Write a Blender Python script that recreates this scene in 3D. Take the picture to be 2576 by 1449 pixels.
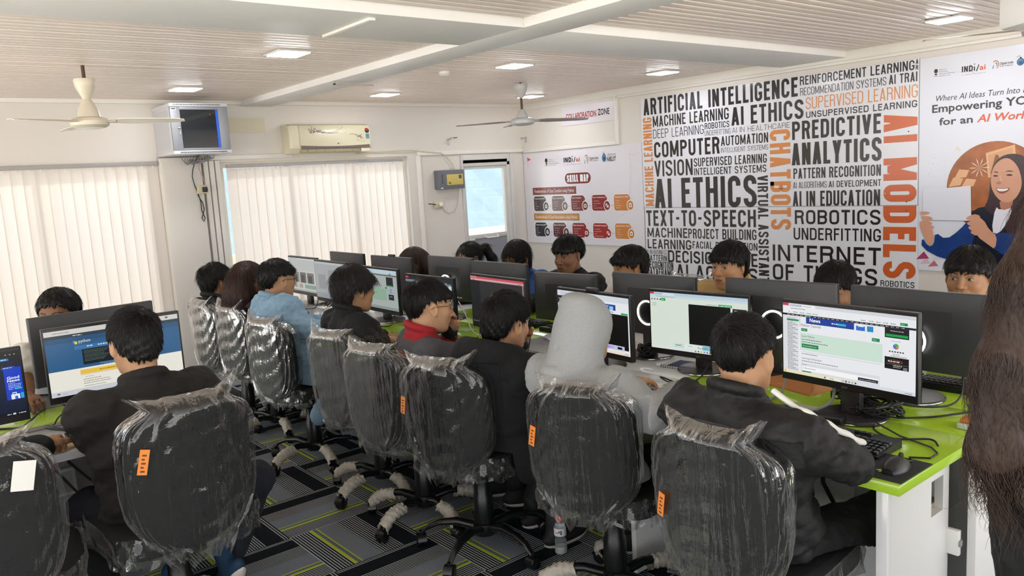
import bpy, bmesh, math, random
import numpy as np
from mathutils import Vector, Matrix
import openvdb

# ---------------------------------------------------------------- camera, sky, sun, exposure
S = bpy.context.scene
for o in list(bpy.data.objects):
    bpy.data.objects.remove(o)
COL = S.collection
cam = bpy.data.cameras.new('camera')
cam.sensor_width = 36.0
cam.lens = 36.0 * 2007.1 / 2576
cam.clip_start = 0.05
cam.clip_end = 5000
cam_o = bpy.data.objects.new('camera', cam)
COL.objects.link(cam_o)
_R = Vector((0.7696383, -0.63579124, -0.0585354))
_U = Vector((0.13352069, 0.07061882, 0.98852679))
_W = Vector((0.62436297, 0.76862376, -0.13924223))
_m = Matrix.Identity(4)
for i in range(3):
    _m[i][0] = _R[i]; _m[i][1] = _U[i]; _m[i][2] = -_W[i]
_m[2][3] = 1.62
cam_o.matrix_world = _m
S.camera = cam_o

w = bpy.data.worlds.new('sky_and_fill')
S.world = w
w.use_nodes = True
nt = w.node_tree
nt.nodes.clear()
_out = nt.nodes.new('ShaderNodeOutputWorld')
_bg = nt.nodes.new('ShaderNodeBackground')
_tc = nt.nodes.new('ShaderNodeTexCoord')
_sx = nt.nodes.new('ShaderNodeSeparateXYZ')
_rp = nt.nodes.new('ShaderNodeValToRGB')
nt.links.new(_tc.outputs['Generated'], _sx.inputs[0])
_mr = nt.nodes.new('ShaderNodeMapRange')
_mr.inputs['From Min'].default_value = -0.3
_mr.inputs['From Max'].default_value = 0.5
nt.links.new(_sx.outputs['Z'], _mr.inputs['Value'])
nt.links.new(_mr.outputs['Result'], _rp.inputs['Fac'])
_rp.color_ramp.elements[0].position = 0.3
_rp.color_ramp.elements[0].color = (2.25, 2.14, 1.98, 1)  # glow below the horizon, added as fill to brighten the ceiling
_rp.color_ramp.elements[1].position = 0.42
_rp.color_ramp.elements[1].color = (0.93, 0.97, 1.0, 1)
_e = _rp.color_ramp.elements.new(1.0)
_e.color = (0.84, 0.92, 1.0, 1)
nt.links.new(_rp.outputs['Color'], _bg.inputs['Color'])
_bg.inputs['Strength'].default_value = 1.75
nt.links.new(_bg.outputs[0], _out.inputs[0])

sun = bpy.data.lights.new('sun', 'SUN')
sun.energy = 1.35
sun.angle = 0.03
sun.color = (1.0, 0.97, 0.93)
sun_o = bpy.data.objects.new('sun', sun)
COL.objects.link(sun_o)
sun_o.rotation_euler = Vector((-0.10, -0.82, -0.56)).to_track_quat('-Z', 'Y').to_euler()

S.view_settings.view_transform = 'Standard'
S.view_settings.look = 'None'
S.view_settings.gamma = 1
S.view_settings.use_curve_mapping = False
S.view_settings.exposure = 0.30
S.cycles.transparent_max_bounces = 24
random.seed(7)
RNG = np.random.default_rng(5)
PI = math.pi

# ---------------------------------------------------------------- helpers: materials
def lin(h):
    h = h.lstrip('#')
    v = [int(h[i:i + 2], 16) / 255 for i in (0, 2, 4)]
    return tuple((c / 12.92 if c <= 0.04045 else ((c + 0.055) / 1.055) ** 2.4) for c in v) + (1,)

MAT = {}
def mat(name, col='#808080', rough=0.5, metal=0.0, emit=None, es=1.0, bump=0.0, bscale=200.0, var=0.0, vscale=8.0, alpha=None, sheen=0.0, coat=0.0, spec=None):
    if name in MAT:
        return MAT[name]
    m = bpy.data.materials.new(name)
    m.use_nodes = True
    n = m.node_tree
    b = n.nodes['Principled BSDF']
    c = lin(col)
    b.inputs['Base Color'].default_value = c
    b.inputs['Roughness'].default_value = rough
    b.inputs['Metallic'].default_value = metal
    if sheen:
        b.inputs['Sheen Weight'].default_value = sheen
        b.inputs['Sheen Roughness'].default_value = 0.5
    if coat:
        b.inputs['Coat Weight'].default_value = coat
    if spec is not None:
        b.inputs['Specular IOR Level'].default_value = spec
    if emit:
        b.inputs['Emission Color'].default_value = lin(emit)
        b.inputs['Emission Strength'].default_value = es
    if var or bump:
        tc = n.nodes.new('ShaderNodeTexCoord')
        if var:
            nz = n.nodes.new('ShaderNodeTexNoise')
            nz.inputs['Scale'].default_value = vscale
            nz.inputs['Detail'].default_value = 6
            n.links.new(tc.outputs['Object'], nz.inputs['Vector'])
            mx = n.nodes.new('ShaderNodeMix')
            mx.data_type = 'RGBA'
            mx.inputs['A'].default_value = tuple(min(1, v * (1 - var)) for v in c[:3]) + (1,)
            mx.inputs['B'].default_value = tuple(min(1, v * (1 + var)) for v in c[:3]) + (1,)
            n.links.new(nz.outputs['Fac'], mx.inputs['Factor'])
            n.links.new(mx.outputs['Result'], b.inputs['Base Color'])
        if bump:
            nb = n.nodes.new('ShaderNodeTexNoise')
            nb.inputs['Scale'].default_value = bscale
            nb.inputs['Detail'].default_value = 4
            n.links.new(tc.outputs['Object'], nb.inputs['Vector'])
            bp = n.nodes.new('ShaderNodeBump')
            bp.inputs['Strength'].default_value = bump
            bp.inputs['Distance'].default_value = 0.004
            n.links.new(nb.outputs['Fac'], bp.inputs['Height'])
            n.links.new(bp.outputs['Normal'], b.inputs['Normal'])
    MAT[name] = m
    return m

def glow(col, es=1.0):
    k = 'lit_' + col.lstrip('#') + '_%d' % int(es * 100)
    if k in MAT:
        return MAT[k]
    m = bpy.data.materials.new(k)
    m.use_nodes = True
    b = m.node_tree.nodes['Principled BSDF']
    b.inputs['Base Color'].default_value = (0.01, 0.01, 0.01, 1)
    b.inputs['Roughness'].default_value = 0.3
    b.inputs['Specular IOR Level'].default_value = 0.25
    b.inputs['Emission Color'].default_value = lin(col)
    b.inputs['Emission Strength'].default_value = es * .72
    MAT[k] = m
    return m

def attr_mat(name, rough=0.5, spec=0.4, sss=0.0, bump=0.0):
    m = bpy.data.materials.new(name)
    m.use_nodes = True
    n = m.node_tree
    b = n.nodes['Principled BSDF']
    a = n.nodes.new('ShaderNodeAttribute')
    a.attribute_name = 'tint'
    n.links.new(a.outputs['Color'], b.inputs['Base Color'])
    b.inputs['Roughness'].default_value = rough
    b.inputs['Specular IOR Level'].default_value = spec
    if sss:
        b.inputs['Subsurface Weight'].default_value = sss
        b.inputs['Subsurface Radius'].default_value = (0.012, 0.005, 0.003)
        b.inputs['Subsurface Scale'].default_value = 0.6
    if bump:
        tc = n.nodes.new('ShaderNodeTexCoord')
        nb = n.nodes.new('ShaderNodeTexNoise')
        nb.inputs['Scale'].default_value = 350
        n.links.new(tc.outputs['Object'], nb.inputs['Vector'])
        bp = n.nodes.new('ShaderNodeBump')
        bp.inputs['Strength'].default_value = bump
        bp.inputs['Distance'].default_value = 0.002
        n.links.new(nb.outputs['Fac'], bp.inputs['Height'])
        n.links.new(bp.outputs['Normal'], b.inputs['Normal'])
    MAT[name] = m
    return m

# ---------------------------------------------------------------- helpers: meshes
class MB:
    """collects shapes and links them as ONE mesh object"""
    def __init__(self):
        self.v = []; self.f = []; self.mi = []; self.mats = []
    def m(self, material):
        if material not in self.mats:
            self.mats.append(material)
        return self.mats.index(material)
    def add(self, verts, faces, material, M=None):
        k = len(self.v)
        if M is not None:
            verts = [tuple(M @ Vector(p)) for p in verts]
        self.v += [(float(p[0]), float(p[1]), float(p[2])) for p in verts]
        i = self.m(material)
        for f in faces:
            self.f.append([k + q for q in f]); self.mi.append(i)
    def box(self, lo, hi, material, b=0.0, M=None):
        x0, y0, z0 = lo; x1, y1, z1 = hi
        if b <= 0:
            v = [(x0, y0, z0), (x1, y0, z0), (x1, y1, z0), (x0, y1, z0), (x0, y0, z1), (x1, y0, z1), (x1, y1, z1), (x0, y1, z1)]
            f = [(0, 3, 2, 1), (4, 5, 6, 7), (0, 1, 5, 4), (1, 2, 6, 5), (2, 3, 7, 6), (3, 0, 4, 7)]
            self.add(v, f, material, M)
            return
        bm = bmesh.new()
        bmesh.ops.create_cube(bm, size=1)
        for q in bm.verts:
            q.co = Vector(((q.co.x + .5) * (x1 - x0) + x0, (q.co.y + .5) * (y1 - y0) + y0, (q.co.z + .5) * (z1 - z0) + z0))
        bmesh.ops.bevel(bm, geom=bm.edges[:], offset=b, segments=2, affect='EDGES', profile=0.5)
        self.bm(bm, material, M)
    def bm(self, bm, material, M=None):
        bm.verts.ensure_lookup_table(); bm.verts.index_update()
        self.add([q.co.copy() for q in bm.verts], [[q.index for q in f.verts] for f in bm.faces], material, M)
        bm.free()
    def tube(self, pts, r, material, n=8, cap=True, M=None):
        pts = [Vector(p) for p in pts]
        R = r if isinstance(r, (list, tuple)) else [r] * len(pts)
        rings = []
        up = None
        for i, p in enumerate(pts):
            t = (pts[min(i + 1, len(pts) - 1)] - pts[max(i - 1, 0)])
            if t.length < 1e-9: t = Vector((0, 0, 1))
            t.normalize()
            if up is None:
                up = Vector((0, 0, 1)) if abs(t.z) < 0.9 else Vector((1, 0, 0))
            a = t.cross(up)
            if a.length < 1e-6:
                a = t.cross(Vector((0.3, 1, 0.2)))
            a.normalize()
            b = a.cross(t).normalized()
            up = b
            rings.append([p + (a * math.cos(2 * PI * k / n) + b * math.sin(2 * PI * k / n)) * R[i] for k in range(n)])
        v = [q for g in rings for q in g]
        f = []
        for i in range(len(pts) - 1):
            for k in range(n):
                f.append((i * n + k, i * n + (k + 1) % n, (i + 1) * n + (k + 1) % n, (i + 1) * n + k))
        if cap:
            f.append(tuple(range(n))[::-1]); f.append(tuple((len(pts) - 1) * n + k for k in range(n)))
        self.add(v, f, material, M)
    def lathe(self, prof, material, c=(0, 0, 0), n=32, M=None):
        v = []; f = []
        for (r, z) in prof:
            for k in range(n):
                a = 2 * PI * k / n
                v.append((c[0] + r * math.cos(a), c[1] + r * math.sin(a), c[2] + z))
        for i in range(len(prof) - 1):
            for k in range(n):
                f.append((i * n + k, i * n + (k + 1) % n, (i + 1) * n + (k + 1) % n, (i + 1) * n + k))
        f.append(tuple(range(n))[::-1]); f.append(tuple((len(prof) - 1) * n + k for k in range(n)))
        self.add(v, f, material, M)
    def grid(self, P, material, closed_u=False, closed_v=False):
        nu = len(P); nv = len(P[0])
        v = [p for r in P for p in r]
        f = []
        for i in range(nu if closed_u else nu - 1):
            for j in range(nv if closed_v else nv - 1):
                f.append((i * nv + j, ((i + 1) % nu) * nv + j, ((i + 1) % nu) * nv + (j + 1) % nv, i * nv + (j + 1) % nv))
        self.add(v, f, material)
    def poly(self, pts, material, M=None):
        self.add(pts, [tuple(range(len(pts)))], material, M)
    def mesh(self, name, smooth=35):
        me = bpy.data.meshes.new(name)
        me.from_pydata(self.v, [], self.f)
        for q in self.mats: me.materials.append(q)
        me.polygons.foreach_set('material_index', self.mi)
        if smooth:
            me.polygons.foreach_set('use_smooth', [True] * len(me.polygons))
            me.set_sharp_from_angle(angle=math.radians(smooth))
        me.update()
        return me
    def build(self, name, parent=None, smooth=35, loc=None, rot=None):
        o = bpy.data.objects.new(name, self.mesh(name, smooth))
        COL.objects.link(o)
        if parent is not None: o.parent = parent
        if loc is not None: o.location = loc
        if rot is not None: o.rotation_euler = rot
        return o

def thing(name, label, cat, loc=(0, 0, 0), rz=0.0, group=None):
    o = bpy.data.objects.new(name, None)
    o.empty_display_size = 0.05
    COL.objects.link(o)
    o.location = loc
    o.rotation_euler = (0, 0, rz)
    return tag(o, label, cat, group)
def tag(o, label, cat, group=None):
    o['label'] = label; o['category'] = cat
    if group: o['group'] = group
    return o
def struct(o, label=None):
    o['kind'] = 'structure'
    if label: o['label'] = label; 
    return o
def copy_tree(o, parent=None):
    c = o.copy()
    COL.objects.link(c)
    c.parent = parent
    for ch in list(o.children):
        copy_tree(ch, c)
    return c

# ---------------------------------------------------------------- helpers: lettering
def arc(cx, cy, rx, ry, a0, a1, n=7):
    return [(cx + rx * math.cos(math.radians(a0 + (a1 - a0) * i / n)), cy + ry * math.sin(math.radians(a0 + (a1 - a0) * i / n))) for i in range(n + 1)]
def stroke(pl, t):
    """strip of quads along a centre line"""
    pl = [p for i, p in enumerate(pl) if i == 0 or abs(p[0] - pl[i - 1][0]) + abs(p[1] - pl[i - 1][1]) > 1e-6]
    out = []
    n = len(pl)
    L = []
    for i, p in enumerate(pl):
        a = pl[max(i - 1, 0)]; b = pl[min(i + 1, n - 1)]
        def nrm(q, r):
            dx, dy = r[0] - q[0], r[1] - q[1]; l = math.hypot(dx, dy) or 1
            return (-dy / l, dx / l)
        if 0 < i < n - 1:
            n1 = nrm(a, p); n2 = nrm(p, b)
            mx, my = n1[0] + n2[0], n1[1] + n2[1]
            l2 = mx * mx + my * my
            k = min(2 / l2 if l2 > 1e-6 else 1, 1.5)
            nx, ny = mx * k, my * k
        else:
            nx, ny = nrm(a, b)
        L.append(((p[0] + nx * t / 2, p[1] + ny * t / 2), (p[0] - nx * t / 2, p[1] - ny * t / 2)))
    for i in range(n - 1):
        out.append([L[i][0], L[i + 1][0], L[i + 1][1], L[i][1]])
    return out
REL = dict(M=1.3, W=1.45, I=0, J=.72, L=.78, E=.8, F=.78, T=.86)
def glyph(ch, w, h, t):
    x0, x1, y0, y1, ym = t / 2, w - t / 2, t / 2, h - t / 2, h * 0.52
    r = max(min((x1 - x0) / 2, (y1 - y0) / 4), 1e-4)
    def rect(a, b, c, d): return [[(a, b), (c, b), (c, d), (a, d)]]
    def diag(a, b, c, d, k=1.08):
        q = t * k
        return [[(a - q / 2, b), (a + q / 2, b), (c + q / 2, d), (c - q / 2, d)]]
    P = []
    if ch == 'I': P += rect(0, 0, t, h)
    elif ch == '-': P += rect(w * .12, h * .42, w * .88, h * .42 + t * .9)
    elif ch == 'A':
        P += diag(t * .54, 0, w / 2 - t * .04, h) + diag(w - t * .54, 0, w / 2 + t * .04, h) + rect(w * .24, h * .2, w * .76, h * .2 + t * .85)
    elif ch == 'V': P += diag(w / 2, 0, t * .54, h) + diag(w / 2, 0, w - t * .54, h)
    elif ch == 'W':
        P += diag(w * .27, 0, t * .5, h, .95) + diag(w * .27, 0, w / 2, h * .95, .95) + diag(w * .73, 0, w / 2, h * .95, .95) + diag(w * .73, 0, w - t * .5, h, .95)
    elif ch == 'X': P += diag(t * .55, 0, w - t * .55, h) + diag(w - t * .55, 0, t * .55, h)
    elif ch == 'Y': P += rect(w / 2 - t / 2, 0, w / 2 + t / 2, h * .45) + diag(w / 2, h * .4, t * .54, h) + diag(w / 2, h * .4, w - t * .54, h)
    elif ch == 'Z': P += rect(0, 0, w, t) + rect(0, h - t, w, h) + diag(t * .6, t * .8, w - t * .6, h - t * .8)
    elif ch == 'M': P += rect(0, 0, t, h) + rect(w - t, 0, w, h) + diag(w / 2, h * .12, t * .55, h, 1.0) + diag(w / 2, h * .12, w - t * .55, h, 1.0)
    elif ch == 'N': P += rect(0, 0, t, h) + rect(w - t, 0, w, h) + diag(w - t * .55, 0, t * .55, h)
    elif ch == 'H': P += rect(0, 0, t, h) + rect(w - t, 0, w, h) + rect(0, h * .47, w, h * .47 + t * .95)
    elif ch == 'K': P += rect(0, 0, t, h) + diag(w - t * .55, 0, t * .8, h * .55) + diag(t * .8, h * .4, w - t * .6, h)
    elif ch == 'L': P += rect(0, 0, t, h) + rect(0, 0, w, t)
    elif ch == 'T': P += rect(w / 2 - t / 2, 0, w / 2 + t / 2, h) + rect(0, h - t, w, h)
    elif ch in 'EF':
        P += rect(0, 0, t, h) + rect(0, h - t, w, h) + rect(0, h * .46, w * .9, h * .46 + t * .95)
        if ch == 'E': P += rect(0, 0, w, t)
    elif ch == 'D': P += rect(0, 0, t, h) + stroke([(0, y0), (x1 - r, y0)] + arc(x1 - r, y0 + r, r, r, -90, 0) + arc(x1 - r, y1 - r, r, r, 0, 90) + [(0, y1)], t)
    elif ch in 'PRB':
        P += rect(0, 0, t, h)
        rr = min(r, (y1 - ym) / 2)
        P += stroke([(0, ym), (x1 - rr, ym)] + arc(x1 - rr, ym + rr, rr, rr, -90, 0) + arc(x1 - rr, y1 - rr, rr, rr, 0, 90) + [(0, y1)], t)
        if ch == 'R': P += diag(w - t * .52, 0, w - t * 1.05, ym)
        if ch == 'B':
            rr = min(r, (ym - y0) / 2)
            P += stroke([(0, y0), (x1 - rr, y0)] + arc(x1 - rr, y0 + rr, rr, rr, -90, 0) + arc(x1 - rr, ym - rr, rr, rr, 0, 90) + [(0, ym)], t)
    elif ch in 'OQ': P += stroke(arc(x1 - r, y0 + r, r, r, -90, 0) + arc(x1 - r, y1 - r, r, r, 0, 90) + arc(x0 + r, y1 - r, r, r, 90, 180) + arc(x0 + r, y0 + r, r, r, 180, 270) + [(x1 - r, y0)], t)
    elif ch == 'U': P += stroke([(x0, h)] + arc(x0 + r, y0 + r, r, r, 180, 270) + arc(x1 - r, y0 + r, r, r, 270, 360) + [(x1, h)], t)
    elif ch == 'J': P += stroke([(x0, h * .28)] + arc(x0 + r, y0 + r, r, r, 180, 270) + arc(x1 - r, y0 + r, r, r, 270, 360) + [(x1, h)], t)
    elif ch in 'CG':
        P += stroke([(x1, h * .68)] + arc(x1 - r, y1 - r, r, r, 0, 90) + arc(x0 + r, y1 - r, r, r, 90, 180) + arc(x0 + r, y0 + r, r, r, 180, 270) + arc(x1 - r, y0 + r, r, r, 270, 360) + [(x1, h * (.32 if ch == 'C' else .5))], t)
        if ch == 'G': P += rect(w * .52, h * .5 - t, w, h * .5)
    elif ch == 'S':
        P += stroke([(x1, h * .72)] + arc(x1 - r, y1 - r, r, r, 0, 90) + arc(x0 + r, y1 - r, r, r, 90, 180) + [(x0, h * .66), (x0 + r * .35, h * .57), (x1 - r * .35, h * .43), (x1, h * .34)] + arc(x1 - r, y0 + r, r, r, 0, -90) + arc(x0 + r, y0 + r, r, r, 270, 180) + [(x0, h * .28)], t)
    return P
def letter_polys(text, W, h, t):
    """condensed capitals filling a box W x h; t = stroke width"""
    gap = .24; k_sum = 0.0; fixed = 0.0
    for i, c in enumerate(text):
        if c == ' ': k_sum += .42
        elif c == 'I': fixed += t
        elif c == '-': k_sum += .6
        else: k_sum += REL.get(c, 1.0)
        if i < len(text) - 1: k_sum += gap
    k = (W - fixed) / k_sum
    x = 0; out = []
    for i, c in enumerate(text):
        wd = .42 * k if c == ' ' else t if c == 'I' else .6 * k if c == '-' else REL.get(c, 1.0) * k
        if c != ' ':
            for p in glyph(c, wd, h, t):
                out.append([(x + q[0], q[1]) for q in p])
        x += wd + gap * k
    return out
_FT = {}
def text_mesh(s, bold=0.0, shear=0.0):
    """outline of a line of ordinary text as (verts, faces), starting at 0,0 with unit cap height"""
    key = (s, bold, shear)
    if key in _FT: return _FT[key]
    cu = bpy.data.curves.new('text', 'FONT')
    cu.body = s; cu.size = 1.38; cu.offset = bold; cu.shear = shear; cu.resolution_u = 2
    ob = bpy.data.objects.new('text', cu)
    COL.objects.link(ob)
    me = bpy.data.meshes.new_from_object(ob)
    v = [(p.co.x, p.co.y) for p in me.vertices]
    f = [tuple(p.vertices) for p in me.polygons]
    bpy.data.objects.remove(ob); bpy.data.curves.remove(cu); bpy.data.meshes.remove(me)
    _FT[key] = (v, f)
    return v, f
def put_text(mb, s, x, y, h, material, place, W=None, bold=0.0, shear=0.0, center=False):
    """text at x,y (left end of the base line), cap height h, optionally squeezed to width W; place() maps 2-D to 3-D"""
    v, f = text_mesh(s, bold, shear)
    if not v: return
    xm = max(p[0] for p in v); xn = min(p[0] for p in v)
    sx = h if W is None else W / (xm - xn)
    if center: x = x - sx * (xm - xn) / 2
    mb.add([place(x + (p[0] - xn) * sx, y + p[1] * h) for p in v], f, material)
def scribble(mb, x, y, w, h, material, place, seed=0):
    """a run of tiny unreadable words: little bars"""
    rr = random.Random(seed * 31 + int(x * 1e4) + int(y * 1e4) * 7)
    q = x
    while q < x + w:
        l = min(rr.uniform(.8, 3.2) * h, x + w - q)
        mb.poly([place(q, y), place(q + l, y), place(q + l, y + h), place(q, y + h)], material)
        q += l + h * .7
# ---------------------------------------------------------------- the room shell
XW, YW, ZC = 6.48, 7.60, 2.47
def noise_bump(n, scale, strength, dist=0.003, src='Object'):
    tc = n.nodes.new('ShaderNodeTexCoord'); nb = n.nodes.new('ShaderNodeTexNoise')
    nb.inputs['Scale'].default_value = scale; nb.inputs['Detail'].default_value = 5
    n.links.new(tc.outputs[src], nb.inputs['Vector'])
    bp = n.nodes.new('ShaderNodeBump'); bp.inputs['Strength'].default_value = strength; bp.inputs['Distance'].default_value = dist
    n.links.new(nb.outputs['Fac'], bp.inputs['Height'])
    n.links.new(bp.outputs['Normal'], n.nodes['Principled BSDF'].inputs['Normal'])
m_wall = mat('wall_paint', '#dcd6cd', 0.45, bump=0.12, bscale=18, var=0.04, vscale=2)
m_trim = mat('white_trim', '#e6e2da', 0.4, var=0.03)
m_band = mat('white_plaster', '#f3f1ed', 0.5, bump=0.15, bscale=9, var=0.05, vscale=3)
m_slat = mat('wood_slat', '#f0e2d6', 0.34, var=0.08, vscale=5)
def wood():
    m = m_slat; n = m.node_tree
    for nd in n.nodes:
        if nd.type == 'TEX_NOISE':
            mp = n.nodes.new('ShaderNodeMapping'); mp.inputs['Scale'].default_value = (1.2, 45, 8)
            tc = [q for q in n.nodes if q.type == 'TEX_COORD'][0]
            n.links.new(tc.outputs['Object'], mp.inputs['Vector']); n.links.new(mp.outputs[0], nd.inputs['Vector'])
wood()
m_gap = mat('ceiling_gap', '#2a221c', 0.9)

# carpet tiles: 0.457 m squares laid quarter-turned
def carpet():
    m = bpy.data.materials.new('carpet_tiles'); m.use_nodes = True
    n = m.node_tree; b = n.nodes['Principled BSDF']
    b.inputs['Roughness'].default_value = 0.95; b.inputs['Specular IOR Level'].default_value = 0.1
    N = n.nodes.new; L = n.links.new
    def math_(op, a, c=None, d=None):
        q = N('ShaderNodeMath'); q.operation = op
        for i, v in enumerate((a, c, d)):
            if v is None: continue
            if isinstance(v, (int, float)): q.inputs[i].default_value = v
            else: L(v, q.inputs[i])
        return q.outputs[0]
    tc = N('ShaderNodeTexCoord'); sp = N('ShaderNodeSeparateXYZ'); L(tc.outputs['Object'], sp.inputs[0])
    T = 0.457
    u = math_('DIVIDE', math_('SUBTRACT', sp.outputs['X'], 1.835 - 4 * T), T)
    v = math_('DIVIDE', math_('SUBTRACT', sp.outputs['Y'], 3.0 - 7 * T), T)
    fu = math_('FRACT', u); fv = math_('FRACT', v)
    par = math_('MODULO', math_('ADD', math_('FLOOR', u), math_('FLOOR', v)), 2.0)
    par = math_('ABSOLUTE', par)
    # parity 0 -> stripes along y (coordinate = fu); parity 1 -> stripes along x (coordinate = fv)
    s = math_('ADD', math_('MULTIPLY', fu, math_('SUBTRACT', 1.0, par)), math_('MULTIPLY', fv, par))
    def band(a, c): return math_('MULTIPLY', math_('GREATER_THAN', s, a), math_('LESS_THAN', s, c))
    def stripes(freq, duty): return math_('LESS_THAN', math_('FRACT', math_('MULTIPLY', s, freq)), duty)
    dark, light, grey, yel, fine = lin('#1a1e24'), lin('#b6bbc0'), lin('#6a7380'), lin('#bccb36'), lin('#8d939a')
    col = None
    def rgb(c):
        q = N('ShaderNodeRGB'); q.outputs[0].default_value = c; return q.outputs[0]
    def mix(fac, a, c):
        q = N('ShaderNodeMix'); q.data_type = 'RGBA'; L(fac, q.inputs['Factor']); L(a, q.inputs['A']); L(c, q.inputs['B']); return q.outputs['Result']
    col = rgb(dark)
    col = mix(math_('MULTIPLY', band(0.0, 0.21), stripes(34, .42)), col, rgb(light))
    col = mix(band(0.21, 0.245), col, rgb(yel))
    col = mix(band(0.245, 0.285), col, rgb(grey))
    col = mix(band(0.285, 0.30), col, rgb(yel))
    col = mix(band(0.30, 0.52), col, rgb(grey))
    col = mix(math_('MULTIPLY', band(0.30, 0.52), stripes(75, .45)), col, rgb(fine))
    col = mix(math_('MULTIPLY', band(0.52, 0.75), stripes(38, .40)), col, rgb(light))
    col = mix(math_('MULTIPLY', band(0.94, 1.0), stripes(36, .40)), col, rgb(light))
    nz = N('ShaderNodeTexNoise'); nz.inputs['Scale'].default_value = 420; nz.inputs['Detail'].default_value = 3
    L(tc.outputs['Object'], nz.inputs['Vector'])
    hsv = N('ShaderNodeHueSaturation'); L(col, hsv.inputs['Color']); L(math_('ADD', math_('MULTIPLY', nz.outputs['Fac'], 0.7), 0.62), hsv.inputs['Value'])
    L(hsv.outputs[0], b.inputs['Base Color'])
    bp = N('ShaderNodeBump'); bp.inputs['Strength'].default_value = 0.5; bp.inputs['Distance'].default_value = 0.003
    L(nz.outputs['Fac'], bp.inputs['Height']); L(bp.outputs['Normal'], b.inputs['Normal'])
    return m
q = MB(); q.box((-2.5, -2.0, -0.1), (XW + .15, YW + .15, 0), carpet()); struct(q.build('floor', smooth=0))

# far (window) wall with two windows and a door opening
q = MB()
W1, W2, D1 = (-0.6, 2.10), (2.72, 4.80), (5.51, 6.28)
y0, y1 = YW, YW + .18
for (a, b_, c, d) in ((-2.5, W1[0], 0, 2.6), (W1[0], W1[1], 0, .28), (W1[0], W1[1], 1.93, 2.6), (W1[1], W2[0], 0, 2.6), (W2[0], W2[1], 0, .46), (W2[0], W2[1], 1.90, 2.6), (W2[1], D1[0], 0, 2.6), (D1[0], D1[1], 1.89, 2.6), (D1[1], XW + .15, 0, 2.6)):
    q.box((a, y0, c), (b_, y1, d), m_wall)
struct(q.build('wall_far', smooth=0))
# soft pier between the two windows
q = MB(); q.box((2.16, YW - .10, 0), (2.53, YW - .002, 1.965), m_wall, b=.035); struct(q.build('trim_1'))
q = MB(); q.box((XW, -2.0, 0), (XW + .15, YW, 2.6), m_wall); struct(q.build('wall_right', smooth=0))

# ceiling: four slatted bays between white plaster bands
q = MB(); q.box((-2.5, -2.0, ZC + .03), (XW + .15, YW + .15, ZC + .15), m_gap); ceil = struct(q.build('ceiling', smooth=0))
def bay(x0, x1, y0, y1):
    q = MB(); p = .0775; y = y0 + .01; i = 0
    while y + p < y1 + .02:
        j = random.uniform(-.001, .001)
        q.box((x0, y, ZC + j), (x1, min(y + p - .017, y1), ZC + .02), m_slat, b=.0025)
        y += p; i += 1
    return q.build('slat_panel', ceil)
bay(-2.5, 3.0, 4.03, YW); bay(3.27, XW, 4.03, YW); bay(-2.5, 3.0, -2.0, 3.44); bay(3.30, XW, -2.0, 3.44)
def trim(n, lo, hi, m=None, b=.004):
    q = MB(); q.box(lo, hi, m or m_trim, b=b); return struct(q.build('trim_%d' % n))
trim(2, (2.98, -2.0, ZC - .05), (3.28, YW - .03, ZC + .028), m_band)
trim(3, (-2.5, 3.43, ZC - .05), (2.98, 4.03, ZC + .028), m_band)
trim(4, (3.28, 3.43, ZC - .05), (XW - .012, 4.03, ZC + .028), m_band)
trim(5, (-2.5, YW - .03, ZC - .035), (XW - .01, YW, ZC + .025), m_trim)      # crown along the window wall
trim(6, (XW - .012, -1.0, 2.395), (XW, YW - .04, ZC + .02), m_trim)             # pale board along the top of the poster wall
trim(7, (XW - .03, 2.0, 2.37), (XW, 6.0, 2.395), m_trim)                     # cable trunking under it
trim(8, (XW - .03, 5.985, 1.885), (XW, 6.03, 2.45), m_trim)                   # its vertical run
trim(9, (XW - .03, 6.03, 1.885), (XW, YW - .03, 1.925), m_trim)               # run over the skill map
trim(10, (4.92, YW - .03, 1.90), (XW - .002, YW, 1.945), m_trim)              # run over the door
trim(11, (4.90, YW - .025, 0.0), (4.955, YW, 1.90), m_trim)                   # vertical run beside the window
trim(12, (2.6, YW - .035, 1.925), (3.44, YW, 1.965), m_trim)
for k, xx in enumerate((2.555, 2.61, 2.665)):
    trim(13 + k, (xx, YW - .05, .5), (xx + .045, YW, 1.92), m_trim, b=.006)
trim(16, (-2.4, YW - .012, 0), (4.9, YW, .09), m_trim)

# windows and door
m_glass = bpy.data.materials.new('window_glass'); m_glass.use_nodes = True
_n = m_glass.node_tree; _n.nodes.clear()
_o = _n.nodes.new('ShaderNodeOutputMaterial'); _t = _n.nodes.new('ShaderNodeBsdfTransparent'); _g = _n.nodes.new('ShaderNodeBsdfGlossy'); _x = _n.nodes.new('ShaderNodeMixShader')
_g.inputs['Roughness'].default_value = 0.02; _x.inputs[0].default_value = 0.06
_n.links.new(_t.outputs[0], _x.inputs[1]); _n.links.new(_g.outputs[0], _x.inputs[2]); _n.links.new(_x.outputs[0], _o.inputs[0])
m_alu = mat('door_frame', '#cfccc8', 0.4, var=.04)
def window(n, x0, x1, z0, z1, bars):
    q = MB(); f = .05
    for a in ((x0, z0, x1, z0 + f), (x0, z1 - f, x1, z1), (x0, z0 + f, x0 + f, z1 - f), (x1 - f, z0 + f, x1, z1 - f)):
        q.box((a[0], YW + .05, a[1]), (a[2], YW + .11, a[3]), m_trim, b=.004)
    for k in range(1, bars):
        xx = x0 + (x1 - x0) * k / bars
        q.box((xx - .025, YW + .05, z0 + f), (xx + .025, YW + .11, z1 - f), m_trim, b=.004)
    o = struct(q.build('window_%d' % n))
    g = MB(); g.box((x0 + f, YW + .075, z0 + f), (x1 - f, YW + .081, z1 - f), m_glass); g.build('pane', o, smooth=0)
window(1, W1[0], W1[1], .28, 1.93, 3)
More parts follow.
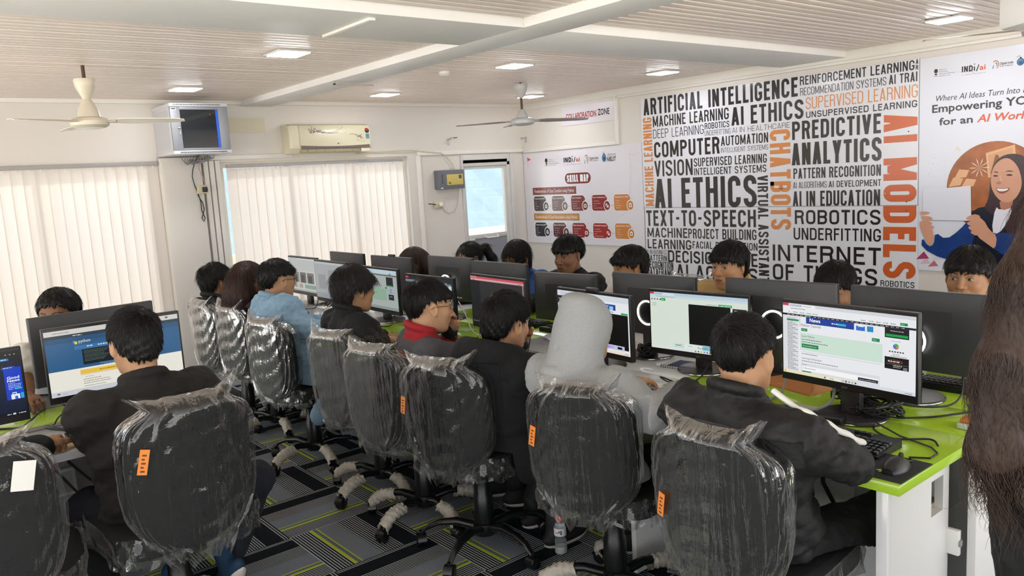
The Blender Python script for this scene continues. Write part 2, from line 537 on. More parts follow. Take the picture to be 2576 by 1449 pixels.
window(2, W2[0], W2[1], .46, 1.90, 3)
q = MB()
m_grey = mat('door_panel', '#8e9097', 0.55, bump=.1, bscale=60)
q.box((5.51, YW - .02, 0), (5.535, YW + .1, 1.89), m_alu, b=.003)
q.box((6.235, YW - .04, 0), (6.28, YW + .1, 1.89), m_alu, b=.003)
q.box((6.19, YW - .02, 0), (6.233, YW + .08, 1.80), m_alu, b=.003)
q.box((5.535, YW - .02, 1.755), (6.235, YW + .06, 1.89), m_alu, b=.003)
q.box((5.535, YW - .01, 1.79), (6.2, YW - .02, 1.83), m_trim, b=.002)
dr = struct(q.build('door_1'))
q = MB()
for a in ((5.535, .03, 5.57, 1.755), (6.15, .03, 6.19, 1.755), (5.57, 1.72, 6.15, 1.755), (5.57, .90, 6.15, .95), (5.57, .03, 6.15, .12)):
    q.box((a[0], YW, a[1]), (a[2], YW + .045, a[3]), m_alu, b=.004)
q.build('door_leaf', dr)
q = MB(); q.box((5.57, YW + .012, .12), (6.15, YW + .03, .90), m_grey); q.build('lower_panel', dr, smooth=0)
q = MB(); q.box((5.57, YW + .02, .95), (6.15, YW + .026, 1.72), m_glass); q.build('pane', dr, smooth=0)
q = MB(); q.tube([(5.80, YW, .93), (5.81, YW - .045, .905), (5.98, YW - .045, .905), (5.99, YW, .93)], .009, m_trim, 6); q.tube([(5.56, YW - .01, .895), (5.64, YW - .012, .895)], .011, m_alu, 8); q.build('handle', dr)

# what lies outside the door: balcony parapet and hill ridges, haze painted into their pale blues
m_par = mat('parapet_plaster', '#e8dcc6', 0.8, var=.05)
q = MB(); q.box((-3, 9.6, -0.5), (14, 9.8, 0.86), m_par, b=.02); struct(q.build('balcony_wall'))
q = MB(); q.box((-3, YW + .2, -0.3), (14, 9.6, -0.02), m_par); struct(q.build('balcony_floor', smooth=0))
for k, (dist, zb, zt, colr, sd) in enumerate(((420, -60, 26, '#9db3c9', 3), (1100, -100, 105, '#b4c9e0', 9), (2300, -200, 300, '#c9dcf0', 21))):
    rr = np.random.default_rng(sd)
    xs = np.linspace(-.6, 2.2, 160); ph = rr.uniform(0, 6, 6)
    hh = sum(np.sin(xs * (2.2 * (i + 1) ** 1.25) + ph[i]) / (i + 1) for i in range(6))
    rough = rr.normal(0, .012 if k == 0 else .004, 160)
    slope = -0.75 * (xs - .82) if k == 0 else (0.35 * (xs - .82) if k == 1 else .25 * (xs - .8))
    P = []
    for i, x in enumerate(xs):
        zt_ = zt * (1 + .22 * hh[i] / 1.5) + dist * .12 * slope[i] + dist * rough[i] * .5
        P.append([(x * dist, dist, zt_), (x * dist, dist * .8, zt_ * .3 + zb * .5), (x * dist, dist * .6, zb)])
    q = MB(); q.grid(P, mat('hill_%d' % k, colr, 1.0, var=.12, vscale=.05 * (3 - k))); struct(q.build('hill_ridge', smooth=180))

# vertical blinds
m_blind = bpy.data.materials.new('blind_fabric'); m_blind.use_nodes = True
_n = m_blind.node_tree; _n.nodes.clear()
_o = _n.nodes.new('ShaderNodeOutputMaterial'); _d = _n.nodes.new('ShaderNodeBsdfDiffuse'); _t = _n.nodes.new('ShaderNodeBsdfTranslucent'); _x = _n.nodes.new('ShaderNodeMixShader')
_d.inputs['Color'].default_value = lin('#f0ebe4'); _t.inputs['Color'].default_value = lin('#e6ddd4'); _x.inputs[0].default_value = 0.55
_n.links.new(_d.outputs[0], _x.inputs[1]); _n.links.new(_t.outputs[0], _x.inputs[2]); _n.links.new(_x.outputs[0], _o.inputs[0])
m_rail = mat('blind_rail', '#a9a4a0', 0.4)
def blind(x0, x1, z0, z1, label):
    t = thing('vertical_blind', label, 'blinds', (x0, YW - .05, z0), 0, 'white vertical blinds on the window wall')
    q = MB(); q.box((0, -.025, z1 - z0), (x1 - x0, .02, z1 - z0 + .035), m_rail, b=.004)
    q.build('head_rail', t)
    q = MB(); n = int(round((x1 - x0) / .087)); sw = (x1 - x0) / n
    hg = MB()
    for i in range(n):
        a = math.radians(random.uniform(10, 16)); c = (i + .5) * sw
        hw = sw * .58
        wob = random.uniform(-.004, .004)
        P = []
        for k in range(9):
            z = (z1 - z0 - .003) * (1 - k / 8)
            b_ = .003 * math.sin(k * .9 + i * 1.7)
            row = []
            for s in (-1, -.5, 0, .5, 1):
                cv = .005 * (1 - s * s)
                row.append((c + s * hw * math.cos(a) + wob * k / 8, s * hw * math.sin(a) - cv + b_ * .4, z))
            P.append(row)
        q.grid(P, m_blind)
        hg.box((c - .006, -.012, z1 - z0 - .028), (c + .006, .0, z1 - z0), m_trim)
    q.build('slats', t, smooth=60)
    hg.build('hanger_trim', t)
    return t
blind(-.55, 2.15, .22, 1.895, 'wide white vertical blind at the window behind the seated boy with the blue web page')
blind(2.765, 4.70, .50, 1.845, 'white vertical blind under the air conditioner, between wall pier and cable run')

# ceiling lights
m_led = mat('led_panel', '#ffffff', .4, emit='#f4f8ff', es=42)
m_ledf = mat('led_frame', '#d8d4cf', .4)
LS = ((2.25, 4.86, 'ceiling light nearest the white fan hanging at left'), (2.20, 6.72, 'ceiling light above the wall mounted network cabinet'), (4.10, 6.81, 'ceiling light in front of the air conditioner'), (4.11, 4.87, 'ceiling light in the middle bay beside the smoke detector'), (5.83, 4.83, 'ceiling light nearest the word board'), (5.87, 6.71, 'ceiling light tucked behind the grey fan near the corner'), (5.70, 2.32, 'ceiling light beside the projector'))
for (x, y, lb) in LS:
    t = thing('ceiling_light', 'square lit ' + lb, 'light', (x, y, ZC - .012), 0, 'square LED panels in the ceiling')
    q = MB(); q.box((-.115, -.125, 0), (.115, .125, .010), m_ledf, b=.003); q.build('frame', t)
    q = MB(); q.box((-.097, -.107, -.004), (.097, .107, .001), m_led); q.build('diffuser', t, smooth=0)
q = MB(); q.lathe([(.045, 0), (.045, -.02), (.03, -.035)], m_trim, (3.78, 5.35, ZC)); tag(q.build('smoke_detector'), 'small round white smoke detector on the slatted ceiling', 'smoke detector')

# ceiling fans
def fan(name_lbl, x, y, zt, ztop_bell, zbell0, zrot, rod, mbody, mblade, angs, rr=.60, lit=False, cup=0.0):
    t = thing('ceiling_fan', name_lbl, 'fan', (x, y, zt), 0)
    q = MB(); q.tube([(0, 0, 0), (0, 0, zrot - zt)], .011, rod, 10); q.build('down_rod', t)
    q = MB(); z = ztop_bell - zt
    q.lathe([(.062, z), (.066, z - .01), (.058, z - .05), (.035, z - .10), (.022, z - .125)], mbody, n=28); q.build('canopy', t)
    q = MB(); z = zbell0 - zt; zr = zrot - zt
    q.lathe([(.02, z), (.03, z - .015), (.055, z - .06), (.066, z - .10), (.07, zr + .02)], mbody, n=28)
    q.lathe([(.07, zr + .022), (.105, zr + .012), (.115, zr - .005), (.112, zr - .03), (.09, zr - .045), (.05, zr - .05)], mbody, n=36)
    if lit: q.lathe([(.088, zr - .046), (.06, zr - .052), (.01, zr - .053)], mat('fan_cap', '#f2f0ea', .3), n=32)
    q.build('motor', t)
    for a in angs:
        a = math.radians(a); b = MB(); P = []; P2 = []
        for k in range(13):
            s = k / 12; r = .10 + s * (rr - .10)
            hw = (.022 + .038 * min(1, s * 4)) * (1 if s < .9 else (1 - (s - .9) * 5))
            tw = .22 * (1 - .5 * s); zz = zr - .005 - .012 * s
            P.append([(r, -hw, zz + hw * tw), (r, -hw * .3, zz + hw * .3 * tw + .004), (r, hw * .4, zz - hw * .4 * tw + .003), (r, hw, zz - hw * tw)])
            P2.append([(p[0], p[1], p[2] - .0035) for p in P[-1]][::-1])
        ring = [P[k] + P2[k] for k in range(13)]
        b.grid(ring, mblade, closed_v=True)
        b.poly(ring[-1], mblade)
        b.box((.06, -.018, zr - .012), (.16, .018, zr - .004), mbody, b=.002)
        for dx in (.105, .135): b.lathe([(.006, 0), (.006, .006)], m_rail, (dx, 0, zr - .004), 8)
        b.build('blade', t, rot=(0, 0, a))
    return t
m_cream = mat('fan_cream', '#d9cfbb', .3); m_blade1 = mat('fan_blade_white', '#e9e2d4', .3)
m_fgrey = mat('fan_grey', '#b9b8b6', .3); m_blade2 = mat('fan_blade_grey', '#8f8b86', .3); m_brown = mat('fan_rod', '#4a2f22', .5)
fan('white ceiling fan with cream motor hanging at left before the window wall', 1.25, 5.72, ZC, 2.385, 2.265, 2.125, m_brown, m_cream, m_blade1, (-27, 93, 213), .57, True)
fan('grey ceiling fan hanging near the corner by the skill map', 4.94, 5.78, ZC, 2.455, 2.225, 2.125, m_brown, m_fgrey, m_blade2, (-36, 140, 64), .62)
fan('beige ceiling fan blade end beside the projector, over the portrait poster', 5.02, 1.55, ZC, 2.455, 2.35, 2.235, m_brown, m_fgrey, mat('fan_blade_beige', '#c6c0b2', .35), (128, 8, 248), .60)

# projector
m_wpl = mat('white_plastic', '#e9e9e6', .35); m_blk = mat('black_plastic', '#17181a', .4); m_slot = mat('slot_black', '#0b0b0c', .8)
t = thing('projector', 'white ceiling projector with black vent slots at the top right', 'projector', (2.575, .84, 1.955), math.radians(-39))
q = MB(); q.box((0, -.10, 0), (.33, .14, .105), m_wpl, b=.012); q.box((.02, -.08, .105), (.31, .12, .125), m_wpl, b=.008); q.build('body', t)
q = MB()
for i in range(8):
    for j in range(6):
        q.box((.014 + j * .047, -.1012, .014 + i * .0095), (.055 + j * .047, -.097, .0205 + i * .0095), m_slot)
q.build('vent', t, smooth=0)
q = MB(); q.tube([(.16, .02, .125), (.16, .02, ZC - 1.955)], .02, m_wpl, 12); q.box((.09, -.05, ZC - 1.955 - .012), (.23, .09, ZC - 1.955), m_wpl); q.build('ceiling_mount', t)
q = MB(); q.tube([(.0, 0, .075), (-.02, 0, .075), (-.03, 0, .075), (-.045, 0, .085), (-.06, 0, .12), (-.045, 0, .16), (0, .02, .19), (.1, .02, .3), (.15, .03, ZC - 1.955)], [.012, .012, .009, .006, .006, .006, .006, .006, .006], m_blk, 8); q.build('cable', t)
trim(17, (2.05, 3.50, ZC - .066), (2.09, 4.00, ZC - .0505), m_trim)
q = MB(); q.box((3.0, 5.72, ZC - .075), (3.012, 5.735, ZC - .0505), m_rail); q.box((3.0, 5.72, ZC - .075), (3.35, 5.735, ZC - .066), m_rail); tag(q.build('ceiling_bracket'), 'thin grey angle bracket under the white ceiling beam', 'bracket')
# ---------------------------------------------------------------- things on the window wall
m_rack = mat('rack_light', '#c9c9cc', .45); m_rackd = mat('rack_door', '#85868a', .4)
m_smoke = bpy.data.materials.new('smoked_glass'); m_smoke.use_nodes = True
_b = m_smoke.node_tree.nodes['Principled BSDF']; _b.inputs['Base Color'].default_value = (.012, .014, .017, 1); _b.inputs['Roughness'].default_value = .06
m_metal = mat('chrome', '#c8c8c8', .22, metal=1.0)
t = thing('network_cabinet', 'grey wall cabinet with dark glass door high between the two blinds', 'cabinet', (2.175, YW - .505, 1.965))
q = MB(); q.box((0, .03, .025), (.485, .503, .405), m_rack, b=.003); q.box((-.005, .0, .40), (.49, .503, .43), m_rack, b=.004); q.box((-.005, 0, 0), (.49, .503, .03), m_rack, b=.004); q.box((-.002, .06, .05), (.001, .45, .38), mat('rack_side', '#bfbfc3', .45)); q.build('body', t)
q = MB()
for k in range(34):
    q.box((.05 + k * .0118, -.0015, .008), (.056 + k * .0118, .001, .02), m_slot); q.box((.03 + k * .0118, -.0015, .41), (.036 + k * .0118, .001, .42), m_slot)
q.build('vent', t, smooth=0)
d = MB(); d.box((.0, .005, .032), (.08, .028, .398), m_rackd, b=.002); d.box((.405, .005, .032), (.487, .028, .398), m_rackd, b=.002); d.box((.08, .005, .375), (.405, .028, .398), m_rackd, b=.002); d.box((.08, .005, .032), (.405, .028, .05), m_rackd, b=.002)
dd = d.build('door', t)
d = MB(); d.box((.08, .012, .05), (.405, .018, .375), m_smoke); d.box((.383, .009, .05), (.403, .013, .372), mat('blue_film', '#1456c8', .3)); d.box((.33, .0105, .33), (.337, .0118, .336), glow('#ff3a20', 1.5)); d.build('glass_pane', dd, smooth=0)
d = MB(); d.lathe([(.011, 0), (.013, .008), (.009, .012)], m_metal, n=16, M=Matrix.Translation((.062, .005, .225)) @ Matrix.Rotation(PI / 2, 4, 'X')); d.box((.058, -.012, .165), (.066, -.008, .205), m_metal, b=.001); d.tube([(.062, -.008, .22), (.062, -.011, .2)], .002, m_metal, 6); d.build('lock', dd)
d = MB(); d.box((.008, .003, .372), (.05, .0052, .392), m_wpl); d.box((.012, .0015, .377), (.046, .0035, .387), mat('ink', '#22242a', .6)); d.build('badge', dd, smooth=0)
q = MB()
for k in range(13):
    a = .10 + k * .026
    q.tube([(2.20 + a * .9, YW - .30, 1.965), (2.22 + a * .9, YW - .25, 1.93 - .012 * math.sin(k)), (2.36 + .01 * k, YW - .18, 1.905 - .02 * math.sin(k * 1.3 + .5)), (2.52 + .008 * k, YW - .16, 1.935), (2.56, YW - .16, 1.966)], .004, mat('grey_cable', '#8d8b8c', .5), 6)
tag(q.build('cable_bundle'), 'bundle of grey data cables drooping below the network cabinet', 'cables')
q = MB(); q.tube([(2.43, YW - .33, 1.965), (2.44, YW - .17, 1.90), (2.43, YW - .13, 1.84), (2.42, YW - .125, 1.78), (2.435, YW - .12, 1.70), (2.45, YW - .115, 1.66), (2.46, YW - .115, 1.60), (2.49, YW - .115, 1.54), (2.50, YW - .112, 1.48), (2.47, YW - .112, 1.40), (2.485, YW - .112, 1.37), (2.50, YW - .112, 1.40), (2.475, YW - .112, 1.47), (2.475, YW - .115, 1.55), (2.46, YW - .115, 1.62)], .0045, mat('black_cable', '#1d1d1f', .45), 6)
tag(q.build('power_cable'), 'thin black cable looping down the pier from the network cabinet', 'cable')
q = MB(); q.tube([(2.50, YW - .14, 1.95), (2.49, YW - .12, 1.85), (2.52, YW - .115, 1.76), (2.53, YW - .115, 1.72), (2.52, YW - .115, 1.67)], .004, mat('pink_wire', '#b3918a', .5), 6)
tag(q.build('wire'), 'pinkish wire pair running from the cabinet to the pier socket', 'cable')
m_ivory = mat('ivory_plastic', '#cfc3a4', .4)
def socket(x, y, z, w_, h_, label, plug=True, plugm=None):
    t = thing('wall_socket', label, 'socket', (x, y, z))
    q = MB(); q.box((-w_ / 2, -.022, -h_ / 2), (w_ / 2, 0, h_ / 2), m_ivory, b=.004); q.box((-w_ / 2 + .008, -.025, -h_ / 2 + .008), (w_ / 2 - .008, -.021, h_ / 2 - .008), m_ivory, b=.002); q.build('plate', t)
    if plug:
        q = MB(); q.box((-.005, -.06, -.024), (.036, -.024, .022), plugm or m_blk, b=.008); q.build('plug', t)
    return t
socket(2.50, YW - .102, 1.66, .10, .075, 'small cream socket with black plug on the pier under the network cabinet')
socket(5.16, YW - .002, 1.345, .125, .085, 'small cream socket with white plug under the grey stabiliser box', True, m_wpl)
q = MB(); q.tube([(5.02, YW - .02, 1.36), (5.06, YW - .03, 1.355), (5.11, YW - .03, 1.345)], .006, m_blk, 6); tag(q.build('short_cable'), 'short black cable stub left of the cream door side socket', 'cable')
# air conditioner
m_acb = mat('aircon_body', '#dad2b6', .35); m_acf = mat('aircon_front', '#cdc7a8', .32); m_pl = mat('aircon_flower', '#6f4a52', .5); m_acs = mat('aircon_strip', '#72605f', .35); m_acd = mat('aircon_louvre', '#9c9378', .45)
t = thing('air_conditioner', 'cream wall air conditioner with floral pattern above the blinds', 'air conditioner', (3.36, YW, 1.955))
q = MB(); Wd = .90
def acprof(): return [(0, .285), (-.13, .285), (-.175, .27), (-.195, .22), (-.20, .10), (-.19, .05), (-.12, 0), (0, 0)]
P = [[(x, p[0], p[1]) for p in acprof()] for x in (0, .02, Wd - .02, Wd)]
P[0] = [(0, p[0] * .92, p[1] * .97 + .004) for p in acprof()]; P[3] = [(Wd, p[0] * .92, p[1] * .97 + .004) for p in acprof()]
q.grid(P, m_acb); q.poly(P[0], m_acb); q.poly(P[3][::-1], m_acb); q.build('casing', t)
q = MB(); f = [(-.155, .279), (-.181, .268), (-.2, .22), (-.206, .10), (-.204, .065)]
P = [[(x, p[0], p[1] - .006 * math.sin(PI * (x - .1) / .75)) for p in f] for x in [.10 + .77 * k / 12 for k in range(13)]]
q.grid(P, m_acf); fr = q.build('front_panel', t)
q = MB(); P = [[(x, -.2055, .075 - .012 * math.sin(PI * (x - .1) / .77)), (x, -.203, .045)] for x in [.105 + .76 * k / 12 for k in range(13)]]
q.grid(P, m_acs); q.build('trim_strip', t)
q = MB(); q.box((.11, -.19, .004), (.76, -.12, .045), m_acd, b=.006)
for k in range(6): q.box((.17 + k * .1, -.196, .01), (.178 + k * .1, -.18, .042), m_acd)
q.box((.77, -.195, .0), (.875, -.13, .04), m_acb, b=.01); q.build('louvre', t)
q = MB(); rr = random.Random(3)
def onf(x, z):
    zs = [p[1] for p in f][::-1]; ys = [p[0] for p in f][::-1]
    return (x, float(np.interp(z, zs, ys)) - .0035, z)
def ring(cx, cz, r):
    n = 9
    for k in range(n):
        a0, a1 = 2 * PI * k / n, 2 * PI * (k + 1) / n
        q.poly([onf(cx + r * math.cos(a0), cz + r * math.sin(a0)), onf(cx + r * math.cos(a1), cz + r * math.sin(a1)), onf(cx + r * .6 * math.cos(a1), cz + r * .6 * math.sin(a1)), onf(cx + r * .6 * math.cos(a0), cz + r * .6 * math.sin(a0))], m_pl)
for k in range(46):
    ring(.17 + abs(rr.gauss(0, .5)) * .16 + .03, .215 + rr.gauss(0, .018), rr.uniform(.003, .0065))
for k in range(26): ring(.35 + rr.random() * .28, .20 + .03 * math.sin(k) + rr.gauss(0, .01), rr.uniform(.0015, .003))
for k in range(24): ring(.76 + rr.gauss(0, .022), .14 + rr.gauss(0, .022), rr.uniform(.003, .006))
for (c0, c1, c2, c3) in (((.22, .225), (.34, .19), (.44, .17), (.58, .25)), ((.25, .235), (.33, .20), (.46, .175), (.52, .20)), ((.64, .18), (.71, .185), (.75, .17), (.80, .13))):
    pts = [((1 - s) ** 3 * c0[0] + 3 * s * (1 - s) ** 2 * c1[0] + 3 * s * s * (1 - s) * c2[0] + s ** 3 * c3[0], (1 - s) ** 3 * c0[1] + 3 * s * (1 - s) ** 2 * c1[1] + 3 * s * s * (1 - s) * c2[1] + s ** 3 * c3[1]) for s in np.linspace(0, 1, 14)]
    for pl in stroke(pts, .003): q.poly([onf(*p) for p in pl], m_pl)
q.poly([onf(.845 + .026 * math.cos(a), .215 + .026 * math.sin(a)) for a in np.linspace(PI, 0, 9)], mat('star_label', '#a8322c', .5)); q.poly([onf(.845 + .026 * math.cos(a), .215 + .026 * math.sin(a)) for a in np.linspace(PI, 2 * PI, 9)], mat('ink', '#22242a', .6))
q.poly([onf(.825, .13), onf(.868, .13), onf(.868, .183), onf(.825, .183)], mat('blue_label', '#7fa3ad', .5))
for k in range(4): q.poly([onf(.83, .14 + k * .01), onf(.862, .14 + k * .01), onf(.862, .145 + k * .01), onf(.83, .145 + k * .01)], mat('ink', '#22242a', .6))
put_text(q, 'LG', .515, .084, .011, mat('ink', '#22242a', .6), lambda x, z: (x, -.2105, z))
q.lathe([(.007, 0), (.007, .001)], mat('ink', '#22242a', .6), n=14, M=Matrix.Translation((.505, -.2075, .089)) @ Matrix.Rotation(PI / 2, 4, 'X'))
q.build('decoration', fr, smooth=0)
q = MB(); q.tube([(4.11, YW - .16, 1.965), (4.16, YW - .03, 1.945), (4.3, YW - .02, 1.955), (4.85, YW - .035, 1.958), (5.0, YW - .035, 1.94), (5.22, YW - .035, 1.92), (5.30, YW - .03, 1.88), (5.37, YW - .03, 1.80), (5.40, YW - .03, 1.725)], .007, mat('cream_cable', '#cfc6b0', .5), 6)
tag(q.build('aircon_cable'), 'cream cable from the air conditioner to the grey stabiliser box', 'cable')
t = thing('voltage_stabiliser', 'dark grey stabiliser box with yellow face on the wall left of the door', 'box', (5.13, YW, 1.51))
q = MB(); q.box((0, -.11, 0), (.35, 0, .215), mat('box_grey', '#6b6d74', .5), b=.008)
for k in range(7): q.box((.03, -.1115, .07 + k * .016), (.05, -.109, .076 + k * .016), m_slot)
q.build('body', t)
q = MB(); q.box((.10, -.114, .045), (.325, -.109, .165), mat('box_yellow', '#cdb765', .5), b=.001); q.box((.265, -.116, .115), (.305, -.113, .155), mat('box_grey2', '#4f5259', .4), b=.001); q.box((.12, -.1155, .075), (.15, -.1135, .08), m_blk); q.box((.12, -.1155, .058), (.155, -.1135, .07), mat('olive', '#6f6433', .5)); q.box((.015, -.1115, .01), (.045, -.109, .02), m_wpl); q.build('face_plate', t)
q = MB(); q.tube([(5.43, YW - .05, 1.515), (5.435, YW - .03, 1.44), (5.41, YW - .03, 1.32), (5.36, YW - .03, 1.245), (5.28, YW - .03, 1.23), (5.21, YW - .04, 1.275), (5.175, YW - .06, 1.33)], .005, mat('white_cable', '#b9b5ad', .5), 6)
tag(q.build('stabiliser_cable'), 'pale cable looping from the stabiliser box to the cream socket', 'cable')
q = MB(); q.box((2.852, YW - .004, 2.17), (3.205, YW, 2.315), mat('yellow_patch', '#d9d1b8', .6)); tag(q.build('wall_plate'), 'faded yellow rectangular plate between the cabinet and the air conditioner', 'plate')
def bracket(x, y, z, along_y, label):
    q = MB()
    if not along_y:
        q.box((x, y - .01, z - .05), (x + .02, y, z + .02), m_metal, b=.002); q.box((x, y - .10, z + .005), (x + .02, y - .008, z + .02), m_metal, b=.002); q.tube([(x, y - .07, z + .02), (x + .07, y - .10, z + .025)], .007, m_metal, 8)
    else:
        q.box((x - .01, y, z - .05), (x, y + .02, z + .02), m_metal, b=.002); q.tube([(x, y + .01, z + .012), (x - .09, y - .02, z)], .007, m_metal, 8); q.tube([(x - .09, y - .03, z), (x - .09, y + .0, z)], .012, m_metal, 8)
    tag(q.build('curtain_bracket'), label, 'bracket')
bracket(5.35, YW, 2.06, False, 'small metal curtain bracket on the wall above the stabiliser box')
bracket(XW, 7.52, 2.06, True, 'small metal curtain bracket in the corner above the skill map')

# ---------------------------------------------------------------- posters on the right wall
m_board = mat('laminate_white', '#e4e4ea', .16, spec=.6); m_print = mat('print_black', '#2b2726', .18, spec=.6); m_prt2 = mat('print_grey', '#4a443f', .2, spec=.6); m_org = mat('print_orange', '#d0622f', .2, spec=.6); m_orgl = mat('print_light_orange', '#d98a4c', .2, spec=.6)
XP = XW - .014
def P3(dx=0.0): return lambda y, z: (XP - dx, y, z)
LAY = [0]
def lay():
    LAY[0] = (LAY[0] + 1) % 9
    return LAY[0] * 3e-5
def wpoly(mb, pts, material, dx=.001):
    k = lay()
    mb.poly([(XP - dx - k, p[0], p[1]) for p in pts], material)
def wrect(mb, y0, z0, y1, z1, material, dx=.001): wpoly(mb, [(y0, z0), (y1, z0), (y1, z1), (y0, z1)], material, dx)
TX = [('ARTIFICIAL INTELLIGENCE', 5.626, 2.156, 3.869, 2.322, 'b'), ('MACHINE LEARNING', 5.506, 2.026, 4.581, 2.136, 'm'), ('DEEP LEARNING', 5.508, 1.912, 4.872, 2.002, 'l'), ('ROBOTICS', 4.859, 1.953, 4.577, 2.012, 'm'), ('UNDERFITTING', 4.862, 1.891, 4.567, 1.94, 'l'), ('AI ETHICS', 4.554, 1.962, 3.816, 2.129, 'b'), ('AI IN HEALTHCARE', 4.549, 1.895, 3.949, 1.943, 'l'), ('REINFORCEMENT LEARNING', 3.848, 2.245, 2.879, 2.321, 'm'), ('RECOMMENDATION SYSTEMS', 3.846, 2.157, 3.097, 2.222, 'l'), ('AI TRAIN', 3.076, 2.158, 2.836, 2.231, 'm'), ('SUPERVISED LEARNING', 3.794, 2.037, 2.852, 2.137, 'ol'), ('UNSUPERVISED LEARNING', 3.792, 1.963, 2.855, 2.016, 'b'), ('PREDICTIVE', 3.927, 1.785, 3.138, 1.943, 'b'), ('ANALYTICS', 3.933, 1.564, 3.132, 1.755, 'b'), ('PATTERN RECOGNITION', 3.918, 1.445, 3.136, 1.536, 'm'), ('AI ALGORITHMS', 3.922, 1.361, 3.604, 1.417, 'l'), ('AI DEVELOPMENT', 3.586, 1.362, 3.135, 1.416, 'm'), ('AI IN EDUCATION', 3.926, 1.204, 3.141, 1.335, 'm'), ('COMPUTER', 5.501, 1.713, 4.693, 1.874, 'b'), ('AUTOMATION', 4.676, 1.782, 4.166, 1.872, 'm'), ('INTELLIGENT SYSTEMS', 4.677, 1.719, 4.167, 1.764, 'l'), ('VISION', 5.505, 1.522, 5.017, 1.683, 'm'), ('SUPERVISED LEARNING', 5.0, 1.601, 4.183, 1.684, 'm'), ('INTELLIGENT SYSTEMS', 5.0, 1.517, 4.188, 1.586, 'm'), ('AI ETHICS', 5.513, 1.198, 4.295, 1.497, 'b'), ('TEXT-TO-SPEECH', 5.637, 1.011, 4.307, 1.174, 'b'), ('MACHINE', 5.63, 0.892, 5.104, 0.992, 'b'), ('PROJECT BUILDING', 5.093, 0.89, 4.304, 0.989, 'm'), ('LEARNING', 5.632, 0.772, 5.059, 0.872, 'b'), ('FACIAL RECOGNITION', 5.043, 0.791, 4.295, 0.863, 'm'), ('AI IN BUSINESS', 5.651, 0.711, 5.374, 0.76, 'l'), ('PATTERN', 5.649, 0.641, 5.376, 0.704, 'm'), ('DECISION TREE', 5.362, 0.637, 4.297, 0.762, 'b'), ('RECOGNITION', 5.65, 0.563, 5.296, 0.637, 'm'), ('DATAFRAME', 5.653, 0.487, 5.298, 0.563, 'm'), ('AI AGENTS', 5.262, 0.474, 4.299, 0.622, 'b'), ('ROBOTICS', 3.908, 1.045, 3.137, 1.169, 'b'), ('UNDERFITTING', 3.921, 0.906, 3.133, 1.012, 'm'), ('INTERNET', 4.134, 0.708, 3.132, 0.856, 'b'), ('OF THINGS', 4.136, 0.533, 3.161, 0.679, 'b'), ('ROBOTICS', 3.134, 0.54, 2.86, 0.589, 'm')]
WT = dict(b=.165, m=.14, l=.08, ol=.085)
t = thing('word_board', 'large white wall board covered in black and orange AI words', 'poster', (XW, 4.25, .08))
t['kind'] = 'thing'
def wchild(mb, name, parent, smooth=0, label=None):
    o = mb.build(name, parent, smooth); o.location = -Vector(parent.location)
    if label: o['label'] = label
    return o
q = MB(); q.box((XP, 2.845, 1.204), (XW - .002, 5.665, 2.328), m_board, b=.0015); wchild(q, 'upper_panel', t)
q = MB(); q.box((XP, 2.835, .08), (XW - .002, 5.655, 1.198), m_board, b=.0015); wchild(q, 'lower_panel', t)
q = MB(); r = MB()
def yflip(y_left):
    k = lay()
    return lambda u, z: (XP - .0012 - k, y_left - u, z)
for (s, y0, z0, y1, z1, k) in TX:
    h = z1 - z0; Wd = y0 - y1
    if s == 'AI TRAIN': Wd = .262
    for p in letter_polys(s, Wd, h, h * WT[k]):
        g_ = yflip(y0); p = [g_(u, z0 + v) for u, v in p]
        if s == 'AI TRAIN' and min(a[1] for a in p) < 2.85: continue
        (r if k == 'ol' else q).poly(p, m_orgl if k == 'ol' else (m_print if z0 > 1.9 or z0 < 1.2 and y0 < 4.2 else m_prt2 if RNG.random() < .0 else m_print))
# words that run down or up the board
def vert(mb, s, y_l, y_r, z_a, z_b, kt, material, down=True):
    """down: reads top to bottom (letter tops to the right)"""
    Wd = z_a - z_b; h = y_l - y_r
    for p in letter_polys(s, Wd, h, h * kt):
        k = lay()
        if down: mb.poly([(XP - .0012 - k, y_l - v, z_a - u) for u, v in p], material)
        else: mb.poly([(XP - .0012 - k, y_r + v, z_b + u) for u, v in p], material)
vert(q, 'VIRTUAL ASSISTANT', 4.283, 4.175, 1.488, .50, .17, m_print)
q.poly([(XP - .0012, y, z) for y, z in ((2.868, 2.285), (2.866, 2.285), (2.862, 2.323), (2.864, 2.323))], m_print)
for s, zz in (('A', 2.288), ('R', 2.245)):
    for p in letter_polys(s, .018, .035, .006): wpoly(q, [(2.869 - u, zz + v) for u, v in p], m_print)
vert(r, 'MACHINE LEARNING', 5.64, 5.523, 2.13, 1.218, .16, m_orgl, down=False)
# letters above read bottom-to-top: their tops point left
vert(r, 'CHATBOTS', 4.150, 3.945, 1.885, .993, .18, m_orgl)
vert(r, 'AI MODELS', 3.115, 2.852, 1.925, .612, .205, m_org)
wchild(q, 'lettering', t, label='black words'); wchild(r, 'lettering', t, label='orange words')
q = MB()
for (y, z) in ((5.58, 1.62), (2.92, 1.78), (2.93, 1.23), (5.6, 1.24), (4.3, 1.24), (5.6, 1.155), (2.93, 1.16), (4.25, 1.16)):
    q.lathe([(.005, 0), (.004, .002)], m_slot, n=10, M=Matrix.Translation((XP, y, z)) @ Matrix.Rotation(-PI / 2, 4, 'Y'))
wchild(q, 'screw', t)

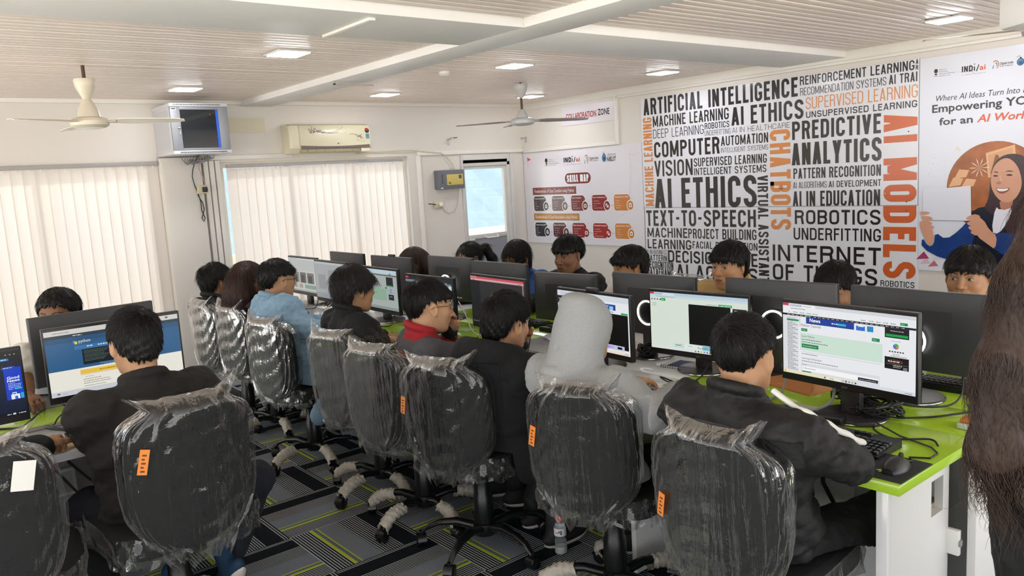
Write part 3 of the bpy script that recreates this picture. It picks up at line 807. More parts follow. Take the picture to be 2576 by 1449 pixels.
t = thing('collaboration_sign', 'small pale sign reading COLLABORATION ZONE in red and black', 'sign', (XW, 6.45, 2.16))
q = MB(); q.box((XW - .008, 6.035, 2.15), (XW - .001, 6.865, 2.355), mat('sign_pale', '#dcd6dc', .3)); wchild(q, 'panel', t)
q = MB()
put_text(q, 'COLLABORATION', 6.80, 2.215, .068, mat('print_red', '#a5302a', .3), lambda x, z: (XW - .0092, 6.80 - (x - 6.80), z), W=.485, bold=.03)
put_text(q, 'ZONE', 6.29, 2.222, .068, m_print, lambda x, z: (XW - .0092, 6.29 - (x - 6.29), z), W=.175, bold=.03)
wchild(q, 'lettering', t)

# shared emblems along the top of both posters
def emblem(mb, y, z, h, ink):
    wpoly(mb, [(y + .3 * h, z), (y - .3 * h, z), (y - .3 * h, z + .05 * h), (y + .3 * h, z + .05 * h)], ink)
    wpoly(mb, [(y + .17 * h * math.cos(a), z + .27 * h + .13 * h * math.sin(a)) for a in np.linspace(0, 2 * PI, 13)[:-1]], ink)
    wpoly(mb, [(y + .2 * h, z + .45 * h), (y - .2 * h, z + .45 * h), (y - .26 * h, z + .8 * h), (y - .1 * h, z + h), (y + .1 * h, z + h), (y + .26 * h, z + .8 * h)], ink)
def logos(mb, X):
    """X(name) -> y left, z bottom, y right, z top"""
    ink = mat('print_black', '#2b2726'); gr = mat('print_greytext', '#77767c', .3)
    def T(s, box, material, bold=0, shear=0, dx=.0016):
        y0, z0, y1, z1 = box
        put_text(mb, s, 0, 0, z1 - z0, material, lambda x, z: (XP - dx, y0 - x, z0 + z), W=y0 - y1, bold=bold, shear=shear)
    y0, z0, y1, z1 = X['emblem']; emblem(mb, (y0 + y1) / 2, z0, z1 - z0, ink)
    y0, z0, y1, z1 = X['mini']; hh = (z1 - z0) / 4.2
    for k, (s, f) in enumerate((('Government of India', .72), ('Information Technology', 1), ('Electronics &', .55), ('Ministry of', .45))):
        T(s, (y0, z0 + k * hh * 1.08, y0 - (y0 - y1) * f, z0 + k * hh * 1.08 + hh * .62), gr)
    y0, z0, y1, z1 = X['india']; d = y0 - y1
    for p in letter_polys('IND', d * .47, z1 - z0, d * .055): wpoly(mb, [(y0 - u, z0 + v) for u, v in p], ink, .0016)
    yy = y0 - d * .53; wrect(mb, yy + d * .02, z0, yy - d * .03, z0 + (z1 - z0) * .75, ink)
    yc, zc, rr = yy - d * .005, z1 + (z1 - z0) * .12, d * .035
    for a in range(12):
        a0, a1 = a * PI / 6, (a + 1) * PI / 6
        wpoly(mb, [(yc + rr * math.cos(a0), zc + rr * math.sin(a0)), (yc + rr * math.cos(a1), zc + rr * math.sin(a1)), (yc + rr * .55 * math.cos(a1), zc + rr * .55 * math.sin(a1)), (yc + rr * .55 * math.cos(a0), zc + rr * .55 * math.sin(a0))], ink)
    wpoly(mb, [(y0 - d * .6, z0 - .004), (y0 - d * .65, z0 - .004), (y0 - d * .74, z1), (y0 - d * .70, z1)], ink)
    for (a, b, c, e) in ((.30, -.1, .38, .25), (.42, .9, .34, 1.2), (.5, -.35, .42, .1)):
        for pl in stroke([(y0 - d * a, z0 + (z1 - z0) * b), (y0 - d * c, z0 + (z1 - z0) * e)], d * .012): wpoly(mb, pl, ink)
    T('ai', (y0 - d * .75, z0 + .002, y1, z0 + (z1 - z0) * .98), m_org, bold=.02)
    T('A  MEITY  INITIATIVE', (y0, z0 - (z1 - z0) * .55, y1, z0 - (z1 - z0) * .42), gr)
    y0, z0, y1, z1 = X['dig']; cy, cz = (y0 + y1) / 2, (z0 + z1) / 2; ry, rz = (y0 - y1) / 2, (z1 - z0) / 2
    for (k0, k1, colr, a0, a1) in ((1.0, .78, mat('print_rust', '#b5603a', .3), -70, 140), (.72, .5, mat('print_white', '#eeeeee', .3), -70, 140), (.55, .30, mat('print_green', '#2f7d46', .3), -60, 110)):
        aa = np.linspace(math.radians(a0), math.radians(a1), 12)
        for i in range(11):
            wpoly(mb, [(cy - ry * k * math.cos(a), cz + rz * k * math.sin(a)) for k, a in ((k0, aa[i]), (k0, aa[i + 1]), (k1, aa[i + 1]), (k1, aa[i]))], colr)
    T('i', (cy + ry * .9, z0 + rz * .1, cy + ry * .5, z0 + rz * 1.0), ink, bold=.02, shear=.2)
    y0, z0, y1, z1 = X['digt']; T('Digital India', (y0, z0 + (z1 - z0) * .45, y1, z1), ink, bold=.01, shear=.25); T('Power To Empower', (y0, z0, y1, z0 + (z1 - z0) * .26), ink, bold=.01)
    y0, z0, y1, z1 = X['glob']; cy, cz = (y0 + y1) / 2, z0 + (z1 - z0) * .42
    wpoly(mb, [(cy + (y0 - y1) * .48 * math.cos(a), cz + (z1 - z0) * .42 * math.sin(a)) for a in np.linspace(0, 2 * PI, 22)[:-1]], ink)
    wpoly(mb, [(cy + (y0 - y1) * .40 * math.cos(a), cz + (z1 - z0) * .36 * math.sin(a)) for a in np.linspace(0, 2 * PI, 22)[:-1]], mat('print_blue', '#3d84bd', .3), .0016)
    wpoly(mb, [(cy - .002 + (y0 - y1) * .3 * math.cos(a), cz - .006 + (z1 - z0) * .2 * math.sin(a)) for a in np.linspace(0, 2 * PI, 14)[:-1]], mat('print_navy', '#1d4d80', .3), .002)
    wrect(mb, cy + .005, z1 - (z1 - z0) * .22, cy - .006, z1 - (z1 - z0) * .05, ink)
    for k in (.55, .8):
        pts = [(cy + (y0 - y1) * (.15 + k * math.cos(a) * .6), z1 - (z1 - z0) * .25 + (y0 - y1) * k * math.sin(a) * .6) for a in np.linspace(.6, 1.9, 6)]
        for pl in stroke(pts, .003): wpoly(mb, pl, mat('print_green2', '#86a574', .3))

t = thing('skill_map_poster', 'white poster titled SKILL MAP with two rows of coloured boxes in the corner', 'poster', (XW, 6.65, .79))
q = MB(); q.box((XP, 5.672, .785), (XW - .002, YW - .012, 1.882), mat('poster_white', '#e2dde3', .2, spec=.6)); wchild(q, 'panel', t)
q = MB(); logos(q, dict(emblem=(7.19, 1.709, 7.15, 1.799), mini=(7.127, 1.708, 6.952, 1.795), india=(6.866, 1.735, 6.599, 1.79), dig=(6.525, 1.701, 6.463, 1.804), digt=(6.445, 1.728, 6.305, 1.775), glob=(6.25, 1.711, 6.186, 1.815)))
put_text(q, 'NIELIT', 0, 0, .046, m_print, lambda x, z: (XP - .0016, 6.174 - x, 1.715 + z), W=.132, bold=.03)
rr = random.Random(2)
wrect(q, 6.168, 1.789, 6.042, 1.792, m_print)
for k in range(7):
    y = 6.165 - k * .0185
    wrect(q, y - .008, 1.760, y - .0105, 1.79, m_print)
    for pl in stroke(arc(y - .004, 1.775, .006, .008, rr.uniform(0, 180), rr.uniform(200, 360), 5), .0025): wpoly(q, pl, m_print)
wchild(q, 'logo', t)
q = MB()
def rounded(y0, z0, y1, z1, r, n=5):
    pts = []
    for (cy, cz, a) in ((y1 + r, z0 + r, 0), (y0 - r, z0 + r, 90), (y0 - r, z1 - r, 180), (y1 + r, z1 - r, 270)):
        for i in range(n + 1):
            b_ = math.radians(a + 180 + 90 * i / n) if False else math.radians(a + 90 * i / n)
            pts.append((cy - r * math.cos(b_), cz - r * math.sin(b_)))
    return pts
mw = mat('print_white', '#eeeeee', .3)
wpoly(q, rounded(6.875, 1.478, 6.432, 1.616, .068), mw); wpoly(q, rounded(6.862, 1.485, 6.437, 1.609, .061), mat('print_maroon', '#7c2f27', .25), .0016)
for p in letter_polys('SKILL MAP', .355, .082, .021): wpoly(q, [(6.825 - u, 1.506 + v) for u, v in p], mw, .0022)
wchild(q, 'title', t)
def bar(y0, z0, y1, z1, colr, txt):
    wrect(q, y0 + .006, z0 - .006, y1 - .006, z1 + .006, m_prt2); wrect(q, y0, z0, y1, z1, colr, .0016)
    put_text(q, txt, 0, 0, (z1 - z0) * .55, mw, lambda x, z: (XP - .0022, y0 - .03 - x, z0 + (z1 - z0) * .25 + z), W=(y0 - y1) * .92)
q = MB(); bar(7.437, 1.375, 6.687, 1.45, mat('print_maroon2', '#8c3f33', .25), 'Fundamentals of Data Curation using Python'); bar(7.438, 1.068, 6.655, 1.135, mat('print_amber', '#c98a3e', .25), 'Fundamentals of Data Annotation using Python'); wchild(q, 'heading', t)
CC = ('#4a413f', '#7a625a', '#7d342c', '#8d1f1d', '#c9792c'); C2 = ('#2f2b33', '#5c2a28', '#8e2622', '#a42420', '#cf7d2d')
ttl = (('Programming Skills', 'Basics of AI & Data', 'Data Analysis', 'Data Visualization &', 'Applications- Data'), ('Programming Skills', 'Basics of AI & Data', 'Data Annotation', 'AI-Assisted Annotation', 'Applications- Data'))
lines = (('Python', 'NumPy', 'Matplotlib', 'Pandas'), ('AI Components', 'Use of Tools', 'AI ethics and', 'privacy'), ('Data Collection &', 'Acquisition', 'Programming', 'Data Integration &'), ('Tools(Plotly)', 'Interactive Dash', 'boards', 'Reporting Techniques'), ('Healthcare', 'Education', 'Manufacturing', 'Agriculture'))
for row, (zt, zb, cc) in enumerate(((1.350, 1.173, CC), (1.033, .864, C2))):
    for k, yl in enumerate((7.431, 7.104, 6.773, 6.433, 6.094)):
        q = MB(); wdt = (.218, .224, .228, .233, .237)[k]; yr = yl - wdt
        colr = mat('print_card_%d_%d' % (row, k), cc[k], .25)
        ps = [(yl, zb + .02), (yl - .02, zb), (yr + .03, zb), (yr + .03, zb + .05), (yr - .0, zb + .10), (yr, zt - .03), (yr + .03, zt), (yl - .02, zt), (yl, zt - .02)]
        cyc, czc = (yl + yr) / 2, (zb + zt) / 2
        wpoly(q, [(cyc + (p[0] - cyc) * 1.05, czc + (p[1] - czc) * 1.07) for p in ps], mw); wpoly(q, ps, colr, .0016)
        cy, cz = yr - .0, zb + .057
        for (rad, mm, dx) in ((.056, mw, .0018), (.046, colr, .0022)):
            wpoly(q, [(cy + rad * .94 * math.cos(a), cz + rad * math.sin(a) * 1.08) for a in np.linspace(0, 2 * PI, 22)[:-1]], mm, dx)
        icon = ([(-.018, -.02, .0, .012), (.004, -.026, .02, .008), (-.008, .012, .012, .024)], [(-.006, -.026, .006, .026), (-.016, -.01, .016, .012)], [(-.022, -.02, .022, .014), (-.016, .014, -.008, .022), (.006, .014, .014, .022)], [(-.022, -.006, .006, .022), (-.002, -.022, .022, .004)], [(-.02, -.02, .02, .018), (-.008, .018, .008, .026)])[k]
        for (a, b_, c_, d_) in icon: wrect(q, cy - a, cz + b_, cy - c_, cz + d_, mw, .0026)
        for (a, b_, c_, d_) in icon[:1]: wrect(q, cy - a * .55, cz + b_ * .5, cy - c_ * .55, cz + d_ * .5, colr, .003)
        put_text(q, ttl[row][k], 0, 0, .016, mw, lambda x, z: (XP - .0022, yl - .012 - x, zt - .034 + z), W=min(wdt * .86, .012 * len(ttl[row][k])), bold=.02)
        for j, s in enumerate(lines[k]):
            put_text(q, '- ' + s, 0, 0, .0095, mw, lambda x, z: (XP - .0022, yl - .016 - x, zt - .072 - j * .026 + z), W=.0072 * len(s))
        if k < 4: wrect(q, yr - .045, zb + .056, yr - wdt * .0 - .10, zb + .059, m_prt2)
        wchild(q, 'skill_card', t)
q = MB(); wpoly(q, [(7.515, 1.83), (7.445, 1.80), (7.51, 1.78)], mat('print_coral', '#d05a50', .3)); wrect(q, 7.51, 1.70, 7.508, 1.83, m_prt2)
for k in range(14):
    a = (7.56 + rr.uniform(-.03, .04), 1.6 + rr.uniform(-.2, .2)); b_ = (a[0] + rr.uniform(-.05, .05), a[1] + rr.uniform(-.06, .06))
    for pl in stroke([a, b_], .0015): wpoly(q, pl, mat('print_mauve', '#b29aa0', .3))
for pl in stroke([(5.70, 1.79), (5.78, 1.76), (5.85, 1.78), (5.83, 1.62), (5.85, 1.40), (5.88, 1.25), (5.93, 1.15), (6.05, 1.10)], .002): wpoly(q, pl, mat('print_mauve', '#b29aa0', .3))
wchild(q, 'print', t)

# portrait poster
t = thing('portrait_poster', 'tall poster of a smiling woman holding a white tablet, headed Empowering', 'poster', (XW, 2.2, .69))
q = MB(); q.box((XP, 1.55, .69), (XW - .002, 2.838, 2.322), mat('poster_white2', '#dfe1ea', .18, spec=.6)); wchild(q, 'panel', t)
q = MB(); logos(q, dict(emblem=(2.734, 2.176, 2.705, 2.23), mini=(2.695, 2.17, 2.585, 2.23), india=(2.536, 2.18, 2.375, 2.222), dig=(2.331, 2.175, 2.287, 2.235), digt=(2.281, 2.185, 2.196, 2.217), glob=(2.174, 2.176, 2.126, 2.238))); wchild(q, 'logo', t)
q = MB()
put_text(q, 'Where AI Ideas Turn Into Impact', 0, 0, .045, m_print, lambda x, z: (XP - .0016, 2.716 - x, 1.988 + z), W=.735, shear=.22)
put_text(q, 'Empowering YOUth', 0, 0, .060, m_print, lambda x, z: (XP - .0016, 2.743 - x, 1.906 + z), W=.79, bold=.026)
put_text(q, 'for an', 0, 0, .056, m_print, lambda x, z: (XP - .0016, 2.691 - x, 1.808 + z), W=.238, bold=.026)
put_text(q, 'AI World', 0, 0, .056, mat('print_coral2', '#d8603f', .25), lambda x, z: (XP - .0016, 2.426 - x, 1.808 + z), W=.36, bold=.026, shear=.22)
wchild(q, 'lettering', t)
q = MB(); cy, cz, R0 = 2.30, 1.335, .328
wpoly(q, [(cy + R0 * math.cos(a), cz + R0 * math.sin(a)) for a in np.linspace(0, 2 * PI, 48)[:-1]], mat('print_copper', '#a8602f', .25, var=.6, vscale=9))
mlt = mat('print_pale_copper', '#e8b183', .25); mdk = mat('print_dark_copper', '#3f1d12', .25)
wpoly(q, [(2.36, 1.58), (2.17, 1.63), (2.15, 1.43), (2.34, 1.40)], mlt, .0014); wpoly(q, [(2.345, 1.565), (2.185, 1.61), (2.17, 1.44), (2.33, 1.41)], mat('print_tan', '#d9a276', .25), .0016)
wpoly(q, [(2.325, 1.43), (2.30, 1.43), (2.275, 1.56), (2.295, 1.565)], mat('print_brown', '#96552d', .25), .0018); wpoly(q, [(2.255, 1.43), (2.235, 1.43), (2.275, 1.56), (2.29, 1.56)], mat('print_brown', '#96552d', .25), .0018)
wpoly(q, [(cy + .02 + .29 * math.cos(a), cz + .03 + .33 * math.sin(a)) for a in np.linspace(PI * 1.08, PI * 1.75, 14)], mdk, .0014)
for (a, b_) in ((2.52, 1.43), (2.47, 1.36), (2.56, 1.37)): wpoly(q, [(a + .055, b_ - .03), (a - .03, b_ - .02), (a - .05, b_ + .03), (a + .02, b_ + .04)], mlt, .0018)
for k in range(10):
    a = k * PI / 5; wpoly(q, [(2.40, 1.475), (2.40 + .05 * math.cos(a - .05), 1.475 + .05 * math.sin(a - .05)), (2.40 + .075 * math.cos(a), 1.475 + .075 * math.sin(a)), (2.40 + .05 * math.cos(a + .05), 1.475 + .05 * math.sin(a + .05))], mat('print_cream', '#fbe9cf', .25), .002)
wchild(q, 'orb_picture', t)
q = MB(); skin = mat('print_skin', '#d49b7e', .25, var=.10, vscale=14); hairm = mat('print_hair', '#3a2228', .25, var=.3, vscale=30); navy = mat('print_blazer', '#173a7c', .25, var=.45, vscale=9); nav2 = mat('print_blazer_dark', '#101226', .25)
def smoothp(pts, it=2):
    for _ in range(it):
        o = []
        for i in range(len(pts)):
            a, b_ = pts[i], pts[(i + 1) % len(pts)]
            o += [(a[0] * .75 + b_[0] * .25, a[1] * .75 + b_[1] * .25), (a[0] * .25 + b_[0] * .75, a[1] * .25 + b_[1] * .75)]
        pts = o
    return pts
wpoly(q, smoothp([(2.44, 1.17), (2.30, 1.20), (2.16, 1.20), (2.02, 1.15), (1.85, 1.05), (1.75, .70), (2.30, .70), (2.42, .85), (2.49, 1.05)], 1), nav2, .002)
wpoly(q, smoothp([(2.324, 1.422), (2.30, 1.514), (2.23, 1.568), (2.12, 1.56), (2.04, 1.47), (2.02, 1.25), (2.0, 1.0), (2.10, .93), (2.20, .98), (2.25, 1.1), (2.37, 1.165), (2.33, 1.25)]), hairm, .0024)
wpoly(q, smoothp([(2.286, 1.19), (2.255, 1.16), (2.17, 1.195), (2.20, 1.08), (2.26, .985), (2.31, 1.0)], 1), mat('print_shirt', '#e6e3ee', .25), .0028)
wpoly(q, smoothp([(2.262, 1.24), (2.17, 1.25), (2.175, 1.18), (2.25, 1.155)], 1), mat('print_skin_deep', '#b87a60', .25), .003)
wpoly(q, smoothp([(2.306, 1.493), (2.223, 1.55), (2.152, 1.49), (2.118, 1.386), (2.122, 1.302), (2.171, 1.222), (2.243, 1.216), (2.302, 1.284), (2.327, 1.371)]), skin, .0034)
def fp(pts, mm, dx=.004): wpoly(q, smoothp(pts, 1), mm, dx)
dk = mat('print_brow', '#3b2420', .25)
fp([(2.312, 1.437), (2.285, 1.446), (2.265, 1.43), (2.29, 1.437)], dk); fp([(2.232, 1.437), (2.20, 1.45), (2.165, 1.435), (2.20, 1.44)], dk)
fp([(2.312, 1.412), (2.29, 1.42), (2.268, 1.41), (2.29, 1.404)], dk); fp([(2.226, 1.414), (2.20, 1.424), (2.172, 1.412), (2.20, 1.406)], dk)
fp([(2.29, 1.355), (2.27, 1.375), (2.245, 1.36), (2.265, 1.347)], mat('print_skin_deep', '#b87a60', .25)); fp([(2.262, 1.43), (2.25, 1.38), (2.245, 1.37), (2.258, 1.38)], mat('print_skin_lit', '#e4b294', .25))
fp([(2.29, 1.327), (2.24, 1.318), (2.19, 1.325), (2.205, 1.295), (2.245, 1.278), (2.275, 1.293)], mat('print_lip', '#9c4a48', .25)); fp([(2.284, 1.322), (2.24, 1.315), (2.198, 1.32), (2.215, 1.302), (2.25, 1.297), (2.272, 1.303)], mat('print_teeth', '#f4efe8', .25), .0046)
wpoly(q, smoothp([(2.06, .99), (2.30, 1.0), (2.34, .93), (2.27, .86), (2.10, .76), (1.80, .70), (1.7, .9), (1.9, 1.0)], 1), navy, .0048)
wpoly(q, smoothp([(2.707, .995), (2.626, .935), (2.527, 1.013), (2.46, 1.10), (2.41, 1.02), (2.45, .86), (2.52, .79), (2.645, .783), (2.809, .868), (2.803, .954), (2.757, .878), (2.713, .894)], 1), navy, .0048)
wpoly(q, [(2.8, 1.321), (2.454, 1.343), (2.445, 1.081), (2.797, 1.086)], m_prt2, .005); wpoly(q, [(2.802, 1.321), (2.456, 1.345), (2.447, 1.083), (2.799, 1.088)], mat('print_tablet', '#e3e3ec', .2), .0054)
for F_ in ([(2.828, 1.156), (2.753, 1.152), (2.745, 1.135), (2.81, 1.12)], [(2.82, 1.12), (2.745, 1.118), (2.716, 1.09), (2.79, 1.075)], [(2.82, 1.08), (2.75, 1.08), (2.72, 1.055), (2.79, 1.04)], [(2.81, 1.05), (2.75, 1.05), (2.70, 1.03), (2.78, 1.0)], [(2.825, 1.09), (2.75, 1.06), (2.715, .98), (2.72, .902), (2.75, .882), (2.785, .947), (2.82, 1.02)]): fp(F_, skin, .006)
for F_ in ([(2.494, 1.10), (2.433, 1.136), (2.38, 1.12), (2.40, 1.08), (2.46, 1.085)], [(2.485, 1.07), (2.42, 1.09), (2.36, 1.07), (2.40, 1.045), (2.46, 1.045)], [(2.475, 1.04), (2.41, 1.05), (2.36, 1.03), (2.41, 1.01), (2.45, 1.01)], [(2.464, 1.0), (2.40, 1.02), (2.36, 1.0), (2.402, .965)], [(2.43, 1.12), (2.364, 1.096), (2.322, 1.016), (2.268, .973), (2.279, .871), (2.325, .906), (2.41, .97), (2.42, 1.05)]): fp(F_, skin, .006)
wchild(q, 'portrait_picture', t)
q = MB()
for k in range(26): wrect(q, 2.78 - rr.random() * .3, 1.38 + rr.random() * .2, 2.78 - rr.random() * .3, 1.3805, m_prt2) if False else wpoly(q, [(a, b_) for a, b_ in (lambda y, z, r_: [(y - r_, z), (y, z - r_), (y + r_, z), (y, z + r_)])(2.77 - rr.random() * .2, 1.37 + rr.random() * .22, .002)], m_prt2)
for (a, b_, s, colr) in ((2.80, .80, .05, '#a83c62'), (2.72, .74, .04, '#c66f74'), (2.78, .76, .04, '#d9b7c0'), (2.68, .80, .05, '#d4d0da'), (2.56, 1.62, .03, '#e6ddd0')):
    wpoly(q, [(a + s, b_ - s * .5), (a - s, b_ - s * .3), (a - s * .2, b_ + s * .8)], mat('print_tri_' + colr[1:], colr, .3))
wchild(q, 'print', t)
# ---------------------------------------------------------------- desks
m_wtop = mat('desk_white', '#dfe0e2', .12, spec=.6); m_green = mat('desk_green', '#a6cc35', .16, spec=.6); m_dwh = mat('desk_panel_white', '#dcdbda', .4)
m_greenS = mat('desk_green_side', '#a6cc35', .4)
DZ = .75
XF, XB = 2.03, 3.30
t = thing('computer_desk', 'long shared desk with alternating lime green and white tops', 'desk', (XF, .93, 0))
def dch(mb, name, smooth=35, label=None):
    o = mb.build(name, t, smooth); o.location = -Vector(t.location)
    if label: o['label'] = label
    return o
segs = ((.93, 2.06, m_green, 'lime green top'), (2.06, 3.19, m_wtop, 'white top'), (3.19, 4.31, m_green, 'lime green top'), (4.31, 5.85, m_wtop, 'white top'))
for (a, b, mm, lb) in segs:
    q = MB()
    q.box((XF, a + .001, DZ - .03), (2.53, b - .001, DZ), mm, b=.0015); q.box((2.535, a + .001, DZ - .03), (2.795, b - .001, DZ), mm, b=.0015); q.box((2.80, a - .07 if a < 1 else a + .001, DZ - .03), (XB, b - .001, DZ), mm, b=.0015)
    dch(q, 'desk_top', label=lb)
for y in (.985, 2.06, 3.19, 4.31, 5.80):
    if y < 1: continue
    q = MB(); q.box((2.22, y - .012, .02), (2.50, y + .012, DZ - .032), m_dwh, b=.002); q.lathe([(.012, 0), (.012, .02)], m_blk, (2.25, y, 0), 10); q.lathe([(.012, 0), (.012, .02)], m_blk, (2.46, y, 0), 10)
    dch(q, 'leg_panel')
    q = MB(); q.box((2.82, y - .012, .0), (3.2, y + .012, DZ - .032), m_dwh, b=.002); dch(q, 'leg_panel')
q = MB()   # end panel with the cable notch
for lo, hi in (((2.055, .975, 0), (2.33, 1.0, DZ - .032)), ((2.33, .975, .66), (2.41, 1.0, DZ - .032)), ((2.33, .975, 0), (2.41, 1.0, .55)), ((2.41, .975, 0), (2.45, 1.0, DZ - .032))):
    q.box(lo, hi, m_dwh)
dch(q, 'end_panel')
q = MB(); q.box((2.05, .972, 0), (2.075, 1.003, DZ - .031), m_wtop, b=.002); dch(q, 'edge_strip')
q = MB(); q.box((2.46, .90, 0), (3.26, .925, DZ - .032), m_dwh, b=.002); q.box((2.80, .94, .0), (2.83, 1.4, DZ - .032), m_dwh); dch(q, 'end_panel')
q = MB(); q.box((2.30, 1.0, .55), (2.45, 1.06, .565), mat('cardboard', '#a5907a', .7)); dch(q, 'cable_shelf')
q = MB(); q.box((2.52, 1.01, .08), (2.545, 5.79, DZ - .032), m_dwh, b=.002); q.box((2.55, 1.01, .08), (2.80, 5.79, .10), m_dwh); dch(q, 'modesty_panel')
def power_outlet(x, y, z, rz, label, n=2):
    t2 = thing('power_outlet', label, 'socket', (x, y, z), rz)
    q = MB(); q.box((-.13, -.03, -.055), (.13, 0, .055), m_wpl, b=.006); q.box((-.115, -.034, -.042), (.115, -.029, .042), mat('outlet_face', '#c9cacc', .35), b=.002); q.build('plate', t2)
    for k in range(n):
        q = MB(); xx = -.06 + k * .075
        q.box((xx - .025, -.075, -.02), (xx + .025, -.034, .025), m_blk, b=.012); q.tube([(xx, -.06, -.02), (xx, -.062, -.07), (xx + .03, -.06, -.14), (xx + .08, -.05, -.2)], .006, m_blk, 6); q.build('plug', t2)
    return t2
power_outlet(2.52, 1.52, .60, -PI / 2, 'white outlet with black plug under the green desk by the black jacket boy', 1)
q = MB(); q.box((2.502, 1.12, .38), (2.519, 1.30, .56), mat('desk_panel_grey', '#b4b4b6', .5), b=.004); tag(q.build('cable_cover'), 'grey square cover plate under the green desk end', 'cover')
q = MB(); q.tube([(2.51, 1.42, .62), (2.48, 1.40, .5), (2.46, 1.34, .43), (2.46, 1.26, .42), (2.47, 1.2, .44)], .008, m_blk, 8); q.box((2.455, 1.15, .43), (2.485, 1.2, .455), m_blk, b=.006); tag(q.build('mains_lead'), 'black mains lead with loose plug hanging under the green desk end', 'cable')
q = MB(); q.box((2.44, .94, .40), (2.459, 1.0, .48), m_wpl, b=.003); q.lathe([(.012, 0), (.012, .004), (.005, .006)], mat('knob_grey', '#8d8d90', .4), n=14, M=Matrix.Translation((2.45, .94, .44)) @ Matrix.Rotation(PI / 2, 4, 'X')); tag(q.build('panel_lock'), 'small white lock plate on the end of the green desk', 'lock')

t = thing('side_desk', 'white desk with lime green strip at left under the blue web page monitor', 'desk', (-.9, 3.11, 0))
for (a, b, mm, lb) in ((3.11, 3.56, m_wtop, 'white top'), (3.565, 3.85, m_green, 'lime green top'), (3.855, 4.3, mat('desk_grey', '#6c6a6a', .25), 'grey top')):
    q = MB(); q.box((-.9, a, DZ - .03), (1.08, b, DZ), mm, b=.002); dch(q, 'desk_top', label=lb)
q = MB(); q.box((-.9, 3.535, .05), (1.05, 3.56, DZ - .032), mat('side_desk_panel', '#9d9a98', .5), b=.002); dch(q, 'modesty_panel')
for x in (-.88, 1.035):
    q = MB(); q.box((x, 3.25, .0), (x + .025, 4.28, DZ - .032), m_dwh, b=.002) if x > 0 else q.box((x, 3.14, 0), (x + .025, 4.28, DZ - .032), m_dwh, b=.002); dch(q, 'leg_panel')
power_outlet(.42, 3.535, .52, 0, 'white outlet with two black plugs under the side desk at left', 2)
q = MB()
for k, (x, dz) in enumerate(((.36, 0), (.44, .02), (.50, .01), (.60, .03))):
    q.tube([(x, 3.50, .72), (x + .03, 3.49, .6), (x + .08 + .02 * k, 3.47, .48), (x + .06, 3.45, .33), (x - .02 + .05 * k, 3.44, .22), (x + .05, 3.44, .12)], .006, m_blk, 6)
tag(q.build('hanging_cables'), 'black cables hanging under the side desk behind the outlet', 'cables')
q = MB(); q.box((.32, 3.50, DZ + .001), (.57, 3.55, DZ + .006), mat('cable_tray_grey', '#7f7d7c', .3)); tag(q.build('cable_flap'), 'grey cable flap let into the white side desk', 'flap')

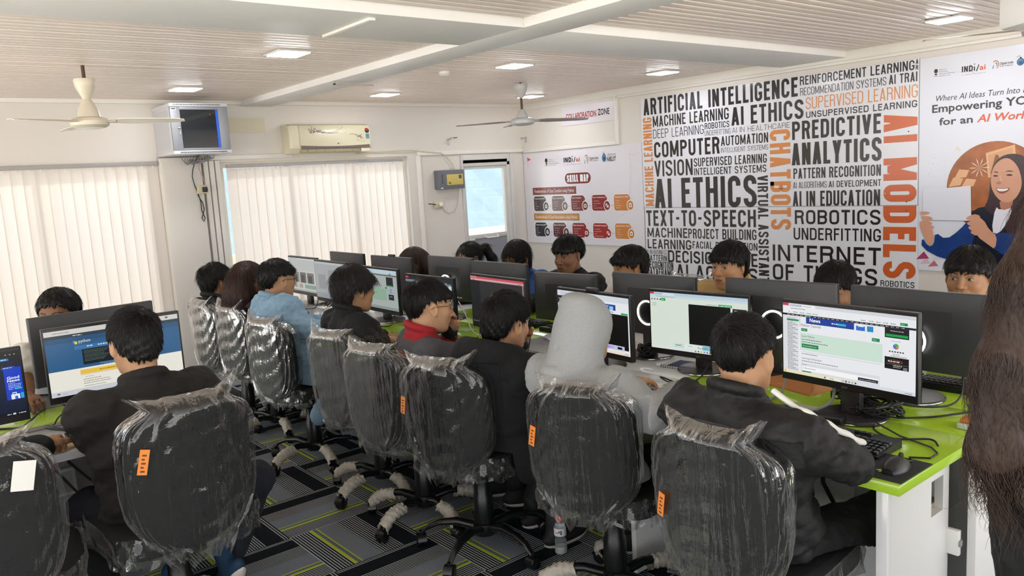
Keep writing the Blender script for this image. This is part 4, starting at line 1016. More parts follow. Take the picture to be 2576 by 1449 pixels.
# ---------------------------------------------------------------- monitors
m_mon = mat('monitor_back', '#3a3b3e', .38); m_bez = mat('monitor_bezel', '#141416', .35); m_stand = mat('stand_metal', '#4c4a4b', .28, metal=.5); m_rim = mat('stand_rim', '#b8b8b8', .2, metal=1.0)
m_ring = mat('ring_white', '#ffffff', .4, emit='#ffffff', es=2.2)  # white ring on some monitor backs, drawn emissive
m_logo = mat('logo_grey', '#7c7c80', .3)
def monitor(name_lbl, x, y, zc, yaw, w, h, ui=None, ring=False, base_dx=0.0, label_sticker=False, group=None, bezel=.012, chin=.026, webcam=False):
    """screen looks along local -y; base stands behind it"""
    t = thing('computer_monitor', name_lbl, 'monitor', (x, y, DZ), math.radians(yaw), group)
    z = zc - DZ
    q = MB()
    q.box((-w / 2, 0, z - h / 2), (w / 2, .022, z + h / 2), m_bez, b=.003)
    P = []
    for (k, dy) in ((1.0, .022), (.985, .026), (.8, .034), (.55, .042)):
        P.append([(-w / 2 * k, dy, z - h / 2 * k), (w / 2 * k, dy, z - h / 2 * k), (w / 2 * k, dy, z + h / 2 * k), (-w / 2 * k, dy, z + h / 2 * k)])
    q.grid(P, m_mon, closed_v=True); q.poly(P[-1], m_mon)
    hs = q.build('housing', t, smooth=20)
    q = MB(); q.box((-.035, .03, -.0 + .012), (.035, .058, z + .03), m_stand, b=.006); q.build('stand_neck', t)
    q = MB(); q.lathe([(.10, 0), (.112, .003), (.112, .007), (.108, .011), (.02, .013)], m_stand, (base_dx, .045, 0), 40); q.lathe([(.1125, .002), (.1135, .004), (.1125, .007)], m_rim, (base_dx, .045, 0), 40); q.build('stand_base', t)
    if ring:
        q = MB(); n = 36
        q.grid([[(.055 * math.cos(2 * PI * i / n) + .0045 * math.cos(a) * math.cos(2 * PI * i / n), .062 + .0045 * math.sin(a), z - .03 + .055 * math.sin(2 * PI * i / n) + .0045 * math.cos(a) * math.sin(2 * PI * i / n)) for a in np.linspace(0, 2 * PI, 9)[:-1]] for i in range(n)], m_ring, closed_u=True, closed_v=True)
        q.build('rear_ring', t)
        q = MB(); q.lathe([(.05, 0), (.048, .018), (.04, .02)], m_bez, n=32, M=Matrix.Translation((0, .042, z - .03)) @ Matrix.Rotation(-PI / 2, 4, 'X')); q.build('rear_hub', t)
    else:
        q = MB(); put_text(q, 'acer', .09, z - .05, .010, m_logo, lambda u, v: (-u, .0425, v)); q.build('logo', hs, smooth=0)
    if label_sticker:
        q = MB(); q.box((-.12, .026, z - h / 2 + .02), (-.04, .0345, z - h / 2 + .065), m_wpl)
        for k in range(4): q.box((-.115, .0346, z - h / 2 + .025 + k * .009), (-.085 - .003 * k, .0349, z - h / 2 + .029 + k * .009), m_blk)
        for k in range(9): q.box((-.075 + k * .0035, .0346, z - h / 2 + .025), (-.0735 + k * .0035, .0349, z - h / 2 + .055), m_blk)
        q.build('sticker', hs, smooth=0)
    # the lit (or dark) screen
    q = MB(); sx0, sx1, sz0, sz1 = -w / 2 + bezel * .6, w / 2 - bezel * .6, z - h / 2 + chin, z + h / 2 - bezel
    SW, SH = sx1 - sx0, sz1 - sz0
    def pl(d):
        return lambda u, v: (sx0 + u * SW, -.0006 - d * .00025, sz1 - v * SH)   # u right, v down, both 0..1
    def R_(u0, v0, u1, v1, c, d=1, es=1.0):
        p = pl(d); q.poly([p(u0, v1), p(u1, v1), p(u1, v0), p(u0, v0)], glow(c, es))
    def T_(s, u, v, hh, c, d=3, W=None, bold=0, es=1.0, center=False):
        """cap height hh as a fraction of the screen height; v = base line"""
        p = pl(d)
        put_text(q, s, 0, 0, hh * SH, glow(c, es), lambda a, b: (sx0 + u * SW + a, -.0006 - d * .00025, sz1 - v * SH + b), W=None if W is None else W * SW, bold=bold, center=center)
    def L_(u, v, wd, hh, c, d=3, es=1.0, seed=0):
        p = pl(d); scribble(q, u * SW, -v * SH, wd * SW, hh * SH, glow(c, es), lambda a, b: (sx0 + a, -.0006 - d * .00025, sz1 + b), seed)
    if ui is None: R_(0, 0, 1, 1, '#050507', 0)
    else: ui(R_, T_, L_, pl, q)
    q.build('screen', t, smooth=0)
    q = MB(); put_text(q, 'acer', 0, z - h / 2 + chin * .3, chin * .34, m_logo, lambda a, b: (a, -.0007, b), center=True)
    q.build('logo', t, smooth=0)
    if webcam:
        q = MB(); q.box((-.035, -.002, z + h / 2 - .012), (.035, .02, z + h / 2 + .014), m_bez, b=.003); q.build('webcam', t)
    return t

def taskbar(R, T, L, c='#dfe6ea', v=.955):
    R(0, v, 1, 1, c, 1)
    for k in range(6): R(.47 + k * .03, v + .013, .485 + k * .03, v + .034, ('#3a6ea5', '#444444', '#d9a83c', '#3d7fc4', '#444444', '#333333')[k], 2)
    L(.93, v + .03, .05, .008, '#555555')
def ui_tutorial(R, T, L, pl, q):
    W = '#f1f3f6'
    R(0, 0, 1, 1, W, 0); R(0, 0, 1, .045, '#d9dce2', 1); R(0, 0, .05, .035, '#c63a4c', 2); L(.07, .032, .09, .008, '#7c828c'); R(.16, .008, .27, .045, '#f7f8fa', 2); L(.17, .034, .07, .008, '#8a8f98')
    L(.07, .075, .12, .010, '#8a8f98'); T('w', .05, .125, .02, '#22272e', bold=.02)
    for k, x in enumerate((.09, .145, .20, .25)): L(x, .125, .04, .009, '#6d7178', seed=k)
    for k, x in enumerate((.62, .68, .73, .78, .83)): L(x, .125, .035, .009, '#6d7178', seed=k + 9)
    R(.895, .095, .945, .13, '#1c8a52', 2); T('Sign In', .902, .119, .012, '#ffffff', 4)
    R(0, .145, 1, .172, '#1d1f23', 1)
    for k in range(25): L(.04 + k * .036, .164, .022, .009, '#c8c8c8', seed=k)
    R(.19, .145, .23, .172, '#1c8a52', 2)
    R(.195, .172, .57, .262, '#1b3f9c', 1); T('News', .225, .232, .052, '#ffffff', bold=.03); L(.40, .225, .045, .014, '#ffffff'); R(.445, .205, .51, .235, '#37b2d4', 3)
    R(.585, .20, .65, .262, '#2a74d8', 2); R(.60, .192, .64, .21, W, 3); R(.665, .19, .71, .262, '#2aa8d8', 2)
    for k in range(3): R(.67 + k * .014, .19, .676 + k * .014, .262, '#1c5fae', 3)
    T('Python Tutorial', .155, .305, .035, '#3b4048'); R(.155, .335, .205, .375, '#1c8a52', 2); T('< Home', .16, .362, .014, '#ffffff', 4)
    R(.70, .335, .755, .378, '#1c8a52', 2); T('Next >', .708, .363, .014, '#ffffff', 4)
    R(0, .172, .13, .955, '#e4e6ea', 1); T('Python Tutorial', .04, .212, .014, '#3b4048'); R(.035, .222, .135, .246, '#1c8a52', 2)
    for k in range(33): L(.04, .262 + k * .0212, .045 + .022 * ((k * 7) % 3), .0085, '#6d7178', seed=k)
    R(.142, .19, .145, .32, '#8a8f98', 2)
    R(.145, .40, .775, .645, '#d3eadb', 1); T('Learn Python', .158, .455, .028, '#3b4048'); L(.158, .495, .16, .010, '#5d6269'); L(.158, .53, .21, .010, '#5d6269'); R(.158, .55, .295, .605, '#1c8a52', 2); T('Start learning Python now >', .168, .585, .015, '#ffffff', 4, W=.115)
    R(.158, .665, .76, .668, '#9fa4aa', 1); L(.158, .698, .13, .009, '#5d6269')
    T('Learning by Examples', .158, .765, .026, '#3b4048'); L(.158, .80, .29, .009, '#5d6269')
    R(.15, .825, .755, .955, '#e1e4ea', 1); T('Example', .16, .853, .016, '#3b4048'); R(.16, .865, .745, .93, '#ffffff', 2); L(.17, .90, .1, .009, '#8a8f98'); R(.16, .935, .235, .95, '#1c8a52', 3)
    R(.60, .885, .745, .925, '#1d1f23', 3); T('Get your own Python Server', .61, .912, .013, '#ffffff', 5, W=.125)
    R(.79, .172, .955, .30, '#1d1f23', 2); R(.797, .252, .948, .285, '#18a552', 3); L(.83, .215, .09, .010, '#bbbbbb', 4)
    T('COLOR PICKER', .835, .345, .013, '#6d7178')
    cu, cv = .868, .405
    for k, c in enumerate(('#3fae49', '#9bbf3b', '#c96f8e', '#7a6fd0', '#3a6fd8', '#37b2a4')):
        a0, a1 = math.radians(k * 60 - 90), math.radians(k * 60 - 30)
        p = pl(3); q.poly([p(cu, cv), p(cu + .022 * math.cos(a0), cv + .04 * math.sin(a0)), p(cu + .022 * math.cos(a1), cv + .04 * math.sin(a1))], glow(c))
    for k in range(6): R(.82 + k * .018, .466, .831 + k * .018, .482, '#2b2e33', 2)
    L(.845, .512, .05, .008, '#8a8f98'); L(.83, .535, .11, .008, '#6d7178')
    R(.79, .545, .955, .70, '#17181c', 2); L(.815, .606, .08, .013, '#e8e8e8', 4); R(.80, .633, .95, .636, '#888888', 3); L(.85, .655, .06, .010, '#dddddd', 4); L(.85, .675, .05, .008, '#bbbbbb', 4)
    p = pl(3)
    for pp in stroke([(.862 + .05 * math.cos(a), .60 + .024 * math.sin(a)) for a in np.linspace(0, 2 * PI, 22)], .004): q.poly([p(*z_) for z_ in pp], glow('#c0562f'))
    R(.917, .66, .945, .675, '#888888', 3); R(.917, .68, .945, .695, '#888888', 3)
    R(0, .955, .45, 1, '#efe9c9', 1); R(.45, .955, 1, 1, '#dfe6ea', 1); R(.012, .968, .022, .986, '#c98a2c', 2)
    R(.34, .966, .352, .988, '#5c6470', 2); R(.36, .962, .47, .992, '#f4f1e4', 2); L(.385, .982, .03, .009, '#8a8f98')
    for k in range(5): R(.48 + k * .024, .966, .492 + k * .024, .988, ('#d9a83c', '#333333', '#8a8f98', '#d9a83c', '#3a4656')[k], 2)
    L(.93, .985, .05, .008, '#555555')
def ui_editor(R, T, L, pl, q):
    W = '#dfe9dc'
    R(0, 0, 1, 1, W, 0); R(0, 0, 1, .05, '#bcd3e0', 1); R(0, 0, .045, .035, '#c63a4c', 2); L(.05, .032, .08, .009, '#8fa3b0'); R(.14, .01, .27, .05, '#d9e6ec', 2); R(0, .05, 1, .09, '#cfdfe6', 1); L(.07, .078, .2, .009, '#8a97a0')
    for k in range(4): R(.015 + k * .03, .115, .03 + k * .03, .138, '#59605f', 2)
    R(.12, .10, .17, .148, '#18a54a', 2); T('Run', .13, .135, .02, '#ffffff', 4, bold=.02)
    R(.415, .17, .835, .93, '#0a0b0c', 1); R(.72, .135, .85, .175, '#12994e', 2); L(.73, .163, .11, .014, '#e8f5e8', 4); L(.6, .155, .11, .009, '#8a97a0')
    for k in range(3): L(.02, .20 + k * .022, .05, .009, '#9aa5a0', seed=k)
    R(.855, .185, .985, .36, '#1b1c20', 1); R(.87, .21, .90, .22, '#bbbbbb', 2)
    p = pl(2); q.poly([p(.91 + .022 * math.cos(a), .285 + .04 * math.sin(a)) for a in np.linspace(0, -2 * PI, 15)[:-1]], glow('#d8d8d8')); p = pl(3); q.poly([p(.904, .27), p(.904, .30), p(.922, .285)], glow('#1b1c20'))
    R(.25, .87, .55, .945, '#cbe2dc', 2); L(.27, .91, .06, .012, '#44504c'); R(.36, .86, .55, .945, '#e6efe8', 3); L(.40, .905, .05, .010, '#7c8a84', 4)
    R(.55, .855, .74, .945, '#8fc9d8', 3); R(.66, .855, .74, .945, '#27c48a', 4); T('Good SEO', .50, .925, .035, '#2c4a58', 6); R(.70, .885, .735, .925, '#101214', 6)
    taskbar(R, T, L, '#e3e9e4', .95)
def ui_seo(R, T, L, pl, q):
    R(0, 0, 1, 1, '#eef0f4', 0); R(0, 0, 1, .10, '#d7dfe8', 1); L(.05, .05, .3, .01, '#8a97a0'); L(.05, .09, .5, .009, '#8a97a0'); R(0, .10, .30, .24, '#23262e', 1); T('Run', .02, .17, .03, '#dddddd', 4)
    R(.5, .14, .83, .24, '#1b3f9c', 2); L(.62, .18, .12, .02, '#9fd0ff', 4); R(.75, .17, .80, .24, '#8fd0f0', 3); L(.70, .275, .1, .012, '#6d7178'); R(.90, .265, .985, .295, '#18a552', 2)
    R(.715, .30, .985, .91, '#0a0b0c', 1); L(.73, .33, .06, .008, '#aaaaaa')
    R(.62, .845, .93, .925, '#c6cbe8', 3); R(.62, .845, .74, .925, '#b48be8', 3); T('Good SEO', .68, .90, .035, '#4c5aa8', 6); R(.84, .865, .90, .905, '#101214', 6)
    taskbar(R, T, L, '#f0e4d6', .95)
def ui_pink(R, T, L, pl, q):
    R(0, 0, 1, 1, '#2e2c2d', 0); R(0, 0, 1, .045, '#c9525f', 1); R(0, .045, 1, .085, '#dba3a8', 1); R(0, 0, .12, .03, '#e8a0a4', 2); L(.02, .03, .08, .012, '#a03040', 4); L(.05, .075, .03, .012, '#7c2f3a', 4); L(.9, .075, .06, .012, '#7c2f3a', 4); R(.97, .08, 1, .95, '#8b6e70', 1); R(0, .085, .18, 1, '#1c1b1e', 1)
    for k in range(4): R(.03 + k * .04, .955, .045 + k * .04, .97, '#bbbbbb', 2)
def ui_dark(R, T, L, pl, q):
    R(0, 0, 1, 1, '#26282e', 0); R(0, 0, .07, .045, '#c8414e', 2); R(0, .08, .9, .13, '#8f979f', 1); L(.03, .115, .3, .016, '#4c525a', 4); R(.9, .1, .99, .95, '#6f7f86', 1); R(.93, .14, .99, .3, '#c9d6d8', 2)
def ui_green(R, T, L, pl, q):
    R(0, 0, 1, 1, '#a9b1ae', 0); R(0, 0, 1, .10, '#bcd0d8', 1); R(0, .12, 1, .145, '#4a4f52', 1); R(.8, .08, .86, .11, '#2f8a58', 2)
    R(.72, .17, .9, .40, '#23272a', 2); R(.74, .37, .88, .40, '#2f8a58', 3); R(.68, .43, .73, .465, '#2f6f4a', 2); R(0, .48, .71, .78, '#8fae9a', 1)
    L(.05, .56, .35, .012, '#5d6b64'); L(.05, .60, .4, .012, '#5d6b64'); R(.05, .63, .14, .66, '#2f6f4a', 2); T('Python', .05, .53, .03, '#4c5a54')
    p = pl(3); q.poly([p(.83 + .022 * math.cos(a), .49 + .035 * math.sin(a)) for a in np.linspace(0, -2 * PI, 9)[:-1]], glow('#5c8fd0')); L(.79, .555, .08, .014, '#44504c'); R(.76, .60, .90, .74, '#2a2d30', 2); L(.79, .66, .07, .012, '#bbbbbb', 4); R(0, .93, 1, 1, '#8c9694', 1)
def ui_pale(R, T, L, pl, q):
    R(0, 0, 1, 1, '#9fa4a6', 0); R(0, 0, 1, .05, '#b5bcc0', 1); R(0, .86, 1, 1, '#8f9698', 1); R(.1, .35, .35, .75, '#8b9092', 1); R(.45, .2, .9, .6, '#8b9092', 1)
def ui_photos(R, T, L, pl, q):
    R(0, 0, 1, 1, '#b3b8b6', 0); R(0, 0, 1, .04, '#c8ced2', 1); L(.05, .03, .3, .01, '#6d7178'); R(0, .38, 1, 1, '#c2c2bc', 1)
    for k, (a, b) in enumerate(((.08, .36), (.40, .62), (.66, .90))): R(a, .42, b, .74, ('#77776c', '#5c6062', '#686c70')[k], 2); R(a + .03, .50, b - .06, .72, '#3e4042', 3)
    for k, (a, b) in enumerate(((.12, .28), (.34, .48), (.55, .95))): R(a, .78, b, .90, ('#8a8f90', '#a0938a', '#7a9a90')[k], 2)
    R(0, .95, 1, 1, '#8c9694', 1)
def ui_python(R, T, L, pl, q):
    R(0, 0, 1, 1, '#f0ede2', 0); R(0, 0, 1, .075, '#d9d4cf', 1); L(.06, .045, .12, .012, '#8a8580'); L(.5, .03, .15, .010, '#8a8580'); R(0, .075, 1, .125, '#2d3e4c', 1); L(.20, .108, .05, .012, '#d8e0e6', 4); T('Python', .235, .112, .016, '#f0f0f0', 4)
    R(0, .125, 1, .615, '#2b5f8c', 1); R(0, .125, 1, .2, '#26557d', 2)
    T('python', .235, .225, .05, '#f0ede2', 4, W=.085); R(.195, .185, .212, .225, '#4b8bbe', 4); R(.206, .198, .224, .24, '#ffd43b', 5)
    R(.20, .265, .75, .325, '#3a76ad', 3); L(.29, .30, .04, .016, '#e4ecf2', 4); L(.37, .30, .07, .016, '#e4ecf2', 4); L(.46, .30, .07, .016, '#e4ecf2', 4); L(.55, .3, .06, .016, '#e4ecf2', 4)
    R(.25, .335, .60, .57, '#14202b', 3)
    for k in range(8): L(.265, .365 + k * .022, .18 - .013 * (k % 4), .008, ('#5d7a55', '#7a7a60', '#4c6b74')[k % 3], 5, seed=k)
    T('Python is a programming language that lets', .37, .584, .010, '#dfe8ef', 4, W=.36); T('and integrate systems more effectively', .40, .605, .009, '#dfe8ef', 4, W=.30)
    R(.22, .645, .80, .715, '#efc64a', 2); L(.36, .685, .18, .012, '#8a6a1c', 4); R(.22, .722, .80, .725, '#8a8580', 2)
    T('Get Started', .25, .765, .018, '#6d6a62', 4)
    for k in range(3): L(.235, .80 + k * .032, (.13, .19, .2)[k], .010, '#8a867c', 4, seed=k)
    L(.235, .905, .16, .009, '#8a867c', 4); R(.50, .75, .54, .80, '#c9c4b4', 2)
    R(0, .925, 1, 1, '#cfd2da', 1); R(.04, .945, .06, .97, '#6d7178', 2); T('Search', .08, .97, .018, '#6d7178', 4)
    R(.90, .02, .92, .045, '#555555', 3)
def ui_news(R, T, L, pl, q):
    R(0, 0, 1, 1, '#101c36', 0); R(0, 0, 1, .16, '#15161c', 1); R(.83, .11, .92, .145, '#1f7fc4', 2); L(.845, .13, .06, .012, '#d8ecff', 4)
    for k in range(3): R(.90 + k * .03, .05, .91 + k * .03, .06, '#cccccc', 2)
    R(.80, .24, .86, .285, '#2a2f3c', 2); L(.815, .268, .03, .014, '#dddddd', 4); R(.865, .235, .955, .275, '#2b46a8', 2); L(.875, .26, .06, .012, '#c8d4ff', 4)
    R(.875, .255, .995, .75, '#0f3fc8', 1); T('Good', .892, .43, .042, '#ffffff', 4, W=.085, bold=.03); T('News', .892, .475, .042, '#ffffff', 4, W=.085, bold=.03)
    for k in range(4): L(.895, .50 + k * .022, (.05, .09, .085, .085)[k], .009, '#c8dcff', 4, seed=k)
    R(.935, .575, .985, .597, '#27c4e0', 4); L(.895, .59, .03, .009, '#c8dcff', 4)
    R(.905, .67, .965, .745, '#f0f4f8', 3); R(.915, .64, .945, .67, '#f0f4f8', 2); R(.92, .652, .94, .668, '#0f3fc8', 3); R(.972, .66, .992, .745, '#27b4d0', 3); R(.93, .70, .95, .745, '#2a6ad8', 4)
    R(0, .94, 1, 1, '#0b1020', 1); L(.86, .975, .03, .012, '#dddddd', 4); R(.90, .955, .92, .98, '#dddddd', 3); L(.94, .975, .05, .012, '#dddddd', 4)
GF = 'monitors facing the aisle on the long desk'; GB = 'monitors seen from behind on the far side of the long desk'
monitor('black monitor showing the Python Tutorial page, before the boy in black jacket', 2.46, 1.31, .993, -94.4, .49, .287, ui_tutorial, group=GF)
monitor('black monitor with pale green code editor, between grey hoodie and black jacket boys', 2.67, 2.07, .951, -85.7, .49, .287, ui_editor, group=GF)
monitor('black monitor partly hidden behind the grey hood, purple banner at bottom', 2.46, 2.48, .953, -94.4, .49, .287, ui_seo, group=GF, webcam=True)
monitor('black monitor with pink browser bar over a dark page', 2.48, 3.18, .975, -93.8, .49, .287, ui_pink, group=GF)
monitor('black monitor with dark page behind the head of the boy in glasses', 2.48, 3.81, .94, -90.1, .49, .287, ui_dark, group=GF)
monitor('black monitor with grey green page before the floral sleeve boy', 2.50, 4.41, .955, -92, .49, .287, ui_green, group=GF)
monitor('monitor with plain pale grey page, second from the far end of the aisle side', 2.43, 4.93, .98, -91.8, .49, .287, ui_pale, group=GF)
monitor('monitor showing rows of pictures at the far end of the aisle side', 2.54, 5.60, .969, -90.6, .49, .287, ui_photos, group=GF)
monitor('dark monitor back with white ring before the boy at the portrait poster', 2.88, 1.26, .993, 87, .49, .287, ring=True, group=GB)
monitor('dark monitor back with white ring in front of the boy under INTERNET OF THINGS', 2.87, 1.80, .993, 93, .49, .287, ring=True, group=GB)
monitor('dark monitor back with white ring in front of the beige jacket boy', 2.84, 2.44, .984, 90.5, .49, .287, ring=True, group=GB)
monitor('dark monitor back with sticker in front of the boy in black t-shirt', 2.88, 3.08, .962, 97, .43, .26, label_sticker=True, group=GB)
monitor('dark monitor back in front of the person in glasses and blue jacket', 2.88, 3.64, .98, 90, .51, .29, group=GB)
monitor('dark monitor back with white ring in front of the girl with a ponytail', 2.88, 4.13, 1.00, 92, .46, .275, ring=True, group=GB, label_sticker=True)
monitor('dark monitor back with webcam in front of the long haired girl', 2.88, 4.85, .96, 90, .54, .30, group=GB, webcam=True)
monitor('dark monitor back at the far end beside the window blind', 2.88, 5.50, .964, 89, .54, .30, group=GB)
monitor('large monitor on the side desk showing the blue python web page', .72, 3.34, 1.016, -1.4, .49, .287, ui_python)
monitor('matt black monitor back behind the blue web page monitor', .72, 3.70, 1.026, 186, .49, .287)
monitor('monitor cut off at the left edge with blue Good News banner', .18, 3.50, .946, 0, .49, .287, ui_news)

# ---------------------------------------------------------------- keyboards, mice and small things
m_key = mat('key_black', '#202124', .35); m_kbd = mat('keyboard_body', '#141517', .4)
def keyboard_proto():
    t = thing('keyboard', 'keyboard', 'keyboard', (0, 0, DZ))
    W, D = .44, .15
    q = MB(); P = [[(-W / 2, -D / 2, .001), (W / 2, -D / 2, .001)], [(-W / 2, -D / 2, .012), (W / 2, -D / 2, .012)], [(-W / 2, D / 2, .026), (W / 2, D / 2, .026)], [(-W / 2, D / 2, .001), (W / 2, D / 2, .001)]]
    q.grid(P, m_kbd); q.poly([P[i][0] for i in range(4)], m_kbd); q.poly([P[i][1] for i in (3, 2, 1, 0)], m_kbd); q.build('case', t, smooth=0)
    q = MB()
    def key(x0, x1, y0, y1):
        z0 = .012 + (y0 + D / 2) / D * .014; z1 = .012 + (y1 + D / 2) / D * .014; g = .0014; e = .003
        v = [(x0 + g, y0 + g, z0), (x1 - g, y0 + g, z0), (x1 - g, y1 - g, z1), (x0 + g, y1 - g, z1), (x0 + e, y0 + e, z0 + .008), (x1 - e, y0 + e, z0 + .008), (x1 - e, y1 - e, z1 + .007), (x0 + e, y1 - e, z1 + .007)]
        q.add(v, [(4, 5, 6, 7), (0, 1, 5, 4), (1, 2, 6, 5), (2, 3, 7, 6), (3, 0, 4, 7)], m_key)
    u = .019; ys = [-.066 + k * .0195 for k in range(5)] + [.046]
    for r in range(6):
        y = ys[r]
        xs = -.21
        if r == 0:
            for wk in (1.25, 1.25, 1.25, 6.25, 1.25, 1.25, 1.25, 1.25): key(xs, xs + wk * u, y, y + u); xs += wk * u
        else:
            n = 15 if r in (1, 2, 3, 4) else 14
            for k in range(n): key(xs + k * u, xs + (k + 1) * u, y, y + u)
        if r in (0, 1, 4, 5):
            for k in range(3): key(.085 + k * u, .085 + (k + 1) * u, y, y + u)
        if r < 5:
            for k in range(4): key(.148 + k * .0165, .148 + (k + 1) * .0165, y, y + u)
    q.build('keys', t, smooth=0)
    return t
kb = keyboard_proto()
KB = ((2.24, 1.275, -90, 'black keyboard on the green desk beside the mouse mat'), (2.21, 1.95, -90, 'black keyboard on the green desk between the two near boys'), (2.21, 2.55, -91, 'black keyboard before the grey hooded person'), (2.20, 3.03, -88, 'black keyboard before the black hooded person'), (2.20, 3.70, -92, 'black keyboard under the hands of the floral sleeve boy'), (2.22, 4.60, -90, 'pale keyed keyboard before the denim jacket person'), (2.98, 3.62, 90, 'black keyboard on the far side near the blue sleeve'), (2.95, 3.10, 90, 'black keyboard on the far green desk behind the sticker monitor'), (3.05, 1.25, 90, 'black keyboard on the far side beside the woman with long hair'), (.72, 3.22, 4, 'black keyboard on the white side desk'))
for i, (x, y, a, lb) in enumerate(KB):
    o = kb if i == 0 else copy_tree(kb)
    o.location = (x, y, DZ); o.rotation_euler = (0, 0, math.radians(a)); tag(o, lb, 'keyboard', 'keyboards on the desks')
    if i == 0: kb = o
def flat(name, label, cat, pts, z, th, m, b=0):
    bm = bmesh.new(); vs = [bm.verts.new((p[0], p[1], z)) for p in pts]; f = bm.faces.new(vs); bm.normal_update()
    if f.normal.z < 0: f.normal_flip()
    r = bmesh.ops.extrude_face_region(bm, geom=[f]); bmesh.ops.translate(bm, vec=(0, 0, th), verts=[v for v in r['geom'] if isinstance(v, bmesh.types.BMVert)])
    q = MB(); q.bm(bm, m); return tag(q.build(name), label, cat)
m_pad = mat('mouse_mat_cloth', '#23272c', .8, bump=.3, bscale=500)
t = thing('mouse_mat', 'dark mouse mat with green 4 at the near corner of the green desk', 'mouse mat', (2.13, 1.005, DZ))
q = MB(); q.box((-.085, -.072, .0005), (.105, .085, .004), m_pad, b=.001); q.build('mat', t)
q = MB(); ml = mat('mat_lime', '#c8d838', .7); md = mat('mat_olive', '#3c471c', .8)
for p in glyph('A', .02, .035, .006)[:0]: pass
put_text(q, '4', 0, 0, .028, ml, lambda a, b: (-.045 + b, .02 - a, .0046), bold=.03)
for pp in stroke([(.02, .07), (-.01, .045), (-.04, .04), (-.07, .06)], .012): q.poly([(a, b, .0044) for a, b in pp][::-1], md)
q.build('print', t, smooth=0)
t = thing('computer_mouse', 'black mouse on the dark mouse mat', 'mouse', (2.13, .985, DZ + .0045), math.radians(-90))
P = []
for i in range(13):
    s = i / 12; yy = -.052 + .104 * s; wv = .031 * math.sin(PI * min(max(s * .86 + .07, 0), 1)) ** .45; hv = .038 * math.sin(PI * (s * .80 + .12)) ** .8
    P.append([(wv * math.cos(a), yy, max(0, hv * math.sin(a))) for a in np.linspace(0, PI, 11)] + [(-wv * .9, yy, 0), (wv * .9, yy, 0)])
q = MB(); q.grid(P, m_key, closed_v=True); q.poly(P[0], m_key); q.poly(P[-1][::-1], m_key); q.build('shell', t, smooth=60)
q = MB(); q.lathe([(.011, -.003), (.011, .003)], m_blk, n=16, M=Matrix.Translation((0, .025, .031)) @ Matrix.Rotation(PI / 2, 4, 'Y')); q.build('wheel', t)
q = MB(); q.tube([(2.185, .985, DZ + .012), (2.215, .98, DZ + .006), (2.24, 1.0, DZ + .005), (2.27, .955, DZ + .005), (2.32, .955, DZ + .005), (2.36, .99, DZ + .005), (2.40, 1.10, DZ + .005), (2.44, 1.2, DZ + .02)], .0028, m_blk, 6); tag(q.build('mouse_cable'), 'thin black mouse cable zigzagging over the green desk', 'cable')
def adaptor(x, y, rz, label):
    t = thing('power_adaptor', label, 'adaptor', (x, y, DZ), math.radians(rz), 'black power adaptors on the desk')
    q = MB(); q.box((-.055, -.028, .0005), (.055, .028, .032), m_kbd, b=.004); q.build('case', t)
    q = MB(); q.tube([(.055, 0, .016), (.07, 0, .016), (.10, .01, .008), (.15, .05, .006)], .004, m_blk, 6); q.build('lead', t)
adaptor(2.38, 1.33, -80, 'black power adaptor brick on the green desk behind the stripe sleeved boy')
adaptor(2.41, 2.78, -78, 'black power adaptor brick on the white desk beside the grey hood')
adaptor(2.33, 4.72, -80, 'black power adaptor brick on the far white desk by the denim jacket')
flat('paper_sheet', 'white paper sheet on the desk seam right of the grey hooded person', 'paper', ((2.405, 2.19), (2.415, 1.975), (2.30, 2.005), (2.245, 2.12)), DZ + .0012, .001, mat('paper', '#eceef0', .8))
t = thing('spiral_notebook', 'open spiral notebook on the white desk under the green page monitor', 'notebook', (2.73, 2.17, DZ), math.radians(8))
q = MB(); q.box((-.07, -.10, .001), (.07, .10, .008), mat('paper', '#eceef0', .8), b=.001); q.box((-.06, -.08, .0085), (.05, .07, .0095), mat('note_blue', '#46597a', .7)); q.build('pages', t)
q = MB()
for k in range(17): q.tube([(-.07 + .006 * math.cos(a), -.095 + k * .0118, .006 + .007 * math.sin(a)) for a in np.linspace(0, 2 * PI, 9)], .0012, m_blk, 5, cap=False)
q.build('spiral', t)
t = thing('paper_envelope', 'brown orange envelope lying behind the Python Tutorial monitor', 'envelope', (2.78, 1.66, DZ), math.radians(-12))
q = MB(); me_ = mat('envelope_brown', '#cf8f57', .65, var=.12, vscale=14)
P = [[(-.12 + .24 * i / 8, -.15 + .30 * j / 10, .003 + .012 * math.sin(PI * i / 8) * math.sin(PI * j / 10) + .002 * math.sin(i * 2.1 + j)) for j in range(11)] for i in range(9)]
q.grid(P, me_); q.box((-.12, -.15, .0005), (.12, .15, .003), me_); q.build('pouch', t)
q = MB(); q.poly([(-.12, -.15, .0045), (-.12, .15, .0045), (-.02, .08, .019), (-.02, -.08, .019)], mat('envelope_flap', '#b9763f', .65)); q.build('flap', t)
flat('white_ruler', 'flat grey plastic strip on the green desk by the cables', 'strip', ((2.47, 1.53), (2.50, 1.53), (2.52, 1.32), (2.49, 1.32)), DZ + .0008, .008, mat('strip_grey', '#b9bcae', .5))
flat('folded_paper', 'small folded brown paper by the fist on the white side desk', 'paper', ((.44, 3.17), (.53, 3.20), (.55, 3.17), (.46, 3.12)), DZ + .001, .008, mat('paper_brown', '#bda27e', .8))
flat('green_card', 'small green card on the far green desk among the cables', 'card', ((2.60, 3.75), (2.68, 3.76), (2.70, 3.66), (2.62, 3.65)), DZ + .001, .002, mat('card_green', '#a9c98a', .6))
t = thing('snack_packet', 'small clear pack with orange top at the green desk edge by the brown hair', 'packet', (2.62, .98, DZ))
